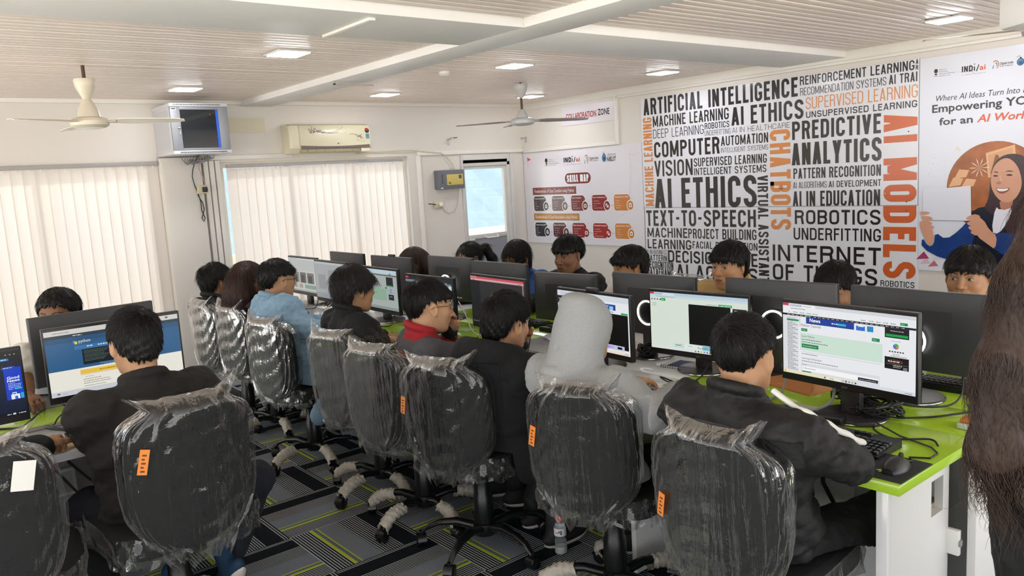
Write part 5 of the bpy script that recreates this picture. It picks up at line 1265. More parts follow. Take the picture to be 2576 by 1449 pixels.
q = MB(); q.box((-.035, -.02, .001), (.035, .03, .02), mat('packet_clear', '#cfd2cc', .2), b=.004); q.build('box', t)
q = MB(); q.box((-.03, -.015, .02), (.03, .025, .035), mat('packet_orange', '#c87a3c', .5), b=.006); q.build('wrapper', t)

# desk cables: loose black leads behind each monitor
def lead(label, pts, r=.0032, m=None):
    """smooth lead through points"""
    P = [Vector(p) for p in pts]; out = []
    for i in range(len(P) - 1):
        p0 = P[max(i - 1, 0)]; p1 = P[i]; p2 = P[i + 1]; p3 = P[min(i + 2, len(P) - 1)]
        for k in range(5):
            s = k / 5
            out.append(.5 * ((2 * p1) + (p2 - p0) * s + (2 * p0 - 5 * p1 + 4 * p2 - p3) * s * s + (3 * p1 - p0 - 3 * p2 + p3) * s ** 3))
    out.append(P[-1])
    q = MB(); q.tube(out, r, m or m_blk, 6)
    return tag(q.build('cable', smooth=60), label, 'cable')
rc = random.Random(11)
def tangle(x, y, label, n=4, s=.09):
    q = MB()
    for j in range(n):
        pts = []; a = rc.uniform(0, 6)
        for k in range(26):
            a += .55
            pts.append((x + s * (.45 + .25 * math.sin(j + k * .3)) * math.cos(a), y + s * (.6 + .3 * math.cos(k * .4 + j)) * math.sin(a), DZ + .008 + .045 * abs(math.sin(k * .35 + j)) + .004 * j))
        q.tube(pts, .0035, m_blk, 6)
    return tag(q.build('cable_coil', smooth=60), label, 'cables')
tangle(2.60, 1.36, 'coil of black cables behind the Python Tutorial monitor stand', 6, .085)
tangle(2.55, 1.26, 'loose black cable loops around the Python Tutorial monitor base', 5, .12)
tangle(2.72, 2.40, 'black cable bundle on the white desk left of the pale green page monitor', 5, .06)
tangle(2.66, 2.74, 'coil of black cables on the white desk behind the grey hood monitor', 4, .07)
tangle(2.58, 5.25, 'tangle of black cables on the far white desk', 3, .08)
GG = mat('cable_grey', '#84888a', .5)
lead('grey cable curving over the green desk under the Python Tutorial monitor', ((2.52, 1.38, .86), (2.46, 1.36, .80), (2.38, 1.42, .77), (2.36, 1.52, .757), (2.45, 1.60, .757), (2.55, 1.62, .757)), .005, GG)
lead('grey cable dropping behind the envelope to the green desk', ((2.62, 1.64, .86), (2.60, 1.62, .80), (2.55, 1.60, .757), (2.50, 1.52, .757)), .004, GG)
lead('black cable hanging in a loop from the pale green page monitor', ((2.70, 2.02, .82), (2.60, 2.0, .76), (2.50, 1.99, .757), (2.42, 2.02, .77), (2.40, 2.05, .79), (2.46, 2.06, .765), (2.44, 1.98, .757), (2.38, 1.97, .757)))
lead('black cable over the round base at the right end of the green desk', ((2.60, 1.28, .80), (2.66, 1.18, .775), (2.74, 1.10, .772), (2.80, 1.08, .80), (2.86, 1.10, .86)))
lead('black cable lying between the two round bases on the green desk', ((2.58, 1.34, .80), (2.55, 1.22, .76), (2.62, 1.12, .757), (2.72, 1.06, .757), (2.80, 1.02, .757)))
lead('black cable running from the right end cables toward the keyboard', ((2.56, 1.30, .80), (2.48, 1.22, .757), (2.40, 1.18, .757), (2.36, 1.10, .757), (2.42, 1.02, .757), (2.38, .98, .757)))
lead('black cable crossing the white desk beside the grey hood', ((2.50, 2.62, .82), (2.42, 2.66, .757), (2.36, 2.72, .757), (2.30, 2.70, .757), (2.28, 2.60, .757)))
lead('black cable from the pink bar monitor down to the white desk', ((2.52, 2.98, .82), (2.46, 2.94, .757), (2.38, 2.90, .757), (2.33, 2.84, .757), (2.40, 2.80, .775)))
lead('black cable on the green desk behind the dark page monitor', ((2.52, 3.70, .83), (2.46, 3.60, .76), (2.40, 3.50, .757), (2.46, 3.42, .757), (2.55, 3.46, .757)))
lead('white cable arching down on the far green desk', ((2.62, 3.72, .92), (2.58, 3.60, .86), (2.56, 3.52, .78), (2.60, 3.48, .757), (2.70, 3.50, .757)), .004, mat('cable_white', '#d5d5d2', .4))
lead('black cable below the grey green page monitor', ((2.54, 4.30, .82), (2.46, 4.22, .757), (2.38, 4.26, .757), (2.32, 4.40, .757)))
lead('black cable below the plain grey page monitor', ((2.48, 4.80, .83), (2.42, 4.70, .757), (2.34, 4.74, .757), (2.30, 4.90, .757)))
lead('black cable below the picture page monitor', ((2.58, 5.45, .83), (2.50, 5.35, .757), (2.42, 5.40, .757), (2.36, 5.55, .757)))
lead('white cable on the far white desk under the pale page monitor', ((2.50, 5.05, .83), (2.44, 5.12, .757), (2.38, 5.05, .757), (2.40, 4.95, .757)), .003, mat('cable_white', '#d5d5d2', .4))
lead('thick black cable crossing the white side desk by the keyboard', ((.74, 3.42, .80), (.66, 3.40, .757), (.56, 3.36, .757), (.49, 3.46, .757), (.47, 3.52, .757)), .006)
lead('thin black cable from the python page monitor over the green strip', ((.60, 3.40, .86), (.52, 3.47, .80), (.50, 3.52, .757), (.47, 3.53, .757)), .003)
lead('black cable drooping left of the python page monitor', ((.46, 3.40, .86), (.40, 3.47, .79), (.38, 3.60, .757), (.30, 3.66, .757)), .004)
lead('black cable crossing the green strip of the side desk', ((.52, 3.38, .86), (.62, 3.5, .78), (.74, 3.6, .757), (.86, 3.62, .757)), .003)
lead('black cable on the far white desk between the monitor rows', ((2.80, 4.9, .80), (2.72, 4.8, .757), (2.66, 4.6, .757), (2.72, 4.45, .757)))
lead('black cable near the phone stand on the far white desk', ((2.80, 5.4, .80), (2.70, 5.3, .757), (2.72, 5.1, .757), (2.80, 5.0, .757)))
# ---------------------------------------------------------------- swivel chairs in plastic wrap
m_fab = mat('chair_fabric', '#0b0d11', .85, bump=.4, bscale=600); m_cpl = mat('chair_plastic', '#101113', .3); m_wrap = mat('torn_wrap', '#b4aea2', .55, bump=1.0, bscale=70, var=.15, vscale=40)
m_tag = mat('orange_tag', '#e8893a', .6); m_tagw = mat('white_tag', '#e9e9e6', .5)
def film():
    m = bpy.data.materials.new('plastic_film'); m.use_nodes = True
    n = m.node_tree; n.nodes.clear(); N = n.nodes.new; L = n.links.new
    o = N('ShaderNodeOutputMaterial'); tr = N('ShaderNodeBsdfTransparent'); gl = N('ShaderNodeBsdfGlossy'); df = N('ShaderNodeBsdfDiffuse'); m1 = N('ShaderNodeMixShader'); m2 = N('ShaderNodeMixShader')
    tr.inputs[0].default_value = (.97, .97, .98, 1); gl.inputs['Roughness'].default_value = .07; df.inputs[0].default_value = (.8, .8, .8, 1)
    tc = N('ShaderNodeTexCoord'); mp = N('ShaderNodeMapping'); mp.inputs['Scale'].default_value = (26, 26, 1.6); nz = N('ShaderNodeTexNoise'); nz.inputs['Scale'].default_value = 1.0; nz.inputs['Detail'].default_value = 5; nz.inputs['Distortion'].default_value = .8
    L(tc.outputs['Object'], mp.inputs['Vector']); L(mp.outputs[0], nz.inputs['Vector'])
    n2 = N('ShaderNodeTexNoise'); n2.inputs['Scale'].default_value = 17; n2.inputs['Detail'].default_value = 4; L(tc.outputs['Object'], n2.inputs['Vector'])
    ad = N('ShaderNodeMath'); ad.operation = 'ADD'; L(nz.outputs['Fac'], ad.inputs[0]); 
    mu = N('ShaderNodeMath'); mu.operation = 'MULTIPLY'; mu.inputs[1].default_value = .45; L(n2.outputs['Fac'], mu.inputs[0]); L(mu.outputs[0], ad.inputs[1])
    bp = N('ShaderNodeBump'); bp.inputs['Strength'].default_value = 1.0; bp.inputs['Distance'].default_value = .009; L(ad.outputs[0], bp.inputs['Height'])
    L(bp.outputs[0], gl.inputs['Normal'])
    lw = N('ShaderNodeLayerWeight'); lw.inputs[0].default_value = .35; L(bp.outputs[0], lw.inputs['Normal'])
    mr = N('ShaderNodeMapRange'); mr.inputs['To Min'].default_value = .035; mr.inputs['To Max'].default_value = .52; L(lw.outputs['Fresnel'], mr.inputs['Value'])
    L(mr.outputs[0], m1.inputs[0]); L(tr.outputs[0], m1.inputs[1]); L(gl.outputs[0], m1.inputs[2])
    l2 = N('ShaderNodeLayerWeight'); l2.inputs[0].default_value = .25
    m3 = N('ShaderNodeMapRange'); m3.inputs['To Min'].default_value = .003; m3.inputs['To Max'].default_value = .24; L(l2.outputs['Facing'], m3.inputs['Value']); m3.inputs['From Min'].default_value = .35
    L(m3.outputs[0], m2.inputs[0]); L(m1.outputs[0], m2.inputs[1]); L(df.outputs[0], m2.inputs[2]); L(m2.outputs[0], o.inputs[0])
    return m
m_film = film()
BW, BZ0, BZ1 = .40, .44, .905
def back_half(z):
    s = (z - (BZ0 + BZ1) / 2) / ((BZ1 - BZ0) / 2)
    s = max(-1, min(1, s))
    lo = (1 - abs(min(s, 0)) ** 3.2) ** .5; hi = (1 - max(s, 0) ** 7) ** .5
    return BW / 2 * (lo if s < 0 else hi) * (1 - .05 * (s < 0) * abs(s))
def back_x(y, z): return -.255 + .9 * y * y - .05 * (z - .67)
def make_back():
    q = MB(); n = 40
    zs = [BZ0 + (BZ1 - BZ0) * (.5 - .5 * math.cos(PI * k / 30)) for k in range(31)]
    def side(sg):
        P = []
        for z in zs:
            h = max(back_half(z), .004); row = []
            for j in range(25):
                u = -math.cos(PI * j / 24); y = u * h
                zz = (z - (BZ0 + BZ1) / 2) / ((BZ1 - BZ0) / 2)
                th = .036 * max(0, 1 - abs(u) ** 5) ** .5 * max(0, 1 - abs(zz) ** 9) ** .5
                row.append((back_x(y, z) + sg * th, y, z))
            P.append(row)
        q.grid(P if sg > 0 else [r[::-1] for r in P], m_fab)
    side(1); side(-1)
    return q
def make_bag(seed, ear=1.0):
    rr = np.random.default_rng(seed); q = MB(); nt, nz = 168, 54
    nf = 46
    th0 = rr.uniform(0, 2 * PI, nf); dr = rr.normal(0, .28, nf); wd = rr.uniform(.02, .075, nf); am = rr.uniform(-.35, 1.0, nf) * .0085
    P = []
    for i in range(nz):
        s = i / (nz - 1); z = BZ0 - .035 + s * (BZ1 + .020 - BZ0 + .035)
        zc = min(max(z, BZ0 + .012), BZ1 - .012); a = back_half(zc) + .008; b = .048
        close = min(1, max(0, (z - (BZ1 - .014)) / .034)); gather = min(1, max(0, (BZ0 + .03 - z) / .065))
        a2 = a * (1 - .0 * close) + .014 * close; b2 = b * (1 - close) ** .7 + .0015
        if gather > 0: a2 = max(a2, BW * .30) * (1 - .25 * gather ** 2); b2 *= 1 - .3 * gather
        row = []
        for k in range(nt):
            t = 2 * PI * k / nt; c, sn = math.cos(t), math.sin(t)
            y = math.copysign(abs(c) ** .42, c) * a2; xo = math.copysign(abs(sn) ** .42, sn) * b2
            d = 0.0
            for f in range(nf):
                dt = (t - th0[f] - dr[f] * (s - .5) + PI) % (2 * PI) - PI
                if abs(dt) < wd[f] * 3: d += am[f] * math.exp(-(dt / wd[f]) ** 2) * (0.6 + .4 * math.sin(7 * s + f))
            d += .0022 * math.sin(11 * t + 17 * s + seed) * math.sin(23 * s + 3 * t)
            d *= (1 - .92 * close)
            e = max(0, abs(c) ** .42 - .62) / .38; e = e * e * (3 - 2 * e)
            lift = close * e * .024 * ear * (1 + .5 * math.sin(seed + (c > 0) * 2)); out = close * e * .030 * ear
            zz = z + lift + (.003 * math.sin(t * 5 + seed) + .0015 * math.sin(t * 17)) * close + gather * (.012 * math.sin(7 * t + seed) + .01 * math.sin(19 * t))
            row.append((back_x(y, zc) + xo + sn * d, y + c * d + math.copysign(out, c), zz))
        P.append(row)
    q.grid([r[::-1] for r in P], m_film, closed_v=True)
    return q
def wrap_tube(q, p0, p1, r, seed):
    rr = np.random.default_rng(seed); n, mrow = 20, 22; P = []
    p0 = Vector(p0); p1 = Vector(p1); ax = (p1 - p0).normalized(); u = ax.cross(Vector((0, 0, 1))).normalized(); v = u.cross(ax)
    ph = rr.uniform(0, 6, 8)
    for i in range(mrow):
        s = i / (mrow - 1); c = p0.lerp(p1, s) + Vector((0, 0, .018 * math.sin(PI * s)))
        row = []
        for k in range(n):
            a = 2 * PI * k / n
            R_ = r * (.86 + .07 * math.sin(34 * s + 2 * a + ph[0]) + .06 * math.sin(55 * s - 3 * a + ph[1]) + .05 * math.sin(5 * a + ph[2] + 9 * s) + rr.normal(0, .035) + (.14 if i in (0, mrow - 1) else 0) * math.sin(6 * a + ph[3]))
            row.append(c + (u * math.cos(a) + v * math.sin(a)) * R_)
        P.append(row)
    q.grid(P, m_wrap, closed_v=True)
def chair_proto(seed, wraps, ear=1.0, tag_at=None, label='x', seat_z=.46):
    t = thing('office_chair', label, 'chair')
    q = MB(); q.lathe([(.05, .075), (.055, .09), (.05, .125), (.035, .135)], m_cpl, n=28); q.build('hub', t)
    for k in range(5):
        a = math.radians(k * 72 + 36); M = Matrix.Rotation(a, 4, 'Z'); q = MB()
        path = [(.03, .105), (.12, .125), (.20, .118), (.26, .095), (.295, .062)]
        pts = []; rad = []
        for s in np.linspace(0, 4, 17):
            i = min(int(s), 3); f = s - i; pts.append((path[i][0] * (1 - f) + path[i + 1][0] * f, path[i][1] * (1 - f) + path[i + 1][1] * f)); rad.append(.024 - .003 * s)
        n = 12; P = []
        for (x, z), r in zip(pts, rad): P.append([(x, 1.05 * r * math.cos(b), z + .8 * r * math.sin(b)) for b in np.linspace(0, 2 * PI, n + 1)[:-1]])
        q.grid(P, m_cpl, closed_v=True); q.poly(P[-1], m_cpl); q.poly(P[0][::-1], m_cpl)
        q.v = [tuple(M @ Vector(p)) for p in q.v]
        lg = q.build('leg', t, smooth=50)
        q = MB()
        C = Matrix.Rotation(a, 4, 'Z') @ Matrix.Translation((.295, 0, .030)) @ Matrix.Rotation(math.radians(40 + 77 * k), 4, 'Z')
        for sy in (-1, 1): q.lathe([(.006, 0), (.024, .0), (.029, .004), (.029, .014), (.024, .019), (.006, .019)], m_cpl, n=22, M=C @ Matrix.Translation((0, sy * .012 - .0095, 0)) @ Matrix.Rotation(-PI / 2, 4, 'X'))
        P = [[(.033 * math.cos(b), y, .033 * math.sin(b) * .98) for b in np.linspace(.1, PI * .95, 10)] for y in (-.02, -.012, .012, .02)]
        q.add([C @ Vector(p) for r in P for p in r], [(i * 10 + j, i * 10 + j + 1, (i + 1) * 10 + j + 1, (i + 1) * 10 + j) for i in range(3) for j in range(9)], m_cpl)
        q.tube([C @ Vector((0, 0, .02)), C @ Vector((0, 0, .045))], .008, m_cpl, 8)
        q.build('caster', lg, smooth=50)
        if k in wraps:
            q = MB(); wrap_tube(q, M @ Vector((.15, 0, .112)), M @ Vector((.292, 0, .062)), .033, seed * 10 + k); q.build('leg_wrap', lg, smooth=80)
    q = MB(); q.lathe([(.042, .12), (.044, .16), (.043, .25), (.038, .26), (.037, .33), (.026, .335), (.026, .42)], m_cpl, n=28); q.build('column', t)
    q = MB(); q.box((-.10, -.07, seat_z - .055), (.10, .07, seat_z - .03), m_cpl, b=.006); q.tube([(.02, -.07, seat_z - .045), (.02, -.20, seat_z - .05), (.03, -.24, seat_z - .05)], .006, m_cpl, 8); q.tube([(0, 0, seat_z - .05), (-.16, 0, seat_z - .055), (-.235, 0, seat_z - .03), (-.268, 0, .55), (-.262, 0, .66)], [.022, .022, .02, .02, .016], m_cpl, 10); q.build('tilt_mechanism', t)
    q = MB()
    P = []
    for i in range(13):
        sz = i / 12; e = .028 * (1 - (2 * sz - 1) ** 4) ** .5 + .0; row = []
        for k in range(48):
            b = 2 * PI * k / 48; c, s = math.cos(b), math.sin(b)
            row.append((.0 + math.copysign(abs(c) ** .45, c) * (.20 + e), math.copysign(abs(s) ** .45, s) * (.205 + e), seat_z - .035 + .075 * sz - .012 * (c > 0) * c * c))
        P.append(row)
    q.grid(P, m_fab, closed_v=True); q.poly(P[-1], m_fab); q.poly(P[0][::-1], m_fab); q.build('seat', t, smooth=50)
    q = MB(); P2 = []
    rr = np.random.default_rng(seed + 50)
    for i in range(11):
        sz = i / 10; row = []
        for k in range(96):
            b = 2 * PI * k / 96; c, s = math.cos(b), math.sin(b); d = .236 + .006 * math.sin(13 * b + seed) * math.sin(5 * sz + b) + rr.normal(0, .0012)
            row.append((math.copysign(abs(c) ** .45, c) * d, math.copysign(abs(s) ** .45, s) * (d + .004), seat_z - .05 + .096 * sz + .006 * math.sin(9 * b + 2 * seed)))
        P2.append(row)
    q.grid(P2, m_film, closed_v=True); q.build('seat_cover', t, smooth=80)
    q = make_back(); bk = q.build('backrest', t, smooth=50)
    q = make_bag(seed, ear); q.build('plastic_cover', bk, smooth=80)
    if tag_at:
        (ty, tz, kind) = tag_at; q = MB(); mm = m_tag if kind != 'white' else m_tagw
        xs = lambda y, z: back_x(y, z) - .058
        w_, h_ = (.013, .038) if kind != 'white' else (.026, .04)
        an = math.radians(12)
        def tp(u, v, d=0): 
            y = ty + u * math.cos(an) - v * math.sin(an); z = tz + u * math.sin(an) + v * math.cos(an); return (xs(y, z) - d, y, z)
        q.poly([tp(-w_, -h_), tp(-w_, h_), tp(w_, h_), tp(w_, -h_)], mm)
        if kind != 'white':
            for k in range(5): q.poly([tp(-.006 + .004 * (k % 2), -.03 + k * .012, .0006), tp(-.006 + .004 * (k % 2), -.025 + k * .012, .0006), tp(.006, -.025 + k * .012, .0006), tp(.006, -.03 + k * .012, .0006)], mat('tag_ink', '#5a3a20', .6))
        q.build('paper_tag', bk, smooth=0)
    return t
#      x     y    yaw   seed wraps     ear tag                     label
CH = ((1.98, 1.31, 3, 1, (3, 4), 1.0, (.155, .66, 'o'), 'nearest plastic wrapped aisle chair, orange tagged, behind the boy in black jacket'),
      (2.05, 2.0, 20, 2, (0, 1, 2, 3, 4), 1.0, (.165, .72, 'o'), 'plastic wrapped chair under the grey hooded person, orange tag on its edge'),
      (1.96, 2.70, 22, 3, (0,), 1.5, (.175, .72, 'o'), 'plastic wrapped chair behind the black hooded person, with bare shiny black legs'),
      (1.95, 3.16, 14, 4, (1, 2, 3, 4), .9, None, 'plastic wrapped chair behind the person in dark grey top and glasses'),
      (2.0, 3.64, 12, 5, (1, 2, 3), 1.1, None, 'crumpled plastic wrapped chair behind the floral sleeve boy'),
      (1.95, 4.35, 12, 6, (2, 3), 1.0, None, 'plastic wrapped chair behind the denim jacket person'),
      (2.03, 5.08, 8, 7, (2, 3, 4), 1.0, None, 'plastic wrapped chair behind the long brown haired person'),
      (1.98, 5.45, 6, 8, (1, 2), .8, None, 'farthest plastic wrapped chair of the aisle row, at the black haired person'),
      (.735, 2.89, 93, 9, (0, 1, 2, 3, 4), 1.6, (.155, .76, 'o'), 'plastic wrapped chair with orange tag at the side desk, behind the boy in dark jacket'),
      (.19, 2.86, 80, 10, (1, 3), 1.6, (-.13, .82, 'white'), 'chair cut off at the left edge with a white tag under its plastic'),
      (3.85, 3.18, 185, 11, (2,), 1.0, None, 'plastic topped chair across the desk behind the boy in white shirt'))
for i, (x, y, a, sd, wr, ear, tg, lb) in enumerate(CH):
    t = chair_proto(sd, wr, ear, tg, lb)
    if i in (8, 9): t.scale = (1.05, 1.05, 1.07)
    t.location = (x, y, 0); t.rotation_euler = (0, 0, math.radians(a)); t['group'] = 'plastic wrapped swivel chairs'

# small bottle on the carpet
t = thing('water_bottle', 'small clear bottle with red cap standing on the carpet', 'bottle', (2.16, 2.43, .001))
m_pet = bpy.data.materials.new('clear_bottle'); m_pet.use_nodes = True
_b = m_pet.node_tree.nodes['Principled BSDF']; _b.inputs['Base Color'].default_value = (.9, .93, .95, 1); _b.inputs['Transmission Weight'].default_value = .9; _b.inputs['Roughness'].default_value = .06; _b.inputs['IOR'].default_value = 1.25
q = MB(); q.lathe([(.022, .0), (.026, .004), (.0275, .03), (.024, .045), (.0265, .055), (.021, .075), (.0265, .088), (.0265, .128), (.022, .14), (.013, .155), (.012, .165)], m_pet, n=28); q.build('body', t)
q = MB(); q.lathe([(.015, .158), (.015, .180), (.013, .182)], mat('cap_red', '#d8402c', .4), n=24); q.build('cap', t); t.scale = (1, 1, .93)
q = MB(); P = [[(.027 * math.cos(a), .027 * math.sin(a), z) for a in np.linspace(0, 2 * PI, 29)[:-1]] for z in (.09, .126)]; q.grid(P, mat('bottle_label', '#dfe2e6', .4), closed_v=True)
for (a0, z, hh, c) in ((3.7, .105, .012, '#c23a34'), (4.0, .098, .02, '#3a3a44'), (3.35, .105, .006, '#55585e')): q.poly([(.0273 * math.cos(a), .0273 * math.sin(a), zz) for a, zz in ((a0, z), (a0 + .22, z), (a0 + .22, z + hh), (a0, z + hh))], mat('label_' + c[1:], c, .5))
q.build('label', t)
q = MB(); q.lathe([(.0255, .004), (.0265, .03), (.0265, .036), (.001, .037)], mat('bottle_water', '#c9ced2', .15), n=24); q.build('drink', t)
# ---------------------------------------------------------------- people: smooth signed-distance modelling
def rotm(yaw, pitch=0.0, roll=0.0):
    """columns = forward, left, up; pitch > 0 looks down; roll > 0 leans the head to the right"""
    return np.array((Matrix.Rotation(math.radians(yaw), 3, 'Z') @ Matrix.Rotation(math.radians(pitch), 3, 'Y') @ Matrix.Rotation(math.radians(roll), 3, 'X')))
def press(F, chair):
    X, Y, Z = F.ax[0][:, None, None], F.ax[1][None, :, None], F.ax[2][None, None, :]
    for (x0, x1, y0, y1) in ((2.024, 3.306, .86, 5.86), (-.91, 1.086, 3.104, 4.306)):
        d = np.maximum(np.maximum(np.maximum(x0 - X, X - x1), np.maximum(y0 - Y, Y - y1)), np.maximum(.714 - Z, Z - .754))
        F.f = np.maximum(F.f, (-d).astype(np.float32))
    _press(F, chair)
def _press(F, chair):
    """flatten what leans on a chair back and sits on its seat"""
    if not chair: return
    cx, cy, a = chair; a = math.radians(a); X, Y, Z = F.ax[0][:, None, None] - cx, F.ax[1][None, :, None] - cy, F.ax[2][None, None, :]
    lx = X * math.cos(a) + Y * math.sin(a); ly = -X * math.sin(a) + Y * math.cos(a)
    d = np.maximum(np.maximum(lx - (-.214 + .9 * np.minimum(ly * ly, .05) - .05 * (Z - .67)), np.abs(ly) - .235), Z - .90)
    F.f = np.maximum(F.f, (-d).astype(np.float32))
    d = np.maximum(np.maximum(np.abs(lx) - .24, np.abs(ly) - .24), Z - .512)
    F.f = np.maximum(F.f, (-d).astype(np.float32))
class Field:
    def __init__(s, lo, hi, h):
        s.lo = np.array(lo, np.float32); s.h = h
        n = np.ceil((np.array(hi) - s.lo) / h).astype(int) + 1
        s.n = n
        s.ax = [(s.lo[i] + h * np.arange(n[i])).astype(np.float32) for i in range(3)]
        s.f = np.full(n, 6 * h + .03, np.float32)
    def _box(s, lo, hi):
        a = np.clip(np.floor((np.array(lo) - s.lo) / s.h).astype(int), 0, s.n); b = np.clip(np.ceil((np.array(hi) - s.lo) / s.h).astype(int) + 1, 0, s.n)
        if np.any(b <= a): return None
        sl = tuple(slice(a[i], b[i]) for i in range(3))
        return sl, s.ax[0][sl[0]][:, None, None], s.ax[1][sl[1]][None, :, None], s.ax[2][sl[2]][None, None, :]
    def _mix(s, sl, d, k, op):
        a = s.f[sl]
        if op == 'u':
            if k > 0:
                h = np.maximum(k - np.abs(a - d), 0) / k; s.f[sl] = np.minimum(a, d) - h * h * k * .25
            else: s.f[sl] = np.minimum(a, d)
        else:
            d = -d
            h = np.maximum(k - np.abs(a - d), 0) / k if k > 0 else 0; s.f[sl] = np.maximum(a, d) + (h * h * k * .25 if k > 0 else 0)
    def cone(s, a, b, r1, r2, k=.01, op='u'):
        a = np.array(a, float); b = np.array(b, float); R = max(r1, r2) + k + 3 * s.h + .025
        bx = s._box(np.minimum(a, b) - R, np.maximum(a, b) + R)
        if bx is None: return
        sl, X, Y, Z = bx; v = b - a; L = max(float(v @ v), 1e-12)
        px, py, pz = X - a[0], Y - a[1], Z - a[2]
        t = np.clip((px * v[0] + py * v[1] + pz * v[2]) / L, 0, 1)
        d = np.sqrt((px - t * v[0]) ** 2 + (py - t * v[1]) ** 2 + (pz - t * v[2]) ** 2) - (r1 + (r2 - r1) * t)
        s._mix(sl, d, k, op)
    def ell(s, c, r, R=None, k=.01, op='u'):
        c = np.array(c, float); r = np.array(r, float); M = max(r) + k + 3 * s.h + .025
        bx = s._box(c - M, c + M)
        if bx is None: return
        sl, X, Y, Z = bx; px, py, pz = X - c[0], Y - c[1], Z - c[2]
        if R is None: R = np.eye(3)
        q = [px * R[0, i] + py * R[1, i] + pz * R[2, i] for i in range(3)]
        k0 = np.sqrt(sum((q[i] / r[i]) ** 2 for i in range(3))) + 1e-6; k1 = np.sqrt(sum((q[i] / r[i] ** 2) ** 2 for i in range(3))) + 1e-6
        s._mix(sl, k0 * (k0 - 1) / k1, k, op)
    def chain(s, pts, rad, k=.01):
        for i in range(len(pts) - 1): s.cone(pts[i], pts[i + 1], rad[i], rad[i + 1], k)
    def warp(s, amp, freq, seed, stretch=(1, 1, 1)):
        rr = np.random.default_rng(seed); X, Y, Z = s.ax[0][:, None, None], s.ax[1][None, :, None], s.ax[2][None, None, :]
        n = 0
        for i in range(6):
            d = rr.normal(size=3) * np.array(stretch); d /= np.linalg.norm(d); f = freq * (1 + .35 * i)
            d2 = rr.normal(size=3); d2 /= np.linalg.norm(d2)
            n = n + np.sin(f * (d[0] * X + d[1] * Y + d[2] * Z) + rr.uniform(0, 6) + 1.3 * np.sin(f * .6 * (d2[0] * X + d2[1] * Y + d2[2] * Z) + rr.uniform(0, 6))) / (1 + .35 * i)
        s.f += (amp * .5 * n).astype(np.float32)
    def mesh(s):
        g = openvdb.FloatGrid(); g.background = float(6 * s.h + .03)
        f = s.f.copy(); b = 6 * s.h + .03
        f[0] = f[-1] = b; f[:, 0] = f[:, -1] = b; f[:, :, 0] = f[:, :, -1] = b
        g.copyFromArray(f)
        p, q = g.convertToQuads(isovalue=0.0)
        return p.astype(np.float64) * s.h + s.lo, q
def np_mesh(name, parts, mats, tint=None):
    """parts: list of (verts, quads, material index)"""
    V = []; F = []; MI = []; k = 0
    for v, q, m in parts:
        # make faces point outwards
        a, b, c = v[q[:, 0]], v[q[:, 1]], v[q[:, 2]]
        vol = np.einsum('ij,ij->i', a, np.cross(b, c)).sum()
        if vol < 0: q = q[:, ::-1]
        V.append(v); F.append(q + k); MI.append(np.full(len(q), m)); k += len(v)
    V = np.concatenate(V); F = np.concatenate(F); MI = np.concatenate(MI)
    me = bpy.data.meshes.new(name)
    me.vertices.add(len(V)); me.vertices.foreach_set('co', V.astype(np.float32).ravel())
    me.loops.add(F.size); me.loops.foreach_set('vertex_index', F.astype(np.int32).ravel())
    me.polygons.add(len(F)); me.polygons.foreach_set('loop_start', np.arange(0, F.size, 4, dtype=np.int32)); me.polygons.foreach_set('loop_total', np.full(len(F), 4, np.int32))
    for m in mats: me.materials.append(m)
    me.polygons.foreach_set('material_index', MI.astype(np.int32))
    me.polygons.foreach_set('use_smooth', np.ones(len(F), bool))
    me.update(calc_edges=True); me.validate()
    if tint is not None:
        at = me.attributes.new('tint', 'FLOAT_COLOR', 'POINT')
        C = np.ones((len(V), 4), np.float32); C[:, :3] = tint(V)
        at.data.foreach_set('color', C.ravel())
    return me
m_skin = attr_mat('skin', .48, .35, sss=.12)
m_hair = mat('hair_black', '#0d0b0a', .45, spec=.35); m_hairb = mat('hair_brown', '#33190f', .5, spec=.45); m_hairw = mat('hair_dark_brown', '#38281f', .45, spec=.45); m_hairg = mat('hair_soft_black', '#1a1513', .45, spec=.45)
def cloth(name, col, rough=.9, bump=.25, bscale=380, var=.06, vscale=30, sheen=.0): return mat(name, col, rough, bump=bump, bscale=bscale, var=var, vscale=vscale, sheen=sheen)

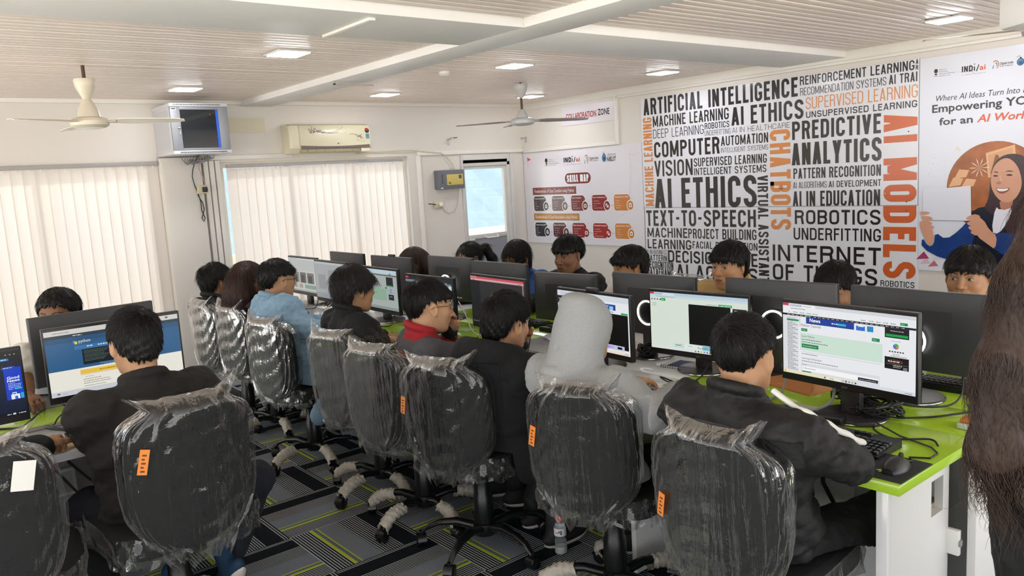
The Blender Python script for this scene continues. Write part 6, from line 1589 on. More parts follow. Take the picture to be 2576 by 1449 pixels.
def head_field(F, C, R, s=1.0, fem=False, neck_to=None, full=True):
    def P(x, y, z): return C + R @ (np.array((x, y, z)) * s)
    def E(c, r, k=.012, op='u', rot=None): F.ell(P(*c), np.array(r) * s, R if rot is None else R @ rot, k * s, op)
    def K(a, b, r1, r2, k=.008, op='u'): F.cone(P(*a), P(*b), r1 * s, r2 * s, k * s, op)
    E((-.012, 0, .030), (.097, .075, .086), 0); E((.018, 0, .0), (.072, .068, .095), .02)
    E((.034, 0, -.045), (.058, .056, .066), .03); E((.030, 0, -.075), (.05, .05, .042), .03)
    K((.068, -.012, -.103), (.068, .012, -.103), .0165, .0165, .025)
    for y in (-1, 1): K((.005, y * .058, -.04), (.05, y * .034, -.092), .018, .016, .03)
    for y in (-1, 1): E((.062, y * .038, -.028), (.024, .024, .022), .02)
    K((.078, -.034, .024), (.078, .034, .024), .013, .013, .016)
    for y in (-1, 1): E((.094, y * .031, .003), (.014, .017, .0095), .010, 's')
    for y in (-1, 1): E((.0765, y * .031, .002), (.0125, .0165, .0115), .004)
    K((.086, 0, .018), (.106, 0, -.024), .0065, .0105, .010); E((.107, 0, -.029), (.0125, .0115, .0095), .008)
    for y in (-1, 1): E((.0955, y * .0135, -.031), (.0115, .0075, .0085), .006)
    for y in (-1, 1): E((.104, y * .0072, -.0395), (.0055, .0035, .004), .002, 's')
    E((.086, 0, -.062), (.016, .026, .020), .015)
    K((.094, -.014, -.0585), (.094, .014, -.0585), .0055, .0055, .004); E((.0985, 0, -.0575), (.005, .008, .0045), .004)
    K((.0925, -.012, -.069), (.0925, .012, -.069), .0066, .0066, .004); K((.101, -.019, -.0635), (.101, .019, -.0635), .0018, .0018, .003, 's')
    K((.101, 0, -.044), (.103, 0, -.052), .003, .003, .004, 's')
    for y in (-1, 1):
        rot = np.array(Matrix.Rotation(y * math.radians(28), 3, 'Z') @ Matrix.Rotation(math.radians(-8), 3, 'Y'))
        E((-.006, y * .079, -.008), (.019, .0085, .033), .006, 'u', rot); E((-.002, y * .088, -.004), (.0105, .006, .019), .006, 's', rot); E((.001, y * .076, -.034), (.010, .007, .010), .006)
    if neck_to is not None:
        nk = np.array(neck_to, float); F.cone(P(-.022, 0, -.055), nk, (.047 if fem else .053) * s, (.047 if fem else .052) * s, .022 * s)
        if full:
            F.ell(nk + np.array((0, 0, -.05)), (.05, .05, .05), None, .03)
def face_tint(C, R, s, skin, lip='#8d5a4e', gaze=(0, 0), brow='#17110f', closed=False, beard=0.0):
    sk = np.array(lin(skin)[:3]); lp = np.array(lin(lip)[:3]); bw = np.array(lin(brow)[:3])
    def f(V):
        q = (V - C) @ R / s
        x, y, z = q[:, 0], q[:, 1], q[:, 2]
        T = np.tile(sk, (len(V), 1))
        n = np.sin(x * 140 + 2 * np.sin(y * 90)) * np.sin(y * 120 + 1.7) * np.sin(z * 110 + 2 * np.sin(x * 60))
        T *= (1 + .05 * n)[:, None]
        ay = np.abs(y)
        def blend(w_, c, a=1.0):
            nonlocal T
            w_ = np.clip(w_, 0, 1)[:, None] * a; T = T * (1 - w_) + np.asarray(c) * w_
        ck = np.exp(-((ay - .042) / .018) ** 2 - ((z + .03) / .02) ** 2) * (x > .03); blend(ck, sk * np.array((1.08, .84, .78)), .5)
        blend(np.exp(-((z + .03) / .012) ** 2 - (y / .018) ** 2) * (x > .085), sk * np.array((1.06, .85, .8)), .5)
        if beard: blend(((z < -.035) & (x > .02)).astype(float) * np.clip((-.03 - z) / .02, 0, 1), sk * .55, beard)
        w_ = np.clip((.0105 - np.abs(z + .0633) - .0095 * (ay / .024) ** 2) / .003, 0, 1) * (x > .078) * np.clip((.0245 - ay) / .003, 0, 1); blend(w_, lp)
        blend(np.clip((.0016 - np.abs(z + .0636 + .0015 * (ay < .006))) / .0012, 0, 1) * (x > .08) * (ay < .021), lp * .35)
        bz = .0225 + .006 * np.sin(np.clip((ay - .012) / .04, 0, 1) * PI * .8) - .004 * np.clip((ay - .04) / .012, 0, 1)
        blend(np.clip((.0042 - .0016 * np.clip((ay - .03) / .022, 0, 1) - np.abs(z - bz)) / .0016, 0, 1) * (ay > .012) * (ay < .053) * (x > .055), bw, .92)
        if not closed:
            for sg in (-1, 1):
                u = (y - sg * .031) / .0145; v = (z - .0015 + sg * 0) / (.0043 * np.sqrt(np.clip(1 - .85 * u * u, .02, 1)))
                inside = np.clip((1 - np.abs(v)) / .22, 0, 1) * (np.abs(u) < 1) * (x > .06)
                blend(inside, (.40, .37, .35))
                du = (y - sg * .031 - gaze[0]) / .0058; dv = (z - .0018 - gaze[1]) / .0058
                blend(inside * np.clip((1 - np.sqrt(du * du + dv * dv)) / .18, 0, 1), (.012, .008, .006))
                blend(np.clip((.0016 - np.abs(z - .0018 - .0048 * np.sqrt(np.clip(1 - .85 * u * u, .02, 1)))) / .0011, 0, 1) * (np.abs(u) < 1.08) * (x > .06), (.02, .014, .012))
                blend(np.clip((.0012 - np.abs(z - .0018 - .0098 * np.sqrt(np.clip(1 - .7 * u * u, .05, 1)))) / .0012, 0, 1) * (np.abs(u) < 1) * (x > .06), sk * .45, .7)
                blend(np.clip((.001 - np.abs(z - .001 + .0046 * np.sqrt(np.clip(1 - .85 * u * u, .02, 1)))) / .001, 0, 1) * (np.abs(u) < 1) * (x > .06), sk * .4, .6)
        else:
            for sg in (-1, 1):
                u = (y - sg * .031) / .0145
                blend(np.clip((.0014 - np.abs(z + .001 + .002 * (1 - u * u))) / .001, 0, 1) * (np.abs(u) < 1) * (x > .06), (.02, .014, .012))
        return T
    return f
HL = {'short': ((0, .060), (30, .052), (52, .030), (68, .012), (80, -.012), (92, .022), (104, .024), (116, -.035), (150, -.072), (180, -.078)),
      'fringe': ((0, .034), (25, .030), (45, .024), (60, .018), (76, -.006), (90, .020), (104, .024), (118, -.03), (150, -.074), (180, -.082)),
      'fade': ((0, .040), (25, .034), (45, .032), (62, .036), (80, .030), (95, .034), (110, .020), (130, -.02), (155, -.055), (180, -.062)),
      'shag': ((0, .040), (25, .020), (45, .006), (60, -.004), (76, -.030), (88, -.014), (104, .006), (118, -.06), (150, -.11), (180, -.12)),
      'bob': ((0, .055), (20, .035), (40, -.005), (58, -.03), (72, -.06), (84, .0), (98, .004), (112, -.11), (150, -.125), (180, -.125)),
      'tied': ((0, .066), (30, .055), (52, .030), (68, .010), (80, -.010), (92, .020), (104, .022), (116, -.03), (150, -.06), (180, -.065)),
      'long': ((0, .062), (15, .04), (30, -.01), (45, -.05), (70, -.12), (110, -.13), (150, -.13), (180, -.13))}
def hair_field(F, C, R, s, style, thick=.016, seed=0, extra=None):
    def P(x, y, z): return C + R @ (np.array((x, y, z)) * s)
    F.ell(P(-.014, 0, .032), (np.array((.097, .076, .087)) + thick) * s, R, 0); F.ell(P(.012, 0, .0), np.array((.074, .066, .10)) * s + thick * .5, R, .02 * s)
    if style in ('shag', 'bob', 'long', 'short', 'fringe'): F.ell(P(-.035, 0, -.03), np.array((.066, .066, .085)) * s + thick * .5, R, .03 * s)
    if style in ('fringe', 'fade', 'shag'): F.cone(P(.078, -.038, .052), P(.078, .038, .052), .021 * s, .021 * s, .02 * s)
    X, Y, Z = F.ax[0][:, None, None] - C[0], F.ax[1][None, :, None] - C[1], F.ax[2][None, None, :] - C[2]
    x = (X * R[0, 0] + Y * R[1, 0] + Z * R[2, 0]) / s; y = (X * R[0, 1] + Y * R[1, 1] + Z * R[2, 1]) / s; z = (X * R[0, 2] + Y * R[1, 2] + Z * R[2, 2]) / s
    ang = np.degrees(np.arctan2(np.abs(y), x + .012))
    hl = np.array(HL[style]); zl = np.interp(ang, hl[:, 0], hl[:, 1])
    rr = np.random.default_rng(seed); jag = sum(np.sin(ang * f * np.sign(y + 1e-5) * .1 + rr.uniform(0, 6)) for f in (3.1, 5.3, 8.7)) * .0045
    F.f = np.maximum(F.f, ((zl + jag - z) * s * .75).astype(np.float32))
    n = 0
    a2 = np.degrees(np.arctan2(y, x + .03))
    for f, a in ((.16, .5), (.31, .35), (.55, .3)): n = n + a * np.sin(a2 * f + rr.uniform(0, 6) + 9 * np.sin(z * 22 + rr.uniform(0, 6)) + 3 * np.sin(x * 60))
    F.f += (n * .0022 * s).astype(np.float32)
    if extra: extra(F, P)
def strands(name, me, parent, C, R, s, material, n, L, lift, seed, whorl=(-.06, .01, .11), down=0.0, r=.0007, style=None, wave=.0):
    """hair strands rooted on the hair mass and combed away from the whorl"""
    rr = np.random.default_rng(seed); nv = len(me.vertices)
    co = np.empty(nv * 3, np.float32); me.vertices.foreach_get('co', co); co = co.reshape(-1, 3)
    no = np.empty(nv * 3, np.float32); me.vertices.foreach_get('normal', no); no = no.reshape(-1, 3)
    idx = rr.integers(0, nv, n); p = co[idx].astype(float); nn = no[idx].astype(float)
    Wp = C + R @ (np.array(whorl) * s)
    d = p - Wp; d /= np.linalg.norm(d, axis=1)[:, None] + 1e-9
    lift = np.full(n, lift)
    if style: lift = lift * np.clip(((p - C) @ R[:, 2] / s + .01) / .09, .06, 1)
    dn_ = np.clip(np.full(n, down) + (.75 * np.clip((.05 - (p - C) @ R[:, 2] / s) / .08, 0, 1) if style else 0), 0, 1)[:, None]
    d = d * (1 - dn_) + np.array((0, 0, -1.0)) * dn_
    cl = np.stack([np.sin(p @ rr.normal(size=3) * 120 + rr.uniform(0, 6)) for _ in range(3)], 1)
    K = 6 if L < .1 else 14; pts = np.empty((n, K, 3)); ll = L * rr.uniform(.55, 1.2, n)
    if style and L < .1:
        ql = (p - C) @ R / s; an = np.degrees(np.arctan2(np.abs(ql[:, 1]), ql[:, 0] + .012)); hl = np.array(HL[style]); ll = ll * np.clip((ql[:, 2] - np.interp(an, hl[:, 0], hl[:, 1])) / .05, .28, 1)
    d = d + .28 * cl * .5 + rr.normal(0, .13, (n, 3))
    d -= nn * np.sum(d * nn, 1)[:, None]; d /= np.linalg.norm(d, axis=1)[:, None] + 1e-9
    for k in range(K):
        t = k / (K - 1)
        pts[:, k] = p + d * (ll * t)[:, None] + nn * (lift * ll * t - ll * ll * t * t * 6.5 * (1 - .6 * lift))[:, None] * (1 if L < .06 else .3) + nn * .0006 + (np.array((0, 0, -1.0)) * (ll * t * t * .35)[:, None])
    if L >= .1:
        ph = rr.uniform(0, 2 * PI, n) * .3 + np.sin(p @ rr.normal(size=3) * 40) * 3
        for k in range(K):
            pts[:, k] += (np.cross(nn, d) * (wave * np.sin(ph + k * .8) * k / K)[:, None]) + nn * (wave * .5 * np.cos(ph + k * .8) * k / K)[:, None]
    cu = bpy.data.hair_curves.new(name); cu.add_curves([K] * n)
    cu.attributes['position'].data.foreach_set('vector', pts.astype(np.float32).ravel())
    ra = cu.attributes.new('radius', 'FLOAT', 'POINT'); rad = np.tile(np.linspace(1, .25, K), n) * r; ra.data.foreach_set('value', rad.astype(np.float32))
    cu.materials.append(material)
    o = bpy.data.objects.new(name, cu); COL.objects.link(o); o.parent = parent
    return o
def hand_field(F, W, d, nrm, side, curl=.35, spread=1.0, s=1.0, thumb=None):
    """W wrist, d towards the fingers, nrm out of the BACK of the hand, side +1 / -1 = thumb side along d x nrm"""
    W = np.array(W, float); d = np.array(d, float); d /= np.linalg.norm(d); nrm = np.array(nrm, float); nrm -= d * (nrm @ d); nrm /= np.linalg.norm(nrm); t = np.cross(d, nrm) * side
    F.cone(W - d * .03, W + d * .015, .025 * s, .026 * s, .01)
    Rm = np.stack([d, t, nrm], 1)
    F.ell(W + d * .05 * s, np.array((.052, .040, .0155)) * s, Rm, .014)
    ln = (.072, .080, .075, .060)
    for i in range(4):
        off = (.030 - .020 * i) * s
        b = W + d * (.086 - .004 * abs(i - 1.2)) * s + t * off * spread
        a0 = curl * (1 + .12 * i); dd = d + t * (.10 - .07 * i) * spread; L = ln[i] * s; r = (.0088, .0090, .0086, .0076)[i] * s
        pts = [b - dd * .02 * s, b]; ang = 0
        for seg, cf in ((.45, .8), (.30, 1.15), (.25, .7)):
            ang += a0 * cf; v = dd * math.cos(ang) - nrm * math.sin(ang); pts.append(pts[-1] + v / np.linalg.norm(v) * L * seg)
        F.chain(pts, [r * 1.1, r * 1.08, r, r * .93, r * .8], .004)
    tb = W + d * .026 * s + t * .030 * s; tv = thumb if thumb is not None else (d * .72 + t * .62 - nrm * .30); tv = np.array(tv) / np.linalg.norm(tv)
    tv2 = tv * .8 + d * .45 - nrm * .15; tv2 /= np.linalg.norm(tv2)
    F.chain([W + d * .02 * s + t * .012 * s, tb + tv * .012 * s, tb + tv * .042 * s, tb + tv * .042 * s + tv2 * .028 * s], [.016 * s, .0135 * s, .0105 * s, .0085 * s], .008)
def child(name, me, parent, label=None):
    o = bpy.data.objects.new(name, me); COL.objects.link(o); o.parent = parent
    o.location = -np.array(parent.location)
    if label: o['label'] = label
    return o
def unit(v): v = np.array(v, float); return v / np.linalg.norm(v)

def person(label, head, yaw, pelvis, pitch=0, roll=0, s=.96, tyaw=None, skin='#a97c5d', style='short', hairm=None, hres=.0045, fres=.0035, thick=.016, lean=None,
           top=None, top_mat=None, fit=1.0, elbows=None, wrists=None, hands=(), pants=None, knees=None, ankles=None, shoes=None, shoe_sole=None, gaze=(0, 0), lip='#8d5a4e', fem=False,
           glasses=None, n_str=1400, str_len=.03, str_lift=.35, str_down=.0, collar=None, hood_down=False, hood_up=False, extra_hair=None, wr_amp=.006, upper_only=False, beard=0.0, neck=None, whorl=(-.06, .01, .11), shoulder=.175, closed=False, sleeve_end=.93, bare_arms=False, long_coat=False, post=None, seed=1, leg_mat=None, cuff=None, brow='#17110f', foot_dirs=None, chair=None, wave=.0, k=1.0):
    head = (head[0] * k, head[1] * k, 1.62 - (1.62 - head[2]) * k); s = s * k; pelvis = (pelvis[0] + (k - 1) * 1.2, pelvis[1] + (k - 1) * .6, pelvis[2])
    C = np.array(head, float); R = rotm(yaw, pitch, roll)
    tyaw = yaw if tyaw is None else tyaw
    TR = rotm(tyaw); fw, lf = TR[:, 0], TR[:, 1]; up = np.array((0, 0, 1.0))
    root = thing('person', label, 'person', (float(pelvis[0]), float(pelvis[1]), 0))
    Pv = np.array(pelvis, float)
    Nk = np.array(neck, float) if neck is not None else C + R @ np.array((-.040, 0, -.105)) * s + up * (-.030) - fw * .010
    sh = [Nk + lf * shoulder * g + up * (-.055) + fw * .005 for g in (1, -1)]
    el = [np.array(e, float) for e in elbows] if elbows else [sh[i] + fw * .10 - up * .25 + lf * (.05 if i == 0 else -.05) for i in range(2)]
    wr = [np.array(e, float) for e in wrists] if wrists else [el[i] + fw * .24 + up * .02 - lf * (.06 if i == 0 else -.06) for i in range(2)]
    # --- body: head, neck and hands
    parts = []
    lo = C - .165 * s; hi = C + .165 * s
    lo = np.minimum(lo, Nk - np.array((.10, .10, .13))); hi = np.maximum(hi, Nk + np.array((.10, .10, .05)))
    F = Field(lo, hi, fres); head_field(F, C, R, s, fem, Nk); v, q = F.mesh(); parts.append((v, q, 0))
    for (i, d, nrm, side, curl, kw) in hands:
        W = wr[i]; F = Field(W - .24, W + .24, .0032); hand_field(F, W, d, nrm, side, curl, **kw)
        F.cone(W - unit(d) * .03, W + (el[i] - W) * .35, .025, .031, .015)
        if bare_arms: F.cone(W + (el[i] - W) * .2, el[i], .03, .038, .015)
        v, q = F.mesh(); parts.append((v, q, 0))
    ft = face_tint(C, R, s, skin, lip, gaze, brow, closed, beard)
    child('body', np_mesh('body', parts, [m_skin], ft), root)
    # --- hair
    hm = hairm or m_hair
    if not hood_up:
        ext = .17 if extra_hair is None else .30
        F = Field(C - (ext + (.35 if extra_hair else 0)), C + .17, hres if extra_hair is None else max(hres, .005)) if extra_hair else Field(C - .165 * s - thick, C + .165 * s + thick, hres)
        if extra_hair: F = Field(C + np.array((-.26, -.26, -.62)), C + np.array((.26, .26, .17)), max(hres, .005))
        hair_field(F, C, R, s, style, thick * .62, seed, extra_hair)
        v, q = F.mesh(); me = np_mesh('hair', [(v, q, 0)], [hm]); ho = child('hair', me, root)
        if n_str:
            so = strands('hair_strands', me, ho, C, R, s, hm, n_str, str_len, str_lift, seed, whorl, str_down, .0007, None if extra_hair else style, wave)
    # --- top (jacket, hoodie, shirt)
    if top:
        allp = np.array([Nk, Pv] + sh + ([] if upper_only else el + wr)); m = .26
        lo = allp.min(0) - m; hi = np.maximum(allp.max(0) + np.array((m, m, .16)), C + np.array((.2, .2, .2)) if hood_up else C - 9)
        if upper_only: lo[2] = Nk[2] - .36
        F = Field(lo, hi, .0065 if not upper_only else .005)
        g = fit; mid = (Nk * .5 + Pv * .5) - fw * .015
        RT = TR
        ax = unit(Nk - Pv); RT = np.stack([unit(np.cross(lf, ax)), lf, ax], 1)
        if np.dot(RT[:, 0], fw) < 0: RT[:, 0] *= -1
        F.ell(Pv + ax * .06, np.array((.135, .175, .15)) * g, RT, 0); F.ell(mid, np.array((.13, .172, .20)) * g, RT, .06); F.ell(Nk - ax * .16 - fw * .0, np.array((.122, .178, .15)) * g, RT, .06)
        F.cone(sh[0] - lf * .02, sh[1] + lf * .02, .066 * g, .066 * g, .05); F.cone(Nk + up * .005, Nk - up * .08, .062, .085, .04)
        for i in range(2):
            if upper_only and i >= 0 and not elbows:
                F.cone(sh[i], el[i], .072 * g, .06 * g, .04); continue
            F.cone(sh[i], el[i], .073 * g, .058 * g, .04)
            e2 = el[i] + (wr[i] - el[i]) * sleeve_end
            if not bare_arms: F.cone(el[i], e2, .058 * g, .040 * g, .02)
        if wr_amp: F.warp(wr_amp, 34, seed, (.6, .6, 1.6))
        if wr_amp: F.warp(wr_amp * .4, 90, seed + 9, (.5, .5, 1.8))
        if collar == 'stand': 
            for k in range(18):
                a = 2 * PI * k / 18; b = 2 * PI * (k + 1) / 18
                def cp(a): return Nk + up * .022 + fw * (.060 * math.cos(a) + .008) + lf * .066 * math.sin(a) + up * (.020 - .022 * math.cos(a))
                F.cone(cp(a), cp(b), .016, .016, .008)
        if collar == 'crew' :
            for k in range(18):
                a = 2 * PI * k / 18; b = 2 * PI * (k + 1) / 18
                def cp(a): return Nk + up * -.012 + fw * (.066 * math.cos(a) + .01) + lf * .072 * math.sin(a) - up * .018 * math.cos(a)
                F.cone(cp(a), cp(b), .0085, .0085, .006)
        if hood_down:
            for k in range(14):
                a = PI * .12 + 2 * PI * .88 * k / 14; b = PI * .12 + 2 * PI * .88 * (k + 1) / 14
                def cp(a): return Nk + fw * (.085 * math.cos(a) - .02) + lf * .115 * math.sin(a) + up * (.012 - .03 * math.cos(a))
                F.cone(cp(a), cp(b), .044, .044, .02)
            F.ell(Nk - fw * .09 - up * .06 + lf * .03, (.065, .15, .11), TR, .03)
        if long_coat:
            F.ell(Pv - fw * .02 - up * .02, (.14, .19, .16), TR, .05); F.cone(Pv - lf * .15, Pv + fw * .02 - lf * .225 - up * .13, .075, .05, .05)
        if post: post(F, dict(C=C, R=R, Nk=Nk, sh=sh, el=el, wr=wr, fw=fw, lf=lf, up=up, Pv=Pv))
        if hood_up:
            Hc = C + R @ np.array((-.012, 0, .02)) * s
            F.ell(Hc, np.array((.122, .100, .118)) * s, R, .03); F.ell(C + R @ np.array((-.045, 0, -.065)), (.095, .096, .12), R, .04); F.cone(C + R @ np.array((-.075, 0, -.10)), Nk - fw * .09 - up * .03, .07, .085, .05)
            for yy, z0, z1 in ((.075, .06, -.06), (.09, .0, -.13), (-.08, .03, -.10), (.05, -.08, -.17), (-.05, -.09, -.17)): F.cone(C + R @ np.array((-.05, yy, z0)), C + R @ np.array((-.10, yy * .75, z1)), .010, .012, .02)
            F.ell(Hc + R @ np.array((-.05, 0, .085)), (.05, .06, .035), R, .03)
            F.ell(C + R @ np.array((.085, 0, -.02)), (.075, .066, .105), R, .01, 's')
            for yy, z0 in ((.045, .09), (.07, .06), (-.03, .10), (-.06, .07)):
                F.cone(C + R @ np.array((.03, yy, z0)), C + R @ np.array((-.07, yy * .9, -.10)), .006, .004, .012, 'u')
            F.cone(C + R @ np.array((-.150, .004, -.02)), C + R @ np.array((-.135, .0, -.15)), .002, .002, .012, 's')
            F.cone(Nk - fw * .12 + lf * .12 + up * .05, Nk - fw * .14 + up * .045, .006, .006, .012, 's'); F.cone(Nk - fw * .12 - lf * .12 + up * .05, Nk - fw * .14 + up * .045, .006, .006, .012, 's')
        press(F, chair)
        v, q = F.mesh()
        tn = top_mat if callable(top_mat) else None
        mm = [top] if isinstance(top, bpy.types.Material) else top
        me = np_mesh('top', [(v, q, 0)], mm, None)
        if tn: 
            fc = np.empty(len(me.polygons) * 3, np.float32); me.polygons.foreach_get('center', fc); mi = tn(fc.reshape(-1, 3).astype(float), dict(C=C, R=R, Nk=Nk, sh=sh, el=el, wr=wr, fw=fw, lf=lf, Pv=Pv)); me.polygons.foreach_set('material_index', mi.astype(np.int32))
        child('top', me, root)
    # --- trousers and shoes
    if pants:
        hp = [Pv + lf * .09 * g_ - up * .01 for g_ in (1, -1)]
        kn = [np.array(k, float) for k in knees]; an = [np.array(k, float) for k in ankles]
        allp = np.array(hp + kn + an); F = Field(allp.min(0) - .17, allp.max(0) + .17, .0075)
        F.ell(Pv - up * .0, np.array((.13, .17, .115)), TR, 0)
        for i in range(2):
            F.cone(hp[i], kn[i], .088, .068, .04); F.cone(kn[i], an[i] + (kn[i] - an[i]) * .06, .066, .050, .02)
        F.warp(.006, 30, seed + 3); F.warp(.003, 80, seed + 4)
        press(F, chair)
        v, q = F.mesh(); child('trousers', np_mesh('trousers', [(v, q, 0)], [pants]), root)
        if shoes:
            for i in range(2):
                fd = unit(np.array(foot_dirs[i] if foot_dirs else fw, float)); a = an[i]
                lat = unit(np.cross((0, 0, 1.0), fd)); dn = unit(np.cross(fd, lat)) * -1
                Rm = np.stack([fd, lat, -dn], 1); F = Field(a - .27, a + .27, .005)
                base = a + dn * .045
                F.ell(base + fd * .05, (.13, .046, .045), Rm, 0); F.ell(base + fd * .10 + dn * .008, (.085, .048, .032), Rm, .02); F.cone(a + dn * .01, a - dn * .04, .046, .044, .02)
                cut = base + dn * .042
                X, Y, Z = F.ax[0][:, None, None], F.ax[1][None, :, None], F.ax[2][None, None, :]
                F.f = np.maximum(F.f, ((X - cut[0]) * dn[0] + (Y - cut[1]) * dn[1] + (Z - cut[2]) * dn[2]).astype(np.float32))
                v, q = F.mesh(); so = child('shoe', np_mesh('shoe', [(v, q, 0)], [shoes]), root)
                F = Field(a - .27, a + .27, .005); F.ell(base + fd * .052, (.137, .050, .06), Rm, 0); F.ell(base + fd * .10, (.09, .052, .06), Rm, .02)
                for w_, off in ((dn, .052), (-dn, -.024)):
                    c2 = base + dn * (.052 if off > 0 else .024); F.f = np.maximum(F.f, ((X - c2[0]) * w_[0] + (Y - c2[1]) * w_[1] + (Z - c2[2]) * w_[2]).astype(np.float32))
                v, q = F.mesh(); c_ = bpy.data.objects.new('sole', np_mesh('sole', [(v, q, 0)], [shoe_sole])); COL.objects.link(c_); c_.parent = so
    if glasses:
        q = MB()
        def gp(x, y, z): return Vector(C + R @ (np.array((x, y, z)) * s))
        for yy in (-1, 1):
            q.tube([gp(.106 - .010 * abs(math.cos(a)) * (1 if yy * math.cos(a) > 0 else .2), yy * .033 + .024 * math.cos(a), -.002 + .019 * math.sin(a)) for a in np.linspace(0, 2 * PI, 25)], .0016, glasses, 6, cap=False)
            q.tube([gp(.096, yy * .057, .006), gp(.085, yy * .072, .006), gp(.0, yy * .084, .006), gp(-.02, yy * .083, -.004)], .0017, glasses, 6)
        q.tube([gp(.108, -.010, .003), gp(.112, 0, .006), gp(.108, .010, .003)], .0015, glasses, 6)
        o = q.build('glasses', root); o.location = -Vector(root.location)
        q = MB()
        for yy in (-1, 1): q.poly([gp(.104 - .006 * (1 if yy * math.cos(a) > 0 else 0), yy * .033 + .023 * math.cos(a), -.002 + .018 * math.sin(a)) for a in np.linspace(0, 2 * PI, 21)[:-1]], m_glass)
        l = q.build('lens', o)
    return root, dict(C=C, R=R, Nk=Nk, sh=sh, el=el, wr=wr, fw=fw, lf=lf, Pv=Pv)
# ---------------------------------------------------------------- the people
c_black = cloth('cloth_black', '#0d0e10', .8, .6, 60); c_blackg = cloth('cloth_black_satin', '#0b0c0e', .65, .8, 45); c_bhood = cloth('cloth_black_hoodie', '#0b0c0f', .92, .6, 60)
c_char = cloth('cloth_charcoal', '#1f1c1b', .9, .6, 55); c_grey = cloth('cloth_heather_grey', '#9da0a1', .95, .5, 330, .12, 160); c_tee = cloth('cloth_grey_tee', '#505055', .9, .3, 500)
c_red = cloth('cloth_red', '#a3202c', .85, .3, 500); c_denim = cloth('cloth_denim', '#86a6bd', .9, .8, 70, .25, 22); c_jean = cloth('cloth_jean_navy', '#141824', .9, .4, 500, .15, 30)
c_beige = cloth('cloth_fleece_beige', '#c9a86f', .98, 1.0, 230, .15, 90); c_white = cloth('cloth_white', '#dcdad5', .9, .3, 300); c_blue = cloth('cloth_blue', '#1f4d94', .7, .3, 200, .12, 30); c_brownc = cloth('cloth_dark_brown', '#2b1e1a', .9); c_wht = cloth('cloth_stripe_white', '#e6e6e2', .7)
c_sole = mat('shoe_sole', '#d9d2cc', .7); c_shoe = cloth('shoe_black', '#1d1c20', .7); c_shoeb = cloth('shoe_blue', '#1d3b57', .75)
def floral():
    m = mat('cloth_floral', '#131214', .85); n = m.node_tree; N = n.nodes.new; L = n.links.new
    tc = N('ShaderNodeTexCoord'); nz = N('ShaderNodeTexNoise'); nz.inputs['Scale'].default_value = 22; L(tc.outputs['Object'], nz.inputs['Vector'])
    wv = N('ShaderNodeMath'); wv.operation = 'SINE'; ml = N('ShaderNodeMath'); ml.operation = 'MULTIPLY'; ml.inputs[1].default_value = 62; L(nz.outputs['Fac'], ml.inputs[0]); L(ml.outputs[0], wv.inputs[0])
    gt = N('ShaderNodeMath'); gt.operation = 'GREATER_THAN'; gt.inputs[1].default_value = .93; L(wv.outputs[0], gt.inputs[0])
    mx = N('ShaderNodeMix'); mx.data_type = 'RGBA'; mx.inputs['A'].default_value = lin('#131214'); mx.inputs['B'].default_value = lin('#8a7a58'); L(gt.outputs[0], mx.inputs['Factor']); L(mx.outputs['Result'], n.nodes['Principled BSDF'].inputs['Base Color'])
    return m
c_flor = floral()
SK1, SK2, SK3 = '#b98d6b', '#a47a5b', '#8a6249'
def seg_t(p, a, b):
    v = b - a; t = ((p - a) @ v) / (v @ v); tc = np.clip(t, 0, 1); dd = p - a - tc[:, None] * v
    return t, np.linalg.norm(dd, axis=1), dd
def stripe_mat(p, K):
    m = np.zeros(len(p), int); o = unit((.22, -.60, .75))
    for (a, b) in ((K['sh'][1], K['el'][1]), (K['el'][1], K['wr'][1])):
        t, r, dd = seg_t(p, a, b); c = (dd @ o) / (r + 1e-6)
        m[(t > -.12) & (t < 1.05) & (r < .10) & (c > .90)] = 1
    return m
def layer_mat(p, K):
    m = np.zeros(len(p), int)
    for i in range(2):
        t, r, dd = seg_t(p, K['el'][i], K['wr'][i]); m[(t > .05) & (r < .068)] = 1; m[(t > .85) & (r < .06)] = 2
    q = p - K['Nk']; h = np.hypot(q[:, 0], q[:, 1]); m[(q[:, 2] > -.006) & (h < .088)] = 1
    return m
def floral_mat(p, K):
    m = np.zeros(len(p), int)
    for i in range(2):
        t, r, dd = seg_t(p, K['el'][i], K['wr'][i]); m[(t > -.35) & (r < .09)] = 1
        t, r, dd = seg_t(p, K['sh'][i], K['el'][i]); m[(t > .62) & (r < .09)] = 1
    return m
def legs(p, fw=(1, 0), dx=.42, hw=.12, ank=(.36, .36), az=.085):
    f = unit((fw[0], fw[1], 0)); l = np.array((-f[1], f[0], 0)); P = np.array(p, float)
    kn = [P + f * dx + l * hw * g + np.array((0, 0, .01)) for g in (1, -1)]
    an = [np.array((*(P + f * ank[i] + l * hw * .9 * (1, -1)[i])[:2], az)) for i in range(2)]
    return dict(knees=kn, ankles=an)
D = dict
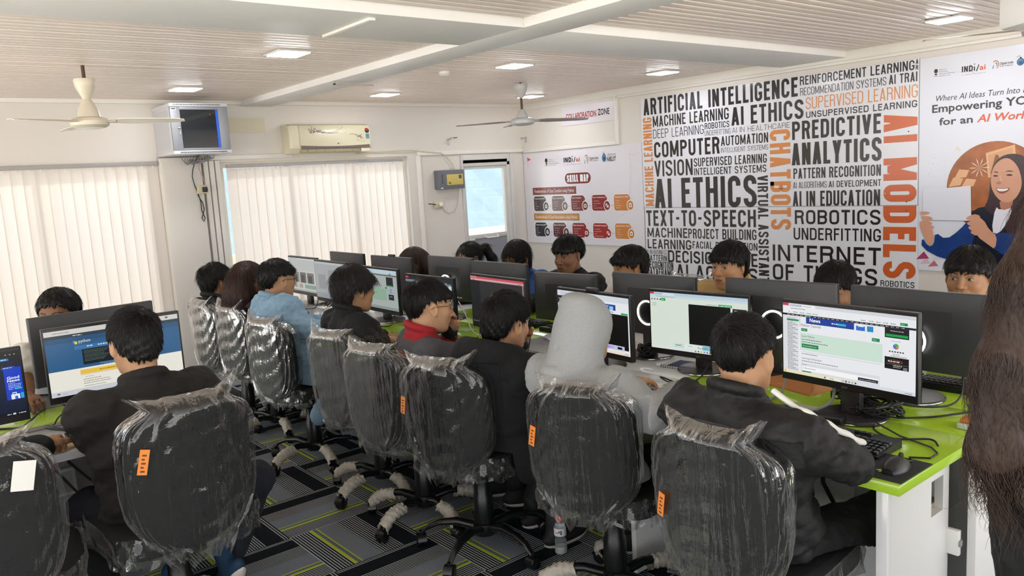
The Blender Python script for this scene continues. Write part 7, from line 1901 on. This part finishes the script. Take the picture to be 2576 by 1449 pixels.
# aisle row, seen from behind
r1, k1 = person('person in black jacket with a white sleeve stripe at the Python Tutorial screen', (1.91, 1.318, 1.072), 10, (1.95, 1.30, .52), chair=(1.98, 1.31, 3), pitch=12, tyaw=-4, skin=SK1, style='fade', thick=.015, n_str=9000, str_len=.024, str_lift=.45, fres=.003,
       top=c_blackg, fit=1.10, collar='stand', elbows=((2.02, 1.56, .80), (1.975, 1.045, .805)), wrists=((2.22, 1.44, .79), (2.20, 1.33, .79)), hands=((0, (1, -.1, -.05), (0, 0, 1), -1, .3, {}), (1, (1, .1, -.05), (0, 0, 1), 1, .3, {})), wr_amp=.008, seed=11,
       pants=c_black, **D(knees=((2.38, 1.46, .53), (2.40, 1.08, .53)), ankles=((2.36, 1.45, .085), (2.42, 1.10, .085))), shoes=c_shoe, shoe_sole=c_sole, whorl=(-.088, .012, .075))
def ribbon(root, path, rad, o, wd, th):
    q = MB(); P = []
    for i, (p, r) in enumerate(zip(path, rad)):
        t = unit(path[min(i + 1, len(path) - 1)] - path[max(i - 1, 0)]); oo = unit(o - t * (o @ t)); b = np.cross(t, oo); c = p + oo * r
        P.append([tuple(c + b * wd * math.cos(a) + oo * th * math.sin(a)) for a in np.linspace(0, 2 * PI, 13)[:-1]])
    q.grid(P, c_wht, closed_v=True); ob = q.build('sleeve_stripe', root, smooth=80); ob.location = -Vector(root.location)
_a, _b, _c = k1['Nk'] + np.array((.0, -.06, -.0)), k1['sh'][1], k1['el'][1]
_s = np.linspace(0, 1, 22); _d = k1['wr'][1]
ribbon(r1, [(_a * (1 - t) + _b * t) for t in np.linspace(.2, 1, 6)][:-1] + [(_b * (1 - t) + _c * t) for t in _s] + [(_c * (1 - t) + _d * t) for t in np.linspace(.1, .8, 10)], [.071] * 5 + [.079 - .012 * t + .002 * math.sin(19 * t) for t in _s] + [.062 - .014 * t for t in np.linspace(.1, .8, 10)], unit((.30, -.52, .80)), .0115, .008)
person('person in light grey hoodie with the hood up', (2.0, 2.052, 1.0486), 4, (2.04, 2.06, .50), chair=(2.05, 2.0, 20), pitch=6, skin=SK1, top=c_grey, fit=1.08, hood_up=True, shoulder=.16, elbows=((2.10, 2.18, .80), (1.99, 1.735, .80)), wrists=((2.24, 2.08, .79), (2.26, 1.86, .79)), hands=((0, (1, -.1, 0), (0, 0, 1), -1, .3, {}), (1, (1, .1, 0), (0, 0, 1), 1, .3, {})), wr_amp=.007, long_coat=True, seed=12,
       pants=c_black, **D(knees=((2.42, 2.16, .52), (2.42, 1.93, .52)), ankles=((2.40, 2.22, .085), (2.38, 2.30, .085))), shoes=c_shoe, shoe_sole=c_sole)
person('person in black hoodie resting a hand on the cheek', (1.91, 2.40, 1.058), 4, (1.98, 2.53, .50), chair=(1.96, 2.70, 22), k=1.055, pitch=10, roll=6, skin=SK1, style='short', n_str=6500, str_len=.04, str_lift=.3, shoulder=.165, top=c_bhood, fit=1.08, hood_down=True, elbows=((2.16, 2.74, .79), (2.10, 2.42, .80)), wrists=((2.15, 2.62, .90), (2.26, 2.5, .79)), hands=((0, (-.15, -.15, 1), (.8, .6, .1), -1, .75, {}), (1, (1, .2, 0), (0, 0, 1), 1, .4, {})), wr_amp=.007, seed=13, long_coat=True,
       pants=c_black, **D(knees=((2.40, 2.66, .52), (2.40, 2.45, .52)), ankles=((2.26, 2.72, .085), (2.20, 2.50, .085))), shoes=c_shoe, shoe_sole=c_sole, whorl=(-.08, .0, .09))
person('person in glasses and dark grey t-shirt over red, hand on mouth', (1.90, 2.925, 1.073), -14, (1.97, 3.06, .50), chair=(1.95, 3.16, 14), k=1.045, pitch=4, tyaw=-20, skin='#c49a78', style='fade', thick=.019, n_str=5500, str_len=.035, str_lift=.3, top=[c_tee, c_red, c_black], top_mat=layer_mat, shoulder=.155, fit=1.0, collar='stand', elbows=((2.13, 3.17, .79), (2.12, 2.9, .80)), wrists=((2.115, 3.085, .905), (2.22, 2.86, .79)), hands=((0, (-.1, -.25, 1), (.95, .2, .2), -1, .8, {}), (1, (1, .2, 0), (0, 0, 1), 1, .4, {})), wr_amp=.006, seed=14, glasses=mat('glasses_gold', '#9b7a4a', .25, metal=.9), fres=.003, sleeve_end=.98,
       pants=c_black, **D(knees=((2.40, 3.16, .52), (2.40, 2.94, .52)), ankles=((2.36, 3.14, .085), (2.36, 2.96, .085))), shoes=c_shoe, shoe_sole=c_sole)
person('person in black jacket with gold floral sleeves typing', (1.885, 3.575, 1.105), 0, (1.98, 3.62, .50), chair=(2.0, 3.64, 12), k=1.04, pitch=4, tyaw=-6, skin=SK1, style='shag', thick=.022, n_str=5500, str_len=.06, str_lift=.22, str_down=.5, hairm=m_hairg, top=[c_black, c_flor], top_mat=floral_mat, fit=1.05, collar='stand', elbows=((2.0, 3.84, .80), (1.86, 3.40, .80)), wrists=((2.13, 3.74, .80), (2.05, 3.63, .81)), hands=((0, (1, -.15, -.12), (0, 0, 1), -1, .35, {}), (1, (1, .12, -.12), (0, 0, 1), 1, .35, {})), wr_amp=.006, seed=15,
       pants=c_black, **D(knees=((2.40, 3.72, .52), (2.40, 3.52, .52)), ankles=((2.36, 3.7, .085), (2.36, 3.55, .085))), shoes=c_shoe, shoe_sole=c_sole)
person('person in light blue denim jacket and glasses', (1.855, 4.435, 1.10), 6, (1.93, 4.32, .50), chair=(1.95, 4.35, 12), k=1.035, pitch=4, tyaw=-4, skin=SK1, style='fade', thick=.020, n_str=2600, str_len=.032, str_lift=.4, top=c_denim, fit=1.12, collar='stand', elbows=((2.0, 4.62, .79), (1.97, 4.10, .78)), wrists=((2.22, 4.48, .79), (2.2, 4.28, .79)), hands=(), wr_amp=.009, long_coat=True, post=lambda F, K: (F.cone(K['Pv'] - K['lf'] * .15, np.array((1.87, 4.13, .36)), .085, .075, .05), F.cone(np.array((1.87, 4.13, .36)), np.array((1.92, 4.25, .27)), .075, .065, .03)), seed=16, glasses=mat('glasses_black', '#1a1a1c', .3),
       pants=c_denim, **D(knees=((2.36, 4.45, .48), (2.30, 4.16, .46)), ankles=((2.36, 4.45, .085), (2.02, 4.24, .20))))
def long_hair_back(Lz, w_, x0=-.085):
    def f(F, P):
        for yy in np.linspace(-w_, w_, 5):
            F.chain([P(-.07, yy * .8, .03), P(x0 - .015, yy, -.10), P(x0 - .02, yy * 1.15, -.22), P(x0 + .0, yy * 1.1, Lz)], [.045, .05, .046, .030], .03)
    return f
person('person with long straight brown hair seen from behind', (1.855, 4.885, 1.07), 8, (1.95, 5.06, .50), chair=(2.03, 5.08, 8), k=1.03, skin=SK1, style='long', hairm=m_hairb, n_str=3800, str_len=.16, str_lift=.02, str_down=.9, fem=True, extra_hair=long_hair_back(-.34, .055), top=c_brownc, elbows=((2.05, 5.26, .79), (2.0, 4.84, .79)), wrists=((2.24, 5.1, .79), (2.24, 4.95, .79)), seed=17,
       pants=c_black, **D(knees=((2.38, 5.16, .52), (2.38, 4.96, .52)), ankles=((2.36, 5.1, .085), (2.36, 4.98, .085))), shoulder=.155, fit=.95)
person('person with tousled black hair at the far end of the aisle row', (1.815, 5.365, 1.035), 14, (1.92, 5.44, .48), chair=(1.98, 5.45, 6), k=1.04, skin='#b08460', style='short', thick=.022, n_str=3500, str_len=.045, str_lift=.5, top=c_black, collar='stand', elbows=((2.05, 5.66, .79), (2.0, 5.24, .79)), wrists=((2.24, 5.5, .79), (2.24, 5.36, .79)), seed=18,
       pants=c_black, **D(knees=((2.38, 5.54, .50), (2.38, 5.36, .50)), ankles=((2.36, 5.5, .085), (2.36, 5.4, .085))))
# far side of the desk, facing us
def far(label, head, yaw, tp, **k):
    pv = (3.62, head[1] + .0, .50)
    kk = dict(upper_only=False, elbows=((3.36, head[1] - .22, .80), (3.36, head[1] + .22, .80)), wrists=((3.16, head[1] - .12, .79), (3.16, head[1] + .12, .79)), pants=c_black, knees=((3.22, head[1] - .11, .52), (3.22, head[1] + .11, .52)), ankles=((3.25, head[1] - .1, .085), (3.25, head[1] + .1, .085)), fres=.0024, hres=.0038, n_str=3500, str_len=.03, str_lift=.3, tyaw=180)
    kk.update(k)
    return person(label, head, yaw, pv, top=tp, **kk)
far('person with a straight black fringe looking over the monitor at the portrait poster', (3.45, 1.312, 1.108), 184, c_white, pitch=2, skin=SK2, style='fringe', thick=.02, seed=21, gaze=(-.002, -.001), str_down=.5, lip='#8a5c50')
far('person bending low behind the monitor under INTERNET OF THINGS', (3.40, 1.855, 1.025), 190, c_black, pitch=24, skin=SK2, style='short', thick=.02, seed=22, gaze=(0, -.002), fres=.003)
far('person in beige fleece jacket looking sideways', (3.40, 2.425, 1.105), 180, [c_beige, c_black], pitch=4, skin='#b88a66', style='fringe', thick=.021, seed=23, gaze=(.003, 0), lip='#96604f', collar='stand', fit=1.12, wr_amp=.008, str_down=.4, str_len=.035)
far('person in white shirt seen in profile facing left', (3.40, 3.105, 1.06), 158, c_white, pitch=6, skin='#a3784f', style='fringe', thick=.023, seed=24, str_down=.5, beard=.25, wr_amp=.006)
far('person in black t-shirt frowning at the monitor with a sticker', (3.45, 3.665, 1.10), 190, c_black, pitch=7, skin=SK3, style='fade', thick=.03, seed=25, gaze=(0, -.002), lip='#74493f', collar='crew', str_lift=.5)
far('person in glasses and blue jacket with chin length dark hair', (3.40, 4.115, 1.07), 192, c_blue, pitch=18, skin='#9f7350', style='bob', thick=.017, seed=26, gaze=(0, -.003), closed=False, glasses=mat('glasses_grey', '#4b4d52', .3), str_down=.8, str_len=.07, str_lift=.05, fit=1.1)
def ponytail(F, P): F.chain([P(-.10, .0, .04), P(-.15, .01, .03), P(-.18, .02, -.05), P(-.175, .03, -.16)], [.02, .03, .032, .014], .015)
far('girl with a dark ponytail and glasses', (3.40, 4.655, 1.046), 178, c_brownc, pitch=14, skin='#c39c7e', style='tied', thick=.010, seed=27, fem=True, extra_hair=ponytail, glasses=mat('glasses_silver', '#b0b0b4', .2, metal=.8), str_len=.06, str_lift=.03, str_down=.2, whorl=(.06, 0, .09))
far('girl with long dark hair falling over the shoulder', (3.36, 5.36, .985), 160, c_black, pitch=22, skin='#b98d6b', style='long', thick=.015, hairm=m_hairw, seed=28, fem=True, extra_hair=long_hair_back(-.30, .05), str_len=.14, str_lift=.02, str_down=.9, fres=.003)
# side desk
person('person in dark jacket leaning to the blue web page monitor', (.70, 2.955, 1.125), 92, (.72, 2.93, .52), chair=(.735, 2.89, 93), pitch=14, tyaw=92, skin=SK1, style='short', thick=.016, n_str=9000, str_len=.026, str_lift=.35, fres=.003, top=c_char, fit=1.16, collar='stand', elbows=((.545, 3.02, .82), (.99, 2.99, .81)), wrists=((.60, 3.24, .79), (.88, 3.24, .79)), hands=((0, (.2, 1, 0), (0, 0, 1), -1, .3, {}), (1, (-.2, 1, 0), (0, 0, 1), 1, .3, {})), wr_amp=.008, seed=31, neck=(.705, 2.92, .965),
       pants=c_jean, **D(knees=((.52, 3.14, .52), (1.08, 2.98, .50)), ankles=((.76, 3.06, .17), (.96, 3.05, .19))), shoes=c_shoeb, shoe_sole=c_sole, foot_dirs=((.1, .72, -.68), (-.1, .72, -.68)), whorl=(-.085, -.02, .085))
person('person in white t-shirt peering over the monitor by the left blind', (.665, 4.10, 1.112), -124, (.66, 4.34, .50), pitch=2, tyaw=-90, skin=SK3, style='short', thick=.022, n_str=2400, str_len=.03, str_lift=.25, str_down=.4, fres=.0026, gaze=(.002, -.001), top=c_white, bare_arms=True, elbows=((.92, 4.10, .80), (.50, 4.13, .87)), wrists=((.82, 3.96, .80), (.475, 3.93, .80)), hands=((0, (-.3, -1, 0), (0, 0, 1), -1, .4, {}), (1, (.1, -1, 0), (0, 0, 1), 1, .5, {})), seed=32,
       pants=c_black, **D(knees=((.78, 3.95, .52), (.54, 3.95, .52)), ankles=((.78, 4.0, .085), (.54, 4.0, .085))))
person('person at the left edge with a black sleeve and clenched fist on the desk', (-.22, 2.85, 1.12), 85, (-.12, 2.72, .52), tyaw=80, skin=SK2, style='short', n_str=1200, top=c_black, fit=1.1, elbows=((-.42, 3.0, .80), (.21, 2.87, .835)), wrists=((-.2, 3.22, .80), (.395, 3.06, .80)), hands=((1, (.45, 1, .05), (-.15, 0, 1), 1, 1.0, {}),), seed=33, wr_amp=.007,
       pants=c_black, **D(knees=((-.24, 3.14, .52), (.0, 3.12, .52)), ankles=((-.24, 3.1, .085), (.0, 3.1, .085))))
# standing woman at the right edge
def mane(F, P):
    rr = np.random.default_rng(4)
    for yy in np.linspace(-.12, .165, 11):
        j = rr.uniform(-.02, .02, 4)
        F.chain([P(-.06, yy * .5, .05), P(-.10 + j[0], yy * .9, -.12), P(-.12 + j[1], yy * 1.25 + j[2], -.30), P(-.12 + j[3], yy * 1.30 + j[0], -.46), P(-.10, yy * 1.2 + j[1], -.53 + .04 * j[2] * 20)], [.05, .058, .058, .045, .016], .03)
person('standing person with very long wavy brown hair and dark trousers', (1.92, .50, 1.47), 40, (1.86, .47, .92), tyaw=35, skin=SK1, style='long', thick=.02, hairm=m_hairw, n_str=12000, str_len=.11, str_lift=.03, str_down=.92, wave=.012, fem=True, extra_hair=mane, hres=.006, top=c_black, elbows=((1.93, .62, 1.06), (2.03, .36, 1.06)), wrists=((2.10, .62, .98), (2.16, .50, .98)), neck=(1.90, .47, 1.28), seed=41, shoulder=.125, fit=.92,
       pants=c_black, **D(knees=((1.83, .55, .50), (1.91, .42, .50)), ankles=((1.82, .55, .09), (1.90, .42, .09))), shoes=c_shoe, shoe_sole=c_sole)
# black rucksack on the floor under the side desk
t = thing('rucksack', 'black rucksack with orange loop on the carpet under the side desk', 'bag', (.40, 3.18, 0))
F = Field((.05, 2.9, -.02), (.75, 3.45, .5), .008); F.ell((.40, 3.18, .19), (.20, .13, .21), None, 0); F.ell((.40, 3.12, .16), (.15, .10, .14), None, .06); F.warp(.006, 20, 5); F.f = np.maximum(F.f, (.004 - F.ax[2][None, None, :]).astype(np.float32))
v, q_ = F.mesh(); o = bpy.data.objects.new('body', np_mesh('body', [(v, q_, 0)], [c_black])); COL.objects.link(o); o.parent = t; o.location = -Vector(t.location)
q = MB(); q.tube([(-.12 + .02 * math.cos(a), -.13, .34 + .03 * math.sin(a)) for a in np.linspace(0, 2 * PI, 14)], .005, mat('loop_orange', '#e0702c', .5), 6); q.build('loop', t)
q = MB(); q.box((-.17, -.17, .18), (-.10, -.15, .27), mat('patch_grey', '#a3a4a8', .5), b=.004); q.build('patch', t)
